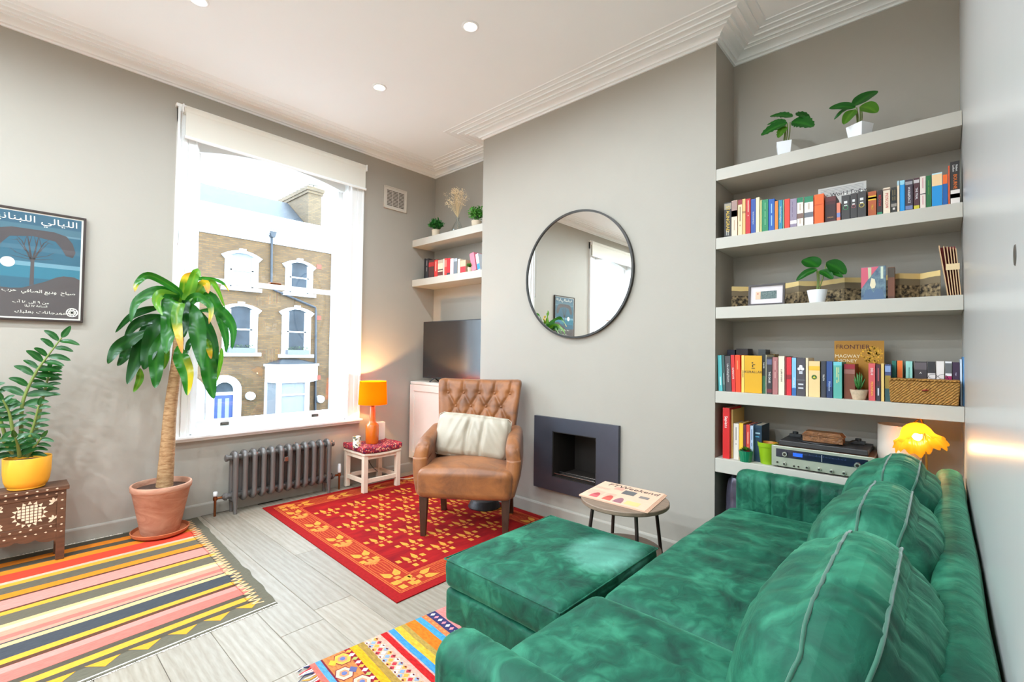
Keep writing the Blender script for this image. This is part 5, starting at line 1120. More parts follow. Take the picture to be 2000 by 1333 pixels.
# ---------------------------------------------------------------- books
PAGES = mat('book_pages', (232, 220, 198), .9, nz=(1, .05), stretch=(300, 1, 1))
def greek(mb, f, a0, a1, b0, b1, n, seed):
    """unreadable small print: broken strokes between a0..a1 (along) and b0..b1 (across)"""
    random.seed(seed); a = a0
    while a < a1:
        l_ = min(random.uniform(.10, .22)*(b1-b0)*3, a1-a); mb.add([f(a, b0), f(a+l_*.8, b0), f(a+l_*.8, b1), f(a, b1)], [(0, 1, 2, 3)]); a += l_
def book(u0, u1, vt, xs, zs, col, label, bands=(), titles=(), marks=(), depth=None, lean=0, group=None, face=None, S=None, name='book', gap=.0006):
    if S: s_, ox, oy = S; u0, u1, vt = ox+u0/s_, ox+u1/s_, oy+vt/s_
    um = (u0+u1)/2; zt = on(um, vt, 0, xs).z; vm = vt+20; ya, yb = on(u1, vm, 0, xs).y+gap, on(u0, vm, 0, xs).y-gap
    h = zt-zs; w_ = yb-ya; d = depth or min(.68*h+.02, XA-.006-xs); yc = (ya+yb)/2
    T = thing(name, label, 'book', (xs, yc, zs), group=group)
    a = radians(lean); Rm = Matrix.Rotation(a, 3, 'X')
    base = Vector((xs, yc, zs)); lift = abs(sin(a))*w_/2
    def X(x, y, z): return base+Rm @ Vector((x, y, z))+Vector((0, 0, lift))
    def bx(mb, x0, x1, y0, y1, z0, z1):
        mb.add([X(x, y, z) for z in (z0, z1) for y in (y0, y1) for x in (x0, x1)], [(0, 2, 3, 1), (4, 5, 7, 6), (0, 1, 5, 4), (2, 6, 7, 3), (0, 4, 6, 2), (1, 3, 7, 5)])
    t = min(.0022, w_*.2); m = MB(); hw = w_/2
    bx(m, 0, t, -hw, hw, 0, h); bx(m, t, d, -hw, -hw+t, 0, h); bx(m, t, d, hw-t, hw, 0, h); m.build('cover', flat(col, .5), T)
    m = MB(); bx(m, t, d-.003, -hw+t, hw-t, .002, h-.0035); m.build('pages', PAGES, T)
    for f0, f1, c in bands: m = MB(); bx(m, -.0005, 0, -hw+.0002, hw-.0002, f0*h, f1*h); m.build('spine_band', flat(c, .5), T)
    nx = (Rm @ Vector((0, 0, 1)))
    for tx_, c, sz, pos, o in titles:
        p = X(-.0008, 0, pos*h)
        if o == 'v': text(tx_, w_*sz, p, -nx, -(Rm @ Vector((0, 1, 0))), flat(c, .5), T, 'title')
        else: text(tx_, w_*sz, p, -(Rm @ Vector((0, 1, 0))), nx, flat(c, .5), T, 'title')
    for k, (f0, f1, b0, b1, c) in enumerate(marks):
        m = MB(); greek(m, lambda al, ac: X(-.0009, -hw+w_*(1-ac), h*f1-al), 0, h*(f1-f0), b0, b1, 1, k+int(u0))
        # strokes run down the spine
        m.build('small_print', flat(c, .5), T)['kind'] = 'stuff'
    return T
G2, G4, G5, GA = 'books on the second shelf of the right alcove', 'books on the fourth shelf of the right alcove', 'books on the lowest shelf of the right alcove', 'books on the lower alcove shelf above the television'
W_, K_, CRM = (238, 236, 230), (34, 32, 32), (226, 206, 172)
S2a, S2b = (8, 1400, 340), (8, 1640, 300); z = SH[2]
def b2(S, *a, **k): book(a[0], a[1], a[2], k.pop('x', 2.892), z, a[3], a[4], S=S, group=G2, **k)
b2(S2a, 115, 228, 446, (40, 30, 24), 'black book with STALINGRAD in yellow on its spine, far left of the second shelf', bands=[(.80, .97, (150, 138, 120))], titles=[('STALINGRAD', (226, 186, 60), .66, .52, 'v'), ('Antony\nBeevor', W_, .24, .12, 'v')])
b2(S2a, 229, 320, 416, (222, 200, 176), 'cream book with a greyish pink photo on the upper half of its spine', bands=[(.55, .99, (160, 128, 118)), (.55, .72, (120, 100, 92))], marks=[(.1, .45, .42, .58, (190, 160, 130))])
b2(S2a, 330, 396, 402, (228, 204, 160), 'cream book with a dark red square at the top of its spine', bands=[(.86, 1, (140, 24, 34))], marks=[(.25, .8, .42, .6, (110, 70, 50))])
b2(S2a, 399, 449, 390, (232, 176, 110), 'thin sandy orange book with a brown band', bands=[(.60, .66, (170, 120, 70))])
b2(S2a, 452, 527, 386, (196, 24, 26), 'bright red book with pale lettering, next to the blue one', marks=[(.5, .95, .44, .62, (240, 190, 170))])
b2(S2a, 533, 607, 392, (44, 74, 152), 'blue book with white serif lettering running down its spine', titles=[('The Economist Papers', W_, .34, .45, 'v')])
b2(S2a, 610, 667, 366, (230, 214, 176), 'thin cream paperback, tallest among the left books of the second shelf')
b2(S2a, 676, 703, 410, (206, 196, 130), 'very thin pale yellow pamphlet beside the green book')
b2(S2a, 706, 803, 400, (28, 130, 82), 'plain mid green book with faint pale lettering', marks=[(.15, .9, .46, .58, (120, 190, 140))])
b2(S2a, 806, 903, 392, (18, 84, 166), 'royal blue book beside the green one', marks=[(.08, .85, .44, .6, (150, 190, 230))])
b2(S2a, 906, 957, 424, (240, 124, 34), 'short thin orange book between two blue books')
b2(S2a, 963, 1028, 406, (28, 126, 160), 'teal blue book with bold white lettering down its spine', titles=[('Emotional Intelligence', W_, .52, .5, 'v')])
b2(S2a, 1031, 1051, 406, (120, 170, 130), 'sliver of a pale green book')
b2(S2a, 1057, 1140, 391, (222, 48, 22), 'plain vermilion red book left of the lilac grey one', bands=[(.0, 1, (226, 56, 26))])
b2(S2a, 1144, 1249, 386, (146, 130, 150), 'lilac grey book with a white band low on its spine', bands=[(.13, .25, (232, 226, 226))], marks=[(.35, .9, .3, .38, (110, 96, 124))])
b2(S2a, 1253, 1350, 368, (234, 224, 212), 'white paperback with a green top and a brown picture band', bands=[(.83, 1, (20, 122, 82)), (.28, .45, (130, 96, 86))], marks=[(.5, .78, .4, .6, (206, 180, 160)), (.06, .25, .4, .6, (206, 180, 160))])
b2(S2a, 1366, 1508, 350, (236, 228, 220), 'thicker white paperback with a green top and a grey picture band', bands=[(.80, 1, (20, 122, 82)), (.28, .45, (104, 104, 112))], titles=[], marks=[(.5, .76, .4, .6, (206, 186, 170))])
b2(S2a, 1522, 1672, 316, (246, 96, 16), 'thick bright orange book in the middle of the second shelf', bands=[(.64, .66, (206, 70, 10))])
T_ = b2
b2(S2a, 1690, 1862, 352, (74, 22, 22), 'dark maroon book standing beside the thick orange one', bands=[(.82, .98, (96, 34, 34)), (.1, .7, (48, 16, 16))], titles=[('PARIS', (206, 150, 90), .22, .2, 'h')], x=2.905)
b2(S2a, 1870, 1933, 450, (226, 128, 100), 'thin pink and blue book beside the black ringed volumes', bands=[(.2, .45, (130, 140, 190))])
for a, b_, vt, rc, nm in ((26, 160, 652, (60, 150, 90), 'green'), (165, 271, 622, (196, 96, 100), 'pink'), (275, 413, 594, (214, 190, 70), 'yellow')):
    u0, u1 = 1640+a/8, 1640+b_/8
    b2(S2b, a, b_, vt, (62, 56, 54), 'black volume with a white emblem and a %s ring on its spine' % nm, marks=[(.64, .76, .3, .7, (225, 222, 218)), (.54, .60, .3, .7, (225, 222, 218))])
    T0 = [o for o in COL.objects if o.get('category') == 'book'][-1]; c = WM[T0].translation; r_ = .30*(on(u0, 400, 0, 2.892).y-on(u1, 400, 0, 2.892).y)
    MB().lathe([(r_, -.0012), (r_*.8, -.0014), (r_*.8, -.0004), (r_, -.0004)], (c.x, c.y, c.z+.062), 28, axis=0, cap=False).build('ring_mark', flat(rc), T0)
    MB().lathe([(0, -.0012), (r_*.42, -.0012)], (c.x, c.y, c.z+.135), 20, axis=0).build('emblem', flat((232, 230, 226)), T0)
b2(S2b, 442, 573, 592, (176, 84, 36), 'rust orange paperback with a yellow oval and yellow title', titles=[('FIRST', (240, 190, 50), .34, .35, 'v')], bands=[(.64, .82, (232, 186, 40)), (.69, .77, (176, 120, 36))])
b2(S2b, 582, 668, 576, (50, 30, 30), 'dark book with red lettering and a green foot', titles=[('RED STAR', (214, 40, 50), .62, .58, 'v')], bands=[(.0, .11, (30, 130, 90))])
b2(S2b, 677, 790, 534, (230, 212, 188), 'cream book with red lettering down its spine', titles=[('MOSCOW', (198, 56, 50), .62, .5, 'v')], bands=[(.9, .95, (150, 120, 100))])
b2(S2b, 800, 893, 528, (46, 42, 34), 'black book with a thin gold panel', bands=[(.42, .93, (30, 28, 24)), (.24, .36, (140, 130, 120))], marks=[(.45, .9, .3, .36, (190, 160, 90)), (.45, .9, .66, .72, (190, 160, 90)), (.1, .2, .3, .7, (210, 200, 190))])
b2(S2b, 896, 934, 426, (232, 206, 176), 'thin pale book left of the bright blue one', bands=[(.85, 1, (170, 200, 210))])
b2(S2b, 938, 1018, 420, (10, 142, 208), 'bright sky blue book with a paler top', bands=[(.86, 1, (150, 204, 220))])
b2(S2b, 1022, 1143, 408, (62, 46, 58), 'purple black book with a white lettered spine, right of the bright blue book', titles=[('WAR&PEACE', (228, 224, 226), .5, .5, 'v')], bands=[(.04, .16, (110, 120, 160)), (.84, .94, (150, 146, 150))])
b2(S2b, 1153, 1247, 382, (78, 40, 46), 'maroon black book with white lettering and a yellow emblem at its foot', titles=[('THE TRIAL', (232, 226, 226), .58, .5, 'v')], bands=[(.02, .13, (206, 190, 50)), (.84, .94, (190, 180, 180))])
b2(S2b, 1253, 1344, 356, (230, 212, 200), 'pale pink white book with faint rose print and a small black bar', marks=[(.55, .95, .4, .6, (214, 160, 160)), (.05, .4, .4, .6, (214, 160, 160))], bands=[(.44, .465, (60, 54, 54))])
b2(S2b, 1348, 1434, 346, (26, 104, 52), 'dark green book between the pale pink one and the blue and cream one', marks=[(.35, .85, .46, .56, (120, 170, 60))])
b2(S2b, 1438, 1604, 304, (14, 140, 206), 'wide blue and cream book near the right end of the second shelf', bands=[(.62, .96, (240, 200, 150)), (.96, 1, (190, 220, 226))])
b2(S2b, 1608, 1688, 330, (10, 90, 160), 'dark blue book with an orange top beside the wide blue and cream one', bands=[(.7, 1, (238, 104, 26))])
b2(S2b, 1692, 1722, 190, (214, 84, 40), 'thin orange red book left of the tall black one')
b2(S2b, 1727, 1878, 122, (42, 34, 30), 'tall black book with BOURNE in orange, far right of the second shelf', titles=[('Robert\nLudlum', W_, .34, .84, 'v'), ('BOURNE', (240, 120, 30), .56, .52, 'v')], bands=[(0, .33, (226, 214, 206)), (.14, .24, (110, 116, 110))])
def magazine(label, u0, v0, u1, v1, xs, zs, col, lean_=.02, name='magazine'):
    a, b_ = on(u0, v0, 0, xs), on(u1, v1, 0, xs); T = thing(name, label, 'magazine', (xs, (a.y+b_.y)/2, zs)); zt = (a.z+b_.z)/2
    MB().box(xs, xs+.004, b_.y, a.y, zs, zt).build('cover', flat(col, .45), T); MB().box(xs+.0041, xs+.006, b_.y+.001, a.y-.001, zs, zt-.001).build('pages', PAGES, T); return T, a.y, b_.y, zt
T, ya, yb, zt = magazine('white magazine headed World Today standing behind the black ringed volumes', 1598, 372, 1692, 351, 3.10, SH[2], (234, 230, 226))
text('The World Today', (ya-yb)*.135, (3.0995, (ya+yb)/2-.002, zt-.046), (0, -1, 0), (0, 0, 1), flat(K_), T, 'headline')
m = MB()
for k in range(5): m.box(3.0992, 3.1, yb+.012, ya-.012, zt-.012-.008*k, zt-.0105-.008*k)
m.build('text_lines', flat((150, 146, 150)), T)['kind'] = 'stuff'

# fourth shelf
S4a, S4b = (8, 1395, 670), (8, 1640, 655); z4 = SH[4]
def b4(S, *a, **k): book(a[0], a[1], a[2], k.pop('x', 2.91), z4, a[3], a[4], S=S, group=G4, **k)
b4(S4a, 70, 132, 196, (96, 196, 200), 'teal paperback leaning at the far left of the fourth shelf', lean=-2, marks=[(.1, .4, .4, .7, (210, 240, 240))])
b4(S4a, 137, 178, 192, (58, 84, 80), 'thin dark grey green book second from the left', lean=-2, marks=[(.1, .5, .4, .6, (190, 200, 196))])
b4(S4a, 184, 270, 206, (72, 64, 66), 'charcoal book with white script lettering beside the red one', lean=-2, titles=[('Like a Fading Shadow', W_, .42, .52, 'v')])
b4(S4a, 276, 334, 192, (206, 36, 34), 'red book with bold white capitals, left of the orange red one', lean=-2, titles=[('SUPERSTATE', W_, .62, .5, 'v')])
b4(S4a, 337, 415, 192, (246, 62, 14), 'orange red book left of the yellow face-out book', lean=-1.5, marks=[(.55, .85, .4, .6, (252, 140, 90))])
b4(S4a, 424, 470, 196, (238, 196, 96), 'yellow book with black capitals on its spine and KURALLAR on its cover', lean=0, titles=[('ATILGAN', K_, .66, .5, 'v')])
T0 = [o for o in COL.objects if o.get('category') == 'book'][-1]
a, b_ = on(1395+475/8, 700, 0, 2.908), on(1395+745/8, 700, 0, 2.908); zt = on(1470, 670+200/8, 0, 2.908).z
MB().box(2.908, 2.910, b_.y, a.y, z4+.001, zt).build('front_board', flat((214, 158, 8), .5), T0); text('KURALLAR', .019, (2.9075, (a.y+b_.y)/2, lerp(z4, zt, .56)), (0, -1, 0), (0, 0, 1), flat(K_), T0, 'title')
m = MB()
yc = (a.y+b_.y)/2
for dy, dz, w_, h_ in ((0, .015, .018, .004), (.003, .024, .006, .014), (-.004, .036, .012, .004), (.004, .044, .008, .008)): m.box(2.9074, 2.908, yc+dy-w_/2, yc+dy+w_/2, lerp(z4, zt, .58)+dz, lerp(z4, zt, .58)+dz+h_)
m.build('emblem', flat((90, 70, 20)), T0)
b4(S4a, 748, 800, 178, (36, 38, 36), 'black and green book just right of the yellow face-out book', bands=[(0, .45, (44, 96, 62))], titles=[('THE SPIES', W_, .5, .72, 'v')], x=2.915)
b4(S4a, 803, 816, 190, (206, 200, 170), 'sliver of a pale book beside the black one', x=2.915)
b4(S4a, 820, 903, 224, (48, 42, 44), 'black book with white capitals down its spine, left of the dusty rose one', titles=[('THE EXILES', W_, .5, .45, 'v')], bands=[(.8, .94, (90, 92, 120)), (.04, .14, (110, 40, 50))])
b4(S4a, 908, 992, 226, (168, 106, 104), 'dusty rose book in the left half of the fourth shelf', marks=[(.4, .9, .45, .6, (220, 170, 160))])
b4(S4a, 1002, 1098, 208, (232, 216, 190), 'cream book with black lettering, right of the dusty rose one', titles=[('A LIFE OF IDEAS', (70, 60, 54), .34, .5, 'v')])
b4(S4a, 1103, 1124, 214, (140, 50, 50), 'sliver of a dark red book beside the cream one')
b4(S4a, 1128, 1206, 226, (214, 30, 44), 'glossy red book left of the light blue one', bands=[(.42, .54, (150, 20, 34))])
b4(S4a, 1212, 1280, 232, (130, 184, 222), 'light blue book with white lettering beside the glossy red one', titles=[('ISTANBUL', W_, .6, .35, 'v')], bands=[(.0, .2, (50, 100, 160))])
b4(S4a, 1284, 1422, 238, (72, 66, 72), 'wide dark grey book with a white trefoil emblem', marks=[(.56, .66, .3, .7, (190, 190, 196)), (.28, .33, .2, .8, (200, 200, 204)), (.18, .23, .2, .8, (200, 200, 204))], bands=[(.42, .425, (190, 190, 190))])
T0 = [o for o in COL.objects if o.get('category') == 'book'][-1]; c = WM[T0].translation
m = MB()
for k in range(3): m.lathe([(0, -.001), (.008, -.001)], (c.x-.0002, c.y+.009*cos(k*2.094+1.571), c.z+.150+.009*sin(k*2.094+1.571)), 14, axis=0)
m.build('emblem', flat((228, 228, 230)), T0)
b4(S4a, 1428, 1468, 236, (222, 204, 170), 'thin cream book right of the trefoil one')
b4(S4a, 1474, 1652, 286, (230, 196, 138), 'fat tan book with a yellow band and a round green badge', bands=[(.74, .86, (238, 180, 50))])
T0 = [o for o in COL.objects if o.get('category') == 'book'][-1]; c = WM[T0].translation; MB().lathe([(0, -.001), (.012, -.001)], (c.x-.0002, c.y, c.z+.104), 24, axis=0).build('badge', flat((60, 96, 40)), T0); MB().add([(c.x-.0016, c.y+.007, c.z+.099), (c.x-.0016, c.y-.007, c.z+.099), (c.x-.0016, c.y, c.z+.112)], [(0, 1, 2)]).build('badge_triangle', flat((206, 190, 60)), T0)
b4(S4a, 1667, 1746, 288, (56, 56, 64), 'slate book with white capitals between the tan and the navy ones', titles=[('TRUTH', W_, .5, .55, 'v')])
b4(S4a, 1752, 1846, 290, (42, 74, 134), 'navy blue book with pale script', bands=[(0, .3, (30, 50, 90))], titles=[('Middlesex', (190, 206, 230), .5, .32, 'v')])
b4(S4a, 1858, 1995, 298, (86, 164, 150), 'sea green book with faint gold lines left of the brown one', bands=[(.9, 1, (110, 190, 200))], marks=[(.4, .85, .35, .5, (190, 200, 140)), (.4, .85, .6, .7, (190, 200, 140))])
b4(S4b, 66, 240, 452, (118, 60, 36), 'brown book with a crimson top band, in front of the FRONTIER magazine', bands=[(.86, .99, (150, 20, 40)), (.72, .84, (150, 96, 84))], x=2.93)
b4(S4b, 448, 556, 442, (206, 82, 84), 'coral pink book with white and yellow lettering right of the little succulent', titles=[('DELHI', W_, .5, .78, 'v'), ('MOUNTAIN', (240, 190, 60), .5, .32, 'v')])
b4(S4b, 566, 640, 458, (72, 28, 42), 'dark wine red book beside the coral pink one', bands=[(0, .4, (50, 46, 54))], marks=[(.45, .9, .4, .6, (190, 90, 90)), (.1, .35, .35, .65, (200, 200, 206))])
b4(S4b, 645, 695, 444, (222, 184, 110), 'thin golden cream book left of the basket')
b4(S4b, 706, 800, 458, (60, 70, 110), 'dark blue and yellow illustrated book half behind the basket', bands=[(0, .35, (46, 80, 80)), (.35, .7, (150, 120, 40)), (.8, .96, (130, 150, 190))])
XB = 2.985
b4(S4b, 815, 886, 400, (26, 100, 86), 'bottle green book behind the left end of the basket', x=XB)
b4(S4b, 897, 985, 398, (236, 222, 206), 'white book with a bright orange centre behind the basket', bands=[(0, 1, (240, 112, 34))], x=XB)
b4(S4b, 1030, 1138, 408, (150, 206, 194), 'mint green book with small dark lettering behind the basket', titles=[('THE BOOK OF DUST', (40, 110, 104), .26, .7, 'v')], x=XB)
b4(S4b, 1168, 1362, 412, (60, 52, 54), 'dark book reading LITTLE LIFE in white behind the basket', titles=[('A', W_, .3, .72, 'h'), ('LITTLE\nLIFE', W_, .27, .52, 'h')], bands=[(.8, .97, (96, 86, 90))], x=XB)
b4(S4b, 1372, 1498, 414, (226, 216, 212), 'white book with a dark curved patch behind the basket', bands=[(.72, 1, (50, 46, 48))], titles=[('Sicily', (90, 80, 80), .3, .5, 'v')], x=XB)
b4(S4b, 1508, 1634, 408, (230, 220, 214), 'plain white book with grey lettering behind the basket', titles=[('Fatelessness', (110, 100, 104), .3, .5, 'v')], x=XB)
b4(S4b, 1646, 1754, 412, (232, 226, 226), 'white book with a photo above a magenta foot behind the basket', bands=[(0, .66, (160, 16, 84)), (.72, .96, (100, 100, 100))], titles=[('IN THE', W_, .4, .5, 'v')], x=XB)
b4(S4b, 1762, 1874, 426, (56, 32, 58), 'dark aubergine book at the right behind the basket', titles=[('Night', (200, 190, 210), .3, .72, 'v')], x=XB)
b4(S4b, 1880, 1914, 378, (196, 206, 220), 'thin pale blue white book near the right end of the fourth shelf', x=2.93)
b4(S4b, 1918, 1962, 340, (76, 128, 176), 'tall blue book at the far right of the fourth shelf', x=2.93)
for u0, u1, vt, c, lb in ((200, 320, 108, (60, 62, 80), 'blue black book standing behind the red ones at the left'), (340, 525, 92, (56, 46, 48), 'wide charcoal book standing behind the orange red and yellow ones'), (688, 802, 104, (70, 72, 70), 'grey black book standing behind the black and green one'), (838, 945, 176, (150, 116, 40), 'dark gold book standing behind the black and the dusty rose ones')):
    b4(S4a, u0, u1, vt, c, lb, x=3.085, depth=.1)
T, ya, yb, zt = magazine('ochre magazine headed FRONTIER standing at the back of the fourth shelf', 1629.5, 665, 1727, 667, 3.09, z4, (178, 122, 12))
text('FRONTIER', (ya-yb)*.15, (3.0894, ya-(ya-yb)*.38, zt-.034), (0, -1, 0), (0, 0, 1), flat((84, 28, 28)), T, 'headline')
text('MAGWAY\nMONEY', (ya-yb)*.115, (3.0894, ya-(ya-yb)*.27, zt-.096), (0, -1, 0), (0, 0, 1), flat((240, 226, 190)), T, 'headline')
random.seed(31); m = MB()
for k in range(120):
    r_, a = random.random()**.5*.045, random.uniform(0, 6.28); y, zz = yb+.052+r_*cos(a), zt-.075+r_*sin(a)*1.1
    if y-yb > .004: s_ = random.uniform(.003, .006); m.add([(3.0896, y-s_, zz), (3.0896, y, zz-s_), (3.0896, y+s_, zz), (3.0896, y, zz+s_)], [(0, 1, 2, 3)])
m.build('cover_picture', mat('gold_leaves_print', (226, 166, 30), .5, nz=(90, .3)), T)['kind'] = 'stuff'
# succulent in a clay pot
b = on(1678, 776, 0, 2.925); S_ = thing('succulent', 'little spiky succulent in a speckled clay pot in front of the FRONTIER magazine', 'potted plant', (2.92, b.y, z4)); round_pot(.026, .038, .05, mat('speckled_clay', (196, 170, 142), .85, nz=(60, .15)))(S_, b)
random.seed(2)
for k in range(13):
    a = k*2.4; e = .9-.055*k; o = Vector((2.92, b.y, z4+.046)); d = Vector((cos(a)*e*.026, sin(a)*e*.026, .03+.045*(1-e)+.01))
    MB().tube([o+d*.1, o+d*.5, o+d*.8, o+d*1.25], [.0035, .0062, .0045, .0006], 6).build('leaf', flat((50, 110, 46), .45), S_, smooth=4)
# basket
a, b_ = on(1737, 790, 0, 2.885), on(1874.5, 790, 0, 2.885); zt = on(1805, 745, 0, 2.885).z
BK = thing('woven_basket', 'lidded woven seagrass basket with a small red toggle on the fourth shelf', 'basket', (2.93, (a.y+b_.y)/2, z4))
def weavem():
    m = mat('seagrass_weave', (192, 138, 62), .75, two=(140, 92, 34), nz=(70, .4), stretch=(1, 1, 2.2)); nt = m.node_tree; p = nt.nodes['Principled BSDF']
    tc = nt.nodes.new('ShaderNodeTexCoord'); w1 = nt.nodes.new('ShaderNodeTexWave'); w1.bands_direction = 'DIAGONAL'; w1.inputs['Scale'].default_value = 48; w1.inputs['Distortion'].default_value = 3; nt.links.new(tc.outputs['Object'], w1.inputs[0])
    b = nt.nodes.new('ShaderNodeBump'); b.inputs['Strength'].default_value = .9; b.inputs['Distance'].default_value = .004; nt.links.new(w1.outputs['Fac'], b.inputs['Height']); nt.links.new(b.outputs[0], p.inputs['Normal']); return m
GR_ = weavem()
MB().rbox((2.885+.045, (a.y+b_.y)/2, (z4+zt)/2), (.088, a.y-b_.y, zt-z4-.003), .006, 30, lambda u, v, w, o: o+Vector((0, .003*w*v, 0))+Vector((-.0018*(sin(o.z*700)*cos(o.y*260)), 0, 0))).build('basket_body', GR_, BK, smooth=4)
MB().rbox((2.885+.045, (a.y+b_.y)/2, zt+.004), (.094, a.y-b_.y+.004, .009), .004, 20, lambda u, v, w, o: o+Vector((0, 0, .0008*sin(o.y*400)))).build('basket_lid', GR_, BK, smooth=4)
c = on(1807, 763, 0, 2.882); MB().tube([(2.881, c.y+.012, c.z-.003), (2.879, c.y, c.z+.001), (2.881, c.y-.011, c.z+.002)], [.002, .0045, .002], 8).build('toggle', flat((130, 34, 24), .4), BK, smooth=4)
g = MB()
for s_ in (0, 1):
    c = Vector((2.93, on(1822, 740, 0, 2.93).y-.034*s_, zt+.022)); g.tube([c+Vector((.003*cos(t), .015*cos(t), .010*sin(t))) for t in [i*2*pi/16 for i in range(17)]], .0009, 5, cap=False)
o = g.tube([(2.93, on(1822, 740, 0, 2.93).y-.015, zt+.024), (2.93, on(1822, 740, 0, 2.93).y-.019, zt+.024)], .0009, 5).tube([(2.933, on(1822, 740, 0, 2.93).y+.015, zt+.022), (2.96, on(1822, 740, 0, 2.93).y+.02, zt+.0095)], .0009, 5).tube([(2.933, on(1822, 740, 0, 2.93).y-.049, zt+.022), (2.96, on(1822, 740, 0, 2.93).y-.054, zt+.0095)], .0009, 5).build('wire_glasses', BLACK); tag(o, 'thin wire spectacles lying on the lid of the woven basket', 'spectacles')

# lowest shelf: books, pots, receiver
S5c = (6.2, 1395, 785); z5 = SH[5]
def b5(*a, **k): book(a[0], a[1], a[2], k.pop('x', 2.93), z5, a[3], a[4], S=S5c, group=G5, **k)
b5(102, 186, 76, (206, 20, 22), 'tall red book titled Sapiens at the left of the lowest shelf', titles=[('Sapiens', W_, .62, .72, 'v')], x=2.905)
b5(192, 228, 96, (222, 186, 110), 'tan book close beside the tall red Sapiens', x=2.935)
b5(232, 298, 266, (226, 214, 200), 'short off-white book with grey print right of the tall red one', marks=[(.4, .9, .4, .6, (150, 140, 134))])
b5(302, 350, 262, (238, 186, 44), 'short yellow book between the off-white and the plum ones')
b5(353, 384, 280, (92, 30, 52), 'thin plum book on the lowest shelf')
b5(387, 430, 280, (206, 60, 46), 'short red book left of the pale blue one', marks=[(.3, .8, .4, .6, (240, 190, 150))])
b5(434, 472, 292, (170, 186, 206), 'thin pale blue book next to the dark teal one', marks=[(.4, .9, .4, .6, (60, 80, 130))])
b5(476, 576, 286, (16, 52, 74), 'dark teal book standing behind the green pots', marks=[(.75, .8, .2, .8, (150, 180, 190)), (.66, .7, .2, .7, (60, 140, 170))], x=2.95)
CG = mat('ribbed_green_glaze', (22, 122, 84), .25, coat=.4)
b = on(1454, 903, 0, 2.885); GPl = thing('green_ribbed_planter', 'small leafy plant in a ribbed emerald green pot on the lowest shelf', 'potted plant', (2.905, b.y, z5)); round_pot(.029, .036, .062, CG, wob=lambda a, h: 1+.035*cos(18*a))(GPl, b)
random.seed(6)
for k in range(26):
    a = k*2.4; e = random.uniform(.2, 1); o = Vector((2.905, b.y, z5+.058)); d = Vector((cos(a)*e*.042, sin(a)*e*.042, .008+.026*(1-e)))
    add_leaf(GPl, [o+d*.2, o+d*.6+Vector((0, 0, .006)), o+d], .013, FG if k % 2 else FG2, seg=6, face=Vector((0, 0, 1)))
b = on(1497, 902, 0, 2.92); LPt = thing('lime_green_pot', 'empty lime green pot with an orange inside beside the receiver', 'pot', (2.945, b.y, z5))
MB().lathe([(0, 0), (.036, 0), (.047, .095), (.050, .096), (.052, .118), (.049, .119), (.045, .098)], (2.945, b.y, z5), 40, cap=False).build('pot_outside', mat('lime_glaze', (136, 170, 20), .35), LPt, smooth=.6); MB().lathe([(.0485, .1185), (.044, .096), (.034, .006), (0, .006)], (2.945, b.y, z5), 40, cap=False).build('pot_inside', mat('orange_glaze', (206, 130, 30), .4), LPt, smooth=.6)
XR = 2.888
def rp(x, y, d=0): return on(1380+x/3.846, 780+y/3.846, 0, XR+d)
y0, y1 = rp(1262, 500).y, rp(488, 430).y; z0, z1 = z5+.008, (rp(490, 345).z+rp(1255, 440).z)/2
RC = thing('stereo_receiver', 'silver fronted vintage stereo receiver with a blue lit dial', 'receiver', (3.02, (y0+y1)/2, z5))
SIL = mat('champagne_faceplate', (176, 178, 160), .35, .5); CASE = mat('receiver_case', (96, 62, 40), .5, nz=(6, .2), stretch=(1, 6, 1))
MB().box(XR+.012, 3.165, y0+.002, y1-.002, z0, z1-.002).build('case', CASE, RC, bevel=.002); MB().box(XR, XR+.012, y0, y1, z0, z1).build('faceplate', SIL, RC, bevel=.002)
for y in (y0+.03, y1-.03):
    for x in (XR+.03, 3.13): MB().lathe([(.01, z5), (.01, z0)], (x, y, 0), 10).build('foot', BLACK, RC)
dz0, dz1 = lerp(z0, z1, .46), lerp(z0, z1, .86); dy0, dy1 = lerp(y0, y1, .055), lerp(y0, y1, .95)
dm_ = mat('dark_blue_dial', (14, 18, 44), .12, coat=.5)
dw = MB().box(XR-.0015, XR, dy0, dy1, dz0, dz1).build('dial_window', dm_, RC)
yq = rp(685, 435).y; MB().box(XR-.0022, XR-.0016, yq-.022, yq+.022, lerp(dz0, dz1, .3), lerp(dz0, dz1, .72)).build('tuning_meter', mat('lit_blue_meter', (20, 60, 160), .3, emis=(30, 90, 220), em=.7), dw, bevel=.0)
yq = rp(866, 460).y; MB().box(XR-.0024, XR-.0016, yq-.0008, yq+.0008, dz0+.004, dz1-.004).build('dial_pointer', flat((214, 214, 210)), dw)
m = MB()
for k in range(40): yy = lerp(dy0+.09, dy1-.07, k/39); m.box(XR-.002, XR-.0015, yy-.0004, yy+.0004, lerp(dz0, dz1, .62), lerp(dz0, dz1, .62+.08*(1+(k % 5 == 0))))
m.build('dial_scale', flat((90, 110, 170)), dw)['kind'] = 'stuff'
KN = mat('turned_aluminium', (206, 204, 196), .22, .9); DK = mat('dark_knob_face', (60, 52, 46), .3, .6)
def knob(x, y, r, d=.016):
    p = rp(x, y); k = MB().lathe([(0, -d), (r*.9, -d), (r, -d+.002), (r, 0)], (XR, p.y, p.z), 24, axis=0).build('knob', KN, RC, smooth=.6); MB().lathe([(0, -d-.0006), (r*.55, -d-.0006)], (XR, p.y, p.z), 20, axis=0).build('knob_face', DK, k)
knob(590, 412, .0125); knob(1135, 497, .0135)
for x, y in ((587, 485), (757, 513), (848, 527), (940, 542), (1035, 556)): knob(x, y, .0085, .014)
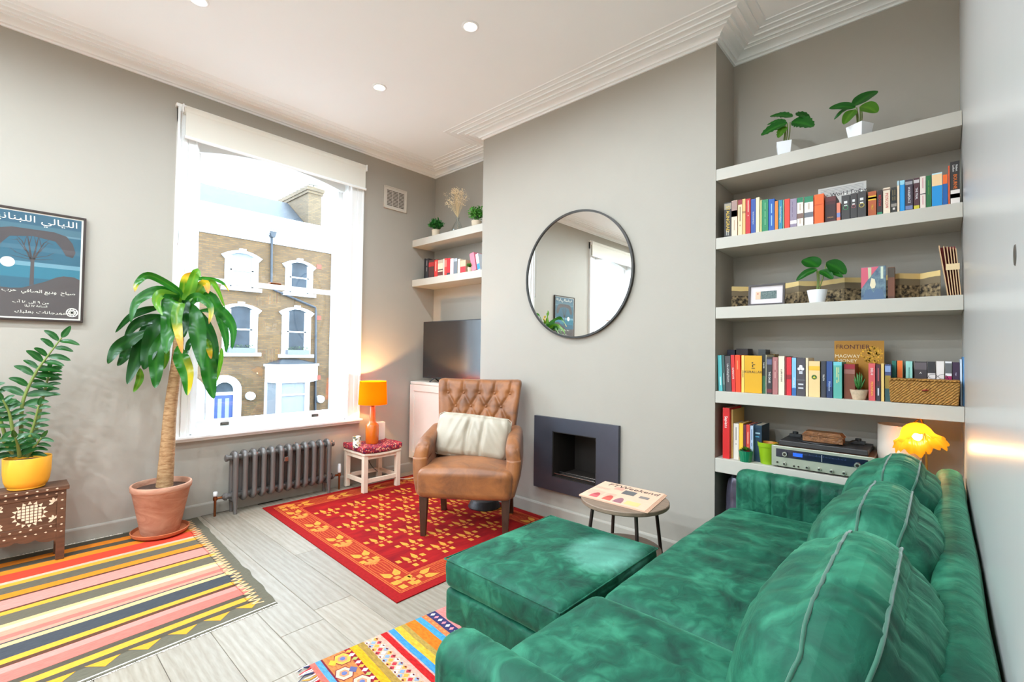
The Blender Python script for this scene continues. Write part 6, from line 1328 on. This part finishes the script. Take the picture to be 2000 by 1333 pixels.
for x, y in ((657, 503), (690, 508), (532, 472)): p = rp(x, y); MB().lathe([(0, -.006), (.0042, -.006), (.0042, 0)], (XR, p.y, p.z), 14, axis=0).build('push_button', DK, RC, smooth=.6)
for x, y in ((1118, 568), (1157, 574), (1195, 596)): p = rp(x, y); MB().tube([(XR, p.y, p.z+.004), (XR-.012, p.y, p.z-.002)], [.0026, .0034], 8).build('toggle_switch', KN, RC, smooth=.6)
TTb = thing('turntable', 'low black turntable deck lying on top of the receiver', 'turntable', (3.03, (y0+y1)/2, z1))
MB().box(XR+.03, 3.17, y0+.028, y1-.03, z1+.0, z1+.026).build('plinth', mat('black_plinth', (52, 48, 48), .45), TTb, bevel=.003); MB().lathe([(0, .027), (.105, .027), (.107, .029), (.105, .032), (0, .032)], (3.03, (y0+y1)/2+.02, z1), 40).build('platter', BLACK, TTb, smooth=.6)
for s_, y in ((-1, y1-.075), (1, y0+.085)):
    MB().box(3.08, 3.11, y-.03, y+.03, z1+.027, z1+.044).lathe([(0, .044), (.014, .044), (.014, .058), (0, .058)], (3.09, y, z1), 14).build('tonearm_rest' if s_ < 0 else 'control_block', BLACK, TTb, bevel=.002)
MB().tube([(3.09, y0+.085, z1+.05), (3.02, y0+.10, z1+.052), (2.96, y0+.13, z1+.04)], .003, 8).build('tonearm', DK, TTb, smooth=.8)
a, b_ = on(1567, 875, 0, 2.95), on(1646, 880, 0, 2.95); CWd = mat('carved_wood', (136, 88, 50), .55, nz=(40, .35), bump=(90, .6))
BX = thing('carved_wooden_box', 'small carved brown wooden box resting on the turntable', 'box', (2.99, (a.y+b_.y)/2, z1+.033))
MB().box(2.955, 3.035, b_.y, a.y, z1+.033, z1+.062).build('box_body', CWd, BX, bevel=.003); MB().box(2.951, 3.039, b_.y-.004, a.y+.004, z1+.063, z1+.068).prism([(b_.y-.002, z1+.068), (b_.y+.012, z1+.086), (a.y-.012, z1+.086), (a.y+.002, z1+.068)], 2.955, 3.035, 0).build('box_lid', CWd, BX, bevel=.003)
a, b_ = on(1711.5, 830, 0, 3.03), on(1800, 835, 0, 3.03); yc = (a.y+b_.y)/2; r_ = (a.y-b_.y)/2; zt = on(1725, 829, 0, 3.03).z
LS = thing('white_drum_lamp', 'unlit lamp with a white fabric drum shade behind the yellow glass lamp', 'lamp', (3.07, yc, z5)); SHW = mat('white_shade_linen', (228, 214, 198), .9, bump=(200, .1))
MB().lathe([(r_, z5+.075), (r_*.98, zt), (r_*.98-.002, zt), (r_-.002, z5+.075)], (3.07, yc, 0), 40, cap=False).build('lamp_shade', SHW, LS, smooth=.6); MB().lathe([(0, z5), (.05, z5), (.05, z5+.012), (.012, z5+.02), (.012, z5+.14), (0, z5+.14)], (3.07, yc, 0), 24).build('lamp_base', WHITE, LS, smooth=.6)
# lit tulip lamp of yellow glass
def amber():
    m = bpy.data.materials.new('amber_glass_shade'); m.use_nodes = True; nt = m.node_tree; nt.nodes.clear()
    o = nt.nodes.new('ShaderNodeOutputMaterial'); d = nt.nodes.new('ShaderNodeBsdfPrincipled'); t = nt.nodes.new('ShaderNodeBsdfTranslucent'); mx = nt.nodes.new('ShaderNodeMixShader'); mx.inputs[0].default_value = .55
    d.inputs['Base Color'].default_value = L((214, 158, 40)); d.inputs['Roughness'].default_value = .25; t.inputs[0].default_value = L((250, 186, 50))
    nt.links.new(d.outputs[0], mx.inputs[1]); nt.links.new(t.outputs[0], mx.inputs[2]); nt.links.new(mx.outputs[0], o.inputs[0]); return m
XL_ = 2.93; ap, bu = on(1784, 829, 0, XL_+.02), on(1801, 866, 0, XL_-.015)
AL = thing('amber_glass_lamp', 'lit swan-neck lamp with a frilled yellow glass bell shade behind the sofa', 'lamp', (XL_+.05, ap.y+.01, z5))
ax = (bu-ap).normalized(); ax = (ax+Vector((-.35, .03, -.25))).normalized(); q1 = ax.cross(Vector((0, 1, 0))).normalized(); q2 = ax.cross(q1)
m = MB(); prof_ = [(.012, 0), (.030, .006), (.046, .018), (.056, .036), (.062, .056), (.069, .074), (.082, .092), (.098, .108)]; n_ = 96; vs = []; fs = []
for i, (r_, h_) in enumerate(prof_):
    for k in range(n_):
        a = 2*pi*k/n_; fr = max(0, (i-4)/3); rr = r_*(1+.018*cos(24*a))*(1+fr*.035*cos(16*a)); hh = h_+fr*.007*cos(16*a+.6)+fr*.012*cos(5*a)
        vs.append(ap+ax*hh+q1*rr*cos(a)+q2*rr*sin(a))
for i in range(len(prof_)-1):
    for k in range(n_): fs.append((i*n_+k, i*n_+(k+1) % n_, (i+1)*n_+(k+1) % n_, (i+1)*n_+k))
m.add(vs, fs); m.build('glass_shade', amber(), AL, smooth=4)
m = MB(); pr = [(.008, .012), (.014, .022), (.020, .045), (.021, .058), (.016, .074), (.006, .084), (0, .086)]; vs = []; fs = []; n_ = 20
for r_, h_ in pr:
    for k in range(n_): a = 2*pi*k/n_; vs.append(ap+ax*h_+q1*r_*cos(a)+q2*r_*sin(a))
for i in range(len(pr)-1):
    for k in range(n_): fs.append((i*n_+k, i*n_+(k+1) % n_, (i+1)*n_+(k+1) % n_, (i+1)*n_+k))
m.add(vs, fs); m.build('bulb', mat('candle_bulb', (255, 226, 160), .4, emis=(255, 220, 150), em=5), AL, smooth=4)
MB().tube(catmull([(XL_+.04, ap.y-.045, z5+.02), (XL_+.045, ap.y-.045, z5+.13), (XL_+.04, ap.y-.03, ap.z+.016), (XL_+.03, ap.y-.01, ap.z+.014), tuple(ap)], 6), .0045, 8).lathe([(0, z5), (.045, z5), (.04, z5+.012), (.012, z5+.022), (0, z5+.022)], (XL_+.04, ap.y-.045, 0), 24).build('swan_neck', mat('aged_brass', (150, 110, 50), .35, .9), AL, smooth=.8)
l = bpy.data.lights.new('bulb_light', 'POINT'); l.energy = 1.1; l.color = (1, .64, .26); l.shadow_soft_size = .02
o = bpy.data.objects.new('bulb_light', l); COL.objects.link(o); o.parent = AL; o.matrix_basis = WM[AL].inverted() @ Matrix.Translation(ap+ax*.088)
# dark plastic bag under the lowest shelf
BG = thing('plastic_bag', 'crumpled dark silver plastic bag under the lowest shelf beside the sofa arm', 'bag', (3.01, .85, 0))
def bag(u, v, w, o):
    k = (o.z+.29)/.58; g_ = 1-.55*max(0, k-.35)**1.4; n3 = 1-abs(fb((o.x*9, o.y*9, o.z*3.2), 1, 3))*1.2
    return Vector((o.x*g_, o.y*g_, o.z))*(1-.10*n3*(.4+k))
MB().rbox((3.035, .84, .292), (.24, .28, .58), .07, 40, bag).build('bag_skin', mat('dark_glossy_plastic', (92, 86, 100), .22, .35, nz=(9, .3)), BG, smooth=.5)

# middle shelf: folding panorama, framed note, books, kraft file
z3 = SH[3]
def pano():
    m = bpy.data.materials.new('sepia_panorama_print'); m.use_nodes = True; nt = m.node_tree; p = nt.nodes['Principled BSDF']; p.inputs['Roughness'].default_value = .8
    tc = nt.nodes.new('ShaderNodeTexCoord'); s = nt.nodes.new('ShaderNodeSeparateXYZ'); nt.links.new(tc.outputs['UV'], s.inputs[0])
    n = nt.nodes.new('ShaderNodeTexNoise'); n.inputs['Scale'].default_value = 60; n.inputs['Detail'].default_value = 5; nt.links.new(tc.outputs['Object'], n.inputs['Vector'])
    n2 = nt.nodes.new('ShaderNodeTexNoise'); n2.inputs['Scale'].default_value = 9; nt.links.new(tc.outputs['Object'], n2.inputs['Vector'])
    t = nt.nodes.new('ShaderNodeValToRGB'); e = t.color_ramp.elements; e[0].position = .38; e[0].color = L((40, 32, 24)); e[1].position = .66; e[1].color = L((170, 146, 108)); nt.links.new(n.outputs['Fac'], t.inputs[0])
    sk = nt.nodes.new('ShaderNodeValToRGB'); sk.color_ramp.interpolation = 'CONSTANT'; e = sk.color_ramp.elements; e[0].color = L((186, 160, 112)); e[1].position = .08; e[1].color = (0, 0, 0, 1)
    k = e.new(.56); k.color = L((124, 108, 84)); k = e.new(.80); k.color = L((222, 192, 130))
    ad = nt.nodes.new('ShaderNodeMath'); ad.operation = 'MULTIPLY_ADD'; ad.inputs[1].default_value = .10; nt.links.new(n2.outputs['Fac'], ad.inputs[0]); sb = nt.nodes.new('ShaderNodeMath'); sb.operation = 'SUBTRACT'; sb.inputs[1].default_value = .05; nt.links.new(s.outputs[1], sb.inputs[0]); nt.links.new(sb.outputs[0], ad.inputs[2])
    nt.links.new(ad.outputs[0], sk.inputs[0])
    a = nt.nodes.new('ShaderNodeMath'); a.operation = 'GREATER_THAN'; a.inputs[1].default_value = .08; b = nt.nodes.new('ShaderNodeMath'); b.operation = 'LESS_THAN'; b.inputs[1].default_value = .56
    for q in (a, b): nt.links.new(ad.outputs[0], q.inputs[0])
    c = nt.nodes.new('ShaderNodeMath'); c.operation = 'MULTIPLY'; nt.links.new(a.outputs[0], c.inputs[0]); nt.links.new(b.outputs[0], c.inputs[1])
    mx = nt.nodes.new('ShaderNodeMix'); mx.data_type = 'RGBA'; nt.links.new(c.outputs[0], mx.inputs[0]); nt.links.new(sk.outputs[0], mx.inputs[6]); nt.links.new(t.outputs[0], mx.inputs[7]); nt.links.new(mx.outputs[2], p.inputs['Base Color']); return m
PN = thing('folding_panorama', 'long concertina-folded sepia panorama card standing along the middle shelf', 'panorama', (3.03, .48, z3)); PM = pano()
us = [1429, 1462, 1486, 1521, 1560, 1603, 1650, 1697, 1757, 1797, 1837]
for i in range(len(us)-1):
    xa, xb = (3.055 if i % 2 else 2.985), (2.985 if i % 2 else 3.055); h_ = .131
    pa, pb = on(us[i], 560, 0, xa), on(us[i+1], 560, 0, xb); P0, P1 = Vector((xa, pa.y, z3+.001)), Vector((xb, pb.y, z3+.001)); nn = Vector((-(P1.y-P0.y), P1.x-P0.x, 0)).normalized()*.0006; up = Vector((0, 0, h_))
    m = MB(); m.add([P0-nn, P1-nn, P1-nn+up, P0-nn+up, P0+nn, P1+nn, P1+nn+up, P0+nn+up], [(3, 2, 1, 0), (4, 5, 6, 7), (0, 1, 5, 4), (2, 3, 7, 6), (1, 2, 6, 5), (3, 0, 4, 7)], 0, [(0, 0), (1, 0), (1, 1), (0, 1)]*2); m.build('panel', PM, PN)
xf = 2.905; a, b_ = on(1462, 575, 0, xf), on(1533, 575, 0, xf); zt = on(1497, 555, 0, xf).z; h_ = zt-z3
FR = thing('framed_banknote', 'dark framed old banknote leaning on the panorama at the left of the middle shelf', 'picture frame', (xf, (a.y+b_.y)/2, z3))
t_ = .10; TL = lambda y, z, d=0: (xf+z*t_-d, y, z3+z)
def slab(y0, y1, z0, z1, d0, d1): return MB().add([TL(y, z, d) for d in (d0, d1) for z in (z0, z1) for y in (y0, y1)], [(0, 2, 3, 1), (4, 5, 7, 6), (0, 1, 5, 4), (2, 6, 7, 3), (0, 4, 6, 2), (1, 3, 7, 5)])
y0, y1 = b_.y, a.y; e = .010; fm = mat('dark_brown_frame', (54, 40, 38), .45)
m = MB()
for q in ((y0, y1, 0, e), (y0, y1, h_-e, h_), (y0, y0+e, e, h_-e), (y1-e, y1, e, h_-e)): s_ = slab(*q, 0, .012); m.add(s_.v, s_.f)
m.build('frame', fm, FR); slab(y0+e, y1-e, e, h_-e, -.004, .004).build('mount', flat((216, 204, 204)), FR)
n0, n1 = lerp(y0, y1, .22), lerp(y0, y1, .80); slab(n0, n1, h_*.30, h_*.67, .004, .0046).build('banknote', mat('banknote_print', (120, 134, 130), .7, two=(70, 86, 84), nz=(140, .5)), FR)
slab(lerp(n0, n1, .76), n1, h_*.30, h_*.67, .0046, .005).build('banknote_margin', flat((218, 180, 150)), FR); slab(lerp(n0, n1, .86), lerp(n0, n1, .92), h_*.52, h_*.60, .005, .0053).build('banknote_seal', flat((190, 110, 96)), FR)
xf = 2.915; a, b_ = on(1682, 550, 0, xf), on(1730, 550, 0, xf); zt = on(1706, 521, 0, xf).z; h_ = zt-z3
FB_ = thing('face_out_book', 'blue and pink illustrated book shown face-out on the middle shelf', 'book', (xf, (a.y+b_.y)/2, z3)); y0, y1 = b_.y, a.y
MB().box(xf, xf+.002, y0, y1, z3, zt).box(xf+.016, xf+.018, y0, y1, z3, zt).box(xf+.002, xf+.016, y0, y0+.002, z3, zt).build('cover', mat('indigo_cover_print', (66, 84, 112), .55, two=(120, 146, 150), nz=(38, .3)), FB_); MB().box(xf+.002, xf+.016, y0+.002, y1-.003, z3+.002, zt-.003).build('pages', PAGES, FB_)
C_ = lambda pts: [(xf-.0006, lerp(y1, y0, x), z3+h_*y) for x, y in pts]
def cv(name, pts, c, d=0): MB().add([(p[0]-d, p[1], p[2]) for p in C_(pts)], [tuple(range(len(pts)))]).build(name, flat(c), FB_)
cv('cover_print', [(0, .35), (.28, .62), (.72, .99), (0, .99)], (206, 92, 110)); cv('cover_print', [(.30, .62), (.42, .72), (.42, .98), (.28, .98)], (190, 196, 160), .0003)
cv('cover_print', [(.36, .44), (.44, .34), (.56, .36), (.60, .46), (.56, .62), (.42, .66)], (226, 212, 178), .0003); cv('cover_print', [(.80, .62), (.9, .62), (.9, .98), (.80, .98)], (206, 214, 190), .0003); cv('cover_print', [(.06, .02), (.16, .30), (.40, .34), (.50, .22), (.62, .34), (.86, .30), (.95, .02)], (84, 106, 134), .0003)
book(1733.5, 1747.5, 522, 2.925, z3, (112, 62, 36), 'rust brown book with a dark mottled spine beside the face-out book', bands=[(.68, .98, (70, 56, 40)), (.0, .1, (90, 50, 30))], group=None, depth=.055)
KF = thing('kraft_file', 'fanned kraft concertina file with red inside at the right of the middle shelf', 'file', (2.95, -.02, z3)); KR = mat('kraft_card', (206, 168, 128), .8, nz=(4, .06)); RD = flat((120, 20, 26))
xk = 2.90; k0, k1 = on(1852, 576, 0, xk), on(1879, 576, 0, xk); t0, t1 = on(1834, 482, 0, xk), on(1868, 474, 0, xk); zt = (t0.z+t1.z)/2
for i in range(6):
    f = i/5; yb_, yt_ = lerp(k0.y, k1.y+.004, f), lerp(t0.y, t1.y+.002, f**.8); w_ = .0018
    m = MB(); m.add([(x, y+s_, z_) for x in (xk, xk+.08) for y, z_ in ((yb_, z3+.001), (yt_, zt-.004*i)) for s_ in (-w_, w_)], [(0, 1, 3, 2), (4, 6, 7, 5), (0, 4, 5, 1), (2, 3, 7, 6), (0, 2, 6, 4), (1, 5, 7, 3)]); m.build('card_divider', KR, KF)
    if i < 5:
        g_ = (i+1)/5; yb2, yt2 = lerp(k0.y, k1.y+.004, g_), lerp(t0.y, t1.y+.002, g_**.8)
        MB().add([(xk+.03, yb_-w_, z3+.001), (xk+.03, yb2+w_, z3+.001), (xk+.03, yt2+w_, zt-.006), (xk+.03, yt_-w_, zt-.006)], [(0, 1, 2, 3)]).build('gusset', RD, KF)
f0 = lambda y_, t: lerp(y_[0], y_[1], t); bz = .46
ya_, yb_ = lerp(k0.y, t0.y, bz)+.004, lerp(k1.y+.004, t1.y+.002, bz)-.004; MB().box(xk-.002, xk-.0006, yb_, ya_-.01, z3+(zt-z3)*.50, z3+(zt-z3)*.62).build('band', flat((226, 196, 150)), KF)

# left alcove lower shelf
SA = (6.056, 800, 350); za = SH['b']
def ba(*a, **k): book(a[0], a[1], a[2], k.pop('x', 2.935), za, a[3], a[4], S=SA, group=GA, **k)
ba(170, 184, 942, K_, 'thin black book at the far left of the lower alcove shelf')
ba(187, 221, 942, (40, 38, 40), 'black book second from the left on the lower alcove shelf', marks=[(.3, .9, .4, .6, (150, 140, 140))])
ba(224, 289, 956, (78, 46, 42), 'dark brown book with a red oval on the lower alcove shelf', bands=[(.62, .86, (170, 40, 40))])
ba(292, 330, 956, (206, 50, 44), 'narrow red book beside the dark brown one on the lower alcove shelf', marks=[(.2, .9, .4, .6, (240, 200, 180))])
ba(333, 393, 958, (216, 196, 168), 'cream book with a small dark figure on its spine', bands=[(.06, .28, (110, 50, 46)), (.36, .44, (90, 70, 66)), (.8, .98, (180, 160, 140))])
ba(397, 410, 944, (226, 206, 190), 'sliver of an ivory book on the lower alcove shelf')
ba(412, 440, 938, (214, 60, 50), 'scarlet book with a white stripe on the lower alcove shelf', bands=[(.5, .9, (232, 120, 104))])
ba(442, 478, 936, (204, 30, 40), 'plain crimson book with a dark foot on the lower alcove shelf', bands=[(0, .14, (60, 60, 66))])
ba(480, 518, 940, (232, 206, 204), 'pale pink book beside the crimson one on the lower alcove shelf')
ba(521, 563, 938, (116, 120, 126), 'grey book with a pale top on the lower alcove shelf', bands=[(.8, 1, (170, 174, 180))])
ba(567, 596, 945, (230, 214, 184), 'ivory book left of the little plant on the lower alcove shelf')
ba(600, 662, 960, (210, 174, 140), 'tan book with a red lower half behind the little plant', bands=[(.04, .5, (196, 26, 34))])
ba(738, 790, 872, (222, 120, 138), 'tilted pink book right of the little plant on the lower alcove shelf', lean=-13, depth=.12)
ba(806, 838, 880, (222, 226, 232), 'tilted white book with blue waves at the right end of the lower alcove shelf', lean=-13, bands=[(.05, .4, (50, 140, 200))], depth=.12)

# ---------------------------------------------------------------- poster
AR = {'ا': (0xFE8D, 2), 'آ': (0xFE81, 2), 'ب': (0xFE8F, 4), 'ة': (0xFE93, 2), 'ت': (0xFE95, 4), 'ج': (0xFE9D, 4), 'ح': (0xFEA1, 4), 'د': (0xFEA9, 2), 'ر': (0xFEAD, 2), 'س': (0xFEB1, 4), 'ص': (0xFEB9, 4), 'ع': (0xFEC9, 4), 'ف': (0xFED1, 4), 'ق': (0xFED5, 4), 'ك': (0xFED9, 4), 'ل': (0xFEDD, 4), 'م': (0xFEE1, 4), 'ن': (0xFEE5, 4), 'ه': (0xFEE9, 4), 'و': (0xFEED, 2), 'ى': (0xFEEF, 2), 'ي': (0xFEF1, 4)}
def arabic(s):
    out = []
    for i, c in enumerate(s):
        if c not in AR: out.append(c); continue
        b, k = AR[c]; pj = i > 0 and s[i-1] in AR and AR[s[i-1]][1] == 4; nj = k == 4 and i+1 < len(s) and s[i+1] in AR
        out.append(chr(b+(3 if pj and nj else 1 if pj else 2 if nj else 0)))
    return ''.join(out[::-1])
px0, px1, pz0, pz1 = -.113, .3742, 1.398, 2.069; yp = YW-.022
PO = thing('framed_poster', 'dark framed blue poster of a flat-topped tree with Arabic lettering on the window wall', 'poster', ((px0+px1)/2, YW, pz0)); FW = .0125
MB().box(px0, px1, yp-.004, YW-.001, pz0, pz0+FW).box(px0, px1, yp-.004, YW-.001, pz1-FW, pz1).box(px0, px0+FW, yp-.004, YW-.001, pz0+FW, pz1-FW).box(px1-FW, px1, yp-.004, YW-.001, pz0+FW, pz1-FW).build('frame', mat('dark_poster_frame', (52, 38, 32), .4), PO, bevel=.0015)
MB().box(px0+FW, px1-FW, yp+.004, YW-.002, pz0+FW, pz1-FW).build('paper', flat((222, 216, 202)), PO)
ix0, ix1, iz0, iz1 = px0+FW+.009, px1-FW-.009, pz0+FW+.009, pz1-FW-.009; ypr = yp+.0038
fy = lambda v: iz1-(v-132)/(1238-132)*(iz1-iz0)              # print coordinates measured down its right-hand edge
fx = lambda x: ix1-(832-x)/832*(ix1-.058)
def pr(name, pts, c, d=0): MB().add([(max(ix0, min(ix1, x)), ypr-d, zz) for x, zz in pts], [tuple(range(len(pts)))]).build(name, flat(c, .5), PO)
def strip(v0, v1, c, d=0): pr('printed_band', [(ix0, fy(v1)), (ix1, fy(v1)), (ix1, fy(v0)), (ix0, fy(v0))], c, d)
strip(132, 1238, (20, 84, 104)); strip(255, 330, (58, 98, 112), .0002); strip(325, 345, (88, 122, 134), .0003); strip(132, 255, (32, 80, 100), .0002); strip(650, 695, (96, 140, 154), .0003); strip(695, 820, (16, 104, 124), .0003)
DB = (70, 60, 58)
hill = [(ix0, iz0), (ix1, iz0), (ix1, fy(800)), (fx(760), fy(775)), (fx(620), fy(772)), (fx(520), fy(795)), (fx(400), fy(845)), (fx(260), fy(888)), (fx(120), fy(930)), (fx(0), fy(940)), (ix0, fy(930))]
pr('printed_hill', hill, DB, .0005)
pr('printed_trunk', [(fx(200), fy(900)), (fx(252), fy(890)), (fx(250), fy(640)), (fx(262), fy(600)), (fx(240), fy(610)), (fx(190), fy(600)), (fx(206), fy(660))], DB, .0006)
tc_ = fx(225); sp_ = lambda x: tc_-(fx(x)-tc_)
for side in (0, 1):
    g_ = (lambda x: sp_(x)) if side else fx
    pr('printed_canopy', [(g_(225), fy(300)), (g_(480), fy(300)), (g_(640), fy(330)), (g_(720), fy(400)), (g_(765), fy(500)), (g_(730), fy(560)), (g_(640), fy(545)), (g_(580), fy(470)), (g_(500), fy(400)), (g_(225), fy(372))][::(-1 if side else 1)], (64, 54, 54), .0007)
    m = MB()
    for (xa, va), (xb, vb), w_ in (((245, 620), (360, 430), 16), ((215, 620), (160, 380), 18), ((330, 480), (300, 380), 8), ((300, 540), (420, 420), 8), ((260, 600), (440, 560), 7), ((240, 625), (480, 600), 6), ((350, 440), (420, 390), 7), ((180, 470), (210, 370), 8), ((200, 560), (110, 520), 7), ((380, 420), (480, 440), 5), ((420, 560), (500, 520), 5)):
        A_, B_ = Vector((g_(xa), fy(va))), Vector((g_(xb), fy(vb))); d_ = (B_-A_).normalized(); k_ = Vector((-d_.y, d_.x))*w_*.00022
        m.add([(p.x, ypr-.0008, p.y) for p in (A_-k_*1.3, B_-k_*.5, B_+k_*.5, A_+k_*1.3)], [(0, 1, 2, 3)])
    m.build('printed_branches', flat((58, 50, 50)), PO)
MB().lathe([(0, ypr-.0007), (.030, ypr-.0007)], (.036, 0, 1.742), 36, axis=1).build('printed_moon', flat((236, 226, 206)), PO)
IV = flat((238, 232, 216), .5)
XR_, ZU = (1, 0, 0), (0, 0, 1)
def art(s, size, x1, v, wide=1): return text(arabic(s), size, (x1, ypr-.0014, fy(v)), XR_, ZU, IV, PO, 'poster_lettering', align='RIGHT', wide=wide)
art('الليالي اللبنانية', .052, ix1-.016, 196, 1.32); art('صباح  وديع الصافي  حرب', .026, ix1-.018, 960, 1.2); art('من ٩ الى ٨١ آب', .021, fx(450), 1078, 1.2); art('الساعة ٧١ ليلا', .017, fx(430), 1118, 1.1); art('مهرجانات بعلبك', .023, fx(670), 1182, 1.5)
c = (fx(745), fy(1168)); r_ = .0285; m = MB()
m.lathe([(r_, ypr-.001), (r_*.82, ypr-.001)], (c[0], 0, c[1]), 36, axis=1, cap=False).lathe([(r_*.28, ypr-.001), (0, ypr-.001)], (c[0], 0, c[1]), 20, axis=1, cap=False)
for k in range(8):
    a = k*pi/4+.39; d_ = Vector((cos(a), sin(a))); n_ = Vector((-d_.y, d_.x))*r_*.07; q = Vector(c); m.add([(p.x, ypr-.001, p.y) for p in (q-n_, q+d_*r_*.85-n_, q+d_*r_*.85+n_, q+n_)], [(0, 1, 2, 3)])
for k in range(8):
    a = k*pi/4; d_ = Vector((cos(a), sin(a)))*r_*.56; m.lathe([(r_*.11, ypr-.001), (0, ypr-.001)], (c[0]+d_.x, 0, c[1]+d_.y), 10, axis=1, cap=False)
m.build('wheel_emblem', IV, PO)
MB().box(px0+FW, px1-FW, yp-.001, yp+.0005, pz0+FW, pz1-FW).build('glazing', glass_mat('poster_glass', (1, 1, 1), .035), PO)

# ---------------------------------------------------------------- inlaid side table
IX0, IX1, IY0, IY1 = -.26, .316, 3.785, 3.950
WAL = mat('inlaid_walnut', (92, 60, 40), .45, nz=(7, .35), stretch=(1, 6, 6)); BONE = mat('bone_inlay', (232, 206, 176), .5)
IT = thing('inlaid_side_table', 'dark carved wooden side table inlaid with pale bone stars under the yellow pot', 'table', ((IX0+IX1)/2, (IY0+IY1)/2, .006))
MB().box(IX0, IX1, IY0, IY1, .41, .435).build('table_top', WAL, IT, bevel=.003)
for x in (IX0+.012, IX1-.05):
    for y in (IY0+.010, IY1-.042): MB().box(x, x+.038, y, y+.03, .008, .41).build('leg', WAL, IT, bevel=.002)
yf = IY0+.014; m = MB(); m.box(IX0+.05, IX1-.05, yf+.004, yf+.016, .215, .375).box(IX0+.05, IX1-.05, yf, yf+.018, .375, .41).box(IX0+.05, IX1-.05, yf, yf+.018, .195, .222)
m.build('front_panel', WAL, IT, bevel=.0015)
ar = [(IX0+.05, .195), (IX1-.05, .195), (IX1-.05, .10)]+[(lerp(IX1-.06, IX0+.06, k/24), .155-.035*abs(sin(k*pi/4))**.6*(0.4)-.03*(abs(k-12)/12)**3) for k in range(25)]+[(IX0+.05, .10)]
MB().prism(ar, yf, yf+.014, 1).build('scalloped_apron', WAL, IT)
MB().box(IX1-.046, IX1-.034, IY0+.04, IY1-.04, .20, .41).build('side_panel', WAL, IT)
m = MB(); yi = yf+.0034
def bone(pts, y=yi): m.add([(x, y, z_) for x, z_ in pts], [tuple(range(len(pts)))])
def drop(cx_, cz_, a, l_, w_, y=yi): d_, n_ = (cos(a), sin(a)), (-sin(a), cos(a)); bone([(cx_+d_[0]*l_*u+n_[0]*w_*v, cz_+d_[1]*l_*u+n_[1]*w_*v) for u, v in ((0, 0), (.5, .5), (.85, .35), (1, 0), (.85, -.35), (.5, -.5))], y)
for cx_ in (.155, -.10):
    cz_ = .296; R1 = .052
    for i in range(-3, 3):
        for j in range(-3, 3):
            x0, z0_ = cx_+i*.0165+.0018, cz_+j*.0165+.0018; 
            if (i*.0165+.008)**2+(j*.0165+.008)**2 < R1**2*.86: bone([(x0, z0_), (x0+.0132, z0_), (x0+.0132, z0_+.0132), (x0, z0_+.0132)])
    for k in range(16):
        a = k*pi/8; d_, n_ = (cos(a), sin(a)), (-sin(a), cos(a)); bone([(cx_+d_[0]*.056+n_[0]*.009, cz_+d_[1]*.056+n_[1]*.009), (cx_+d_[0]*.074, cz_+d_[1]*.074), (cx_+d_[0]*.056-n_[0]*.009, cz_+d_[1]*.056-n_[1]*.009)])
for cx_, s_ in ((.255, -1), (.03, -1), (.03, 1)):
    for cz_ in (.345, .245):
        for a in (.5, 1.3, 2.3, -.5): drop(cx_, cz_, a if s_ > 0 else pi-a, .026, .012)
for k in range(12):
    x = lerp(IX0+.07, IX1-.06, k/11); 
    for z_, y in ((.392, yf-.0006), (.208, yf-.0006), (.178, yf-.0006)): drop(x+(.02 if z_ == .208 else 0), z_, 0, .013, .008, y)
    drop(x, .423, 0, .013, .008, IY0-.0006)
for z_ in (.39, .35, .30, .25, .21, .17): drop(IX1-.036, z_, 0, .013, .008, IY0+.0094)
m.build('bone_inlay', BONE, IT)['kind'] = 'stuff'

# ---------------------------------------------------------------- lettering becomes plain meshes
bpy.context.view_layer.update(); dg_ = bpy.context.evaluated_depsgraph_get()
for o in [o for o in COL.objects if o.type == 'FONT']:
    me = bpy.data.meshes.new_from_object(o.evaluated_get(dg_)); n_ = bpy.data.objects.new(o.name, me); COL.objects.link(n_)
    n_.parent = o.parent; n_.matrix_basis = o.matrix_basis.copy(); nm = o.name; bpy.data.objects.remove(o); n_.name = nm
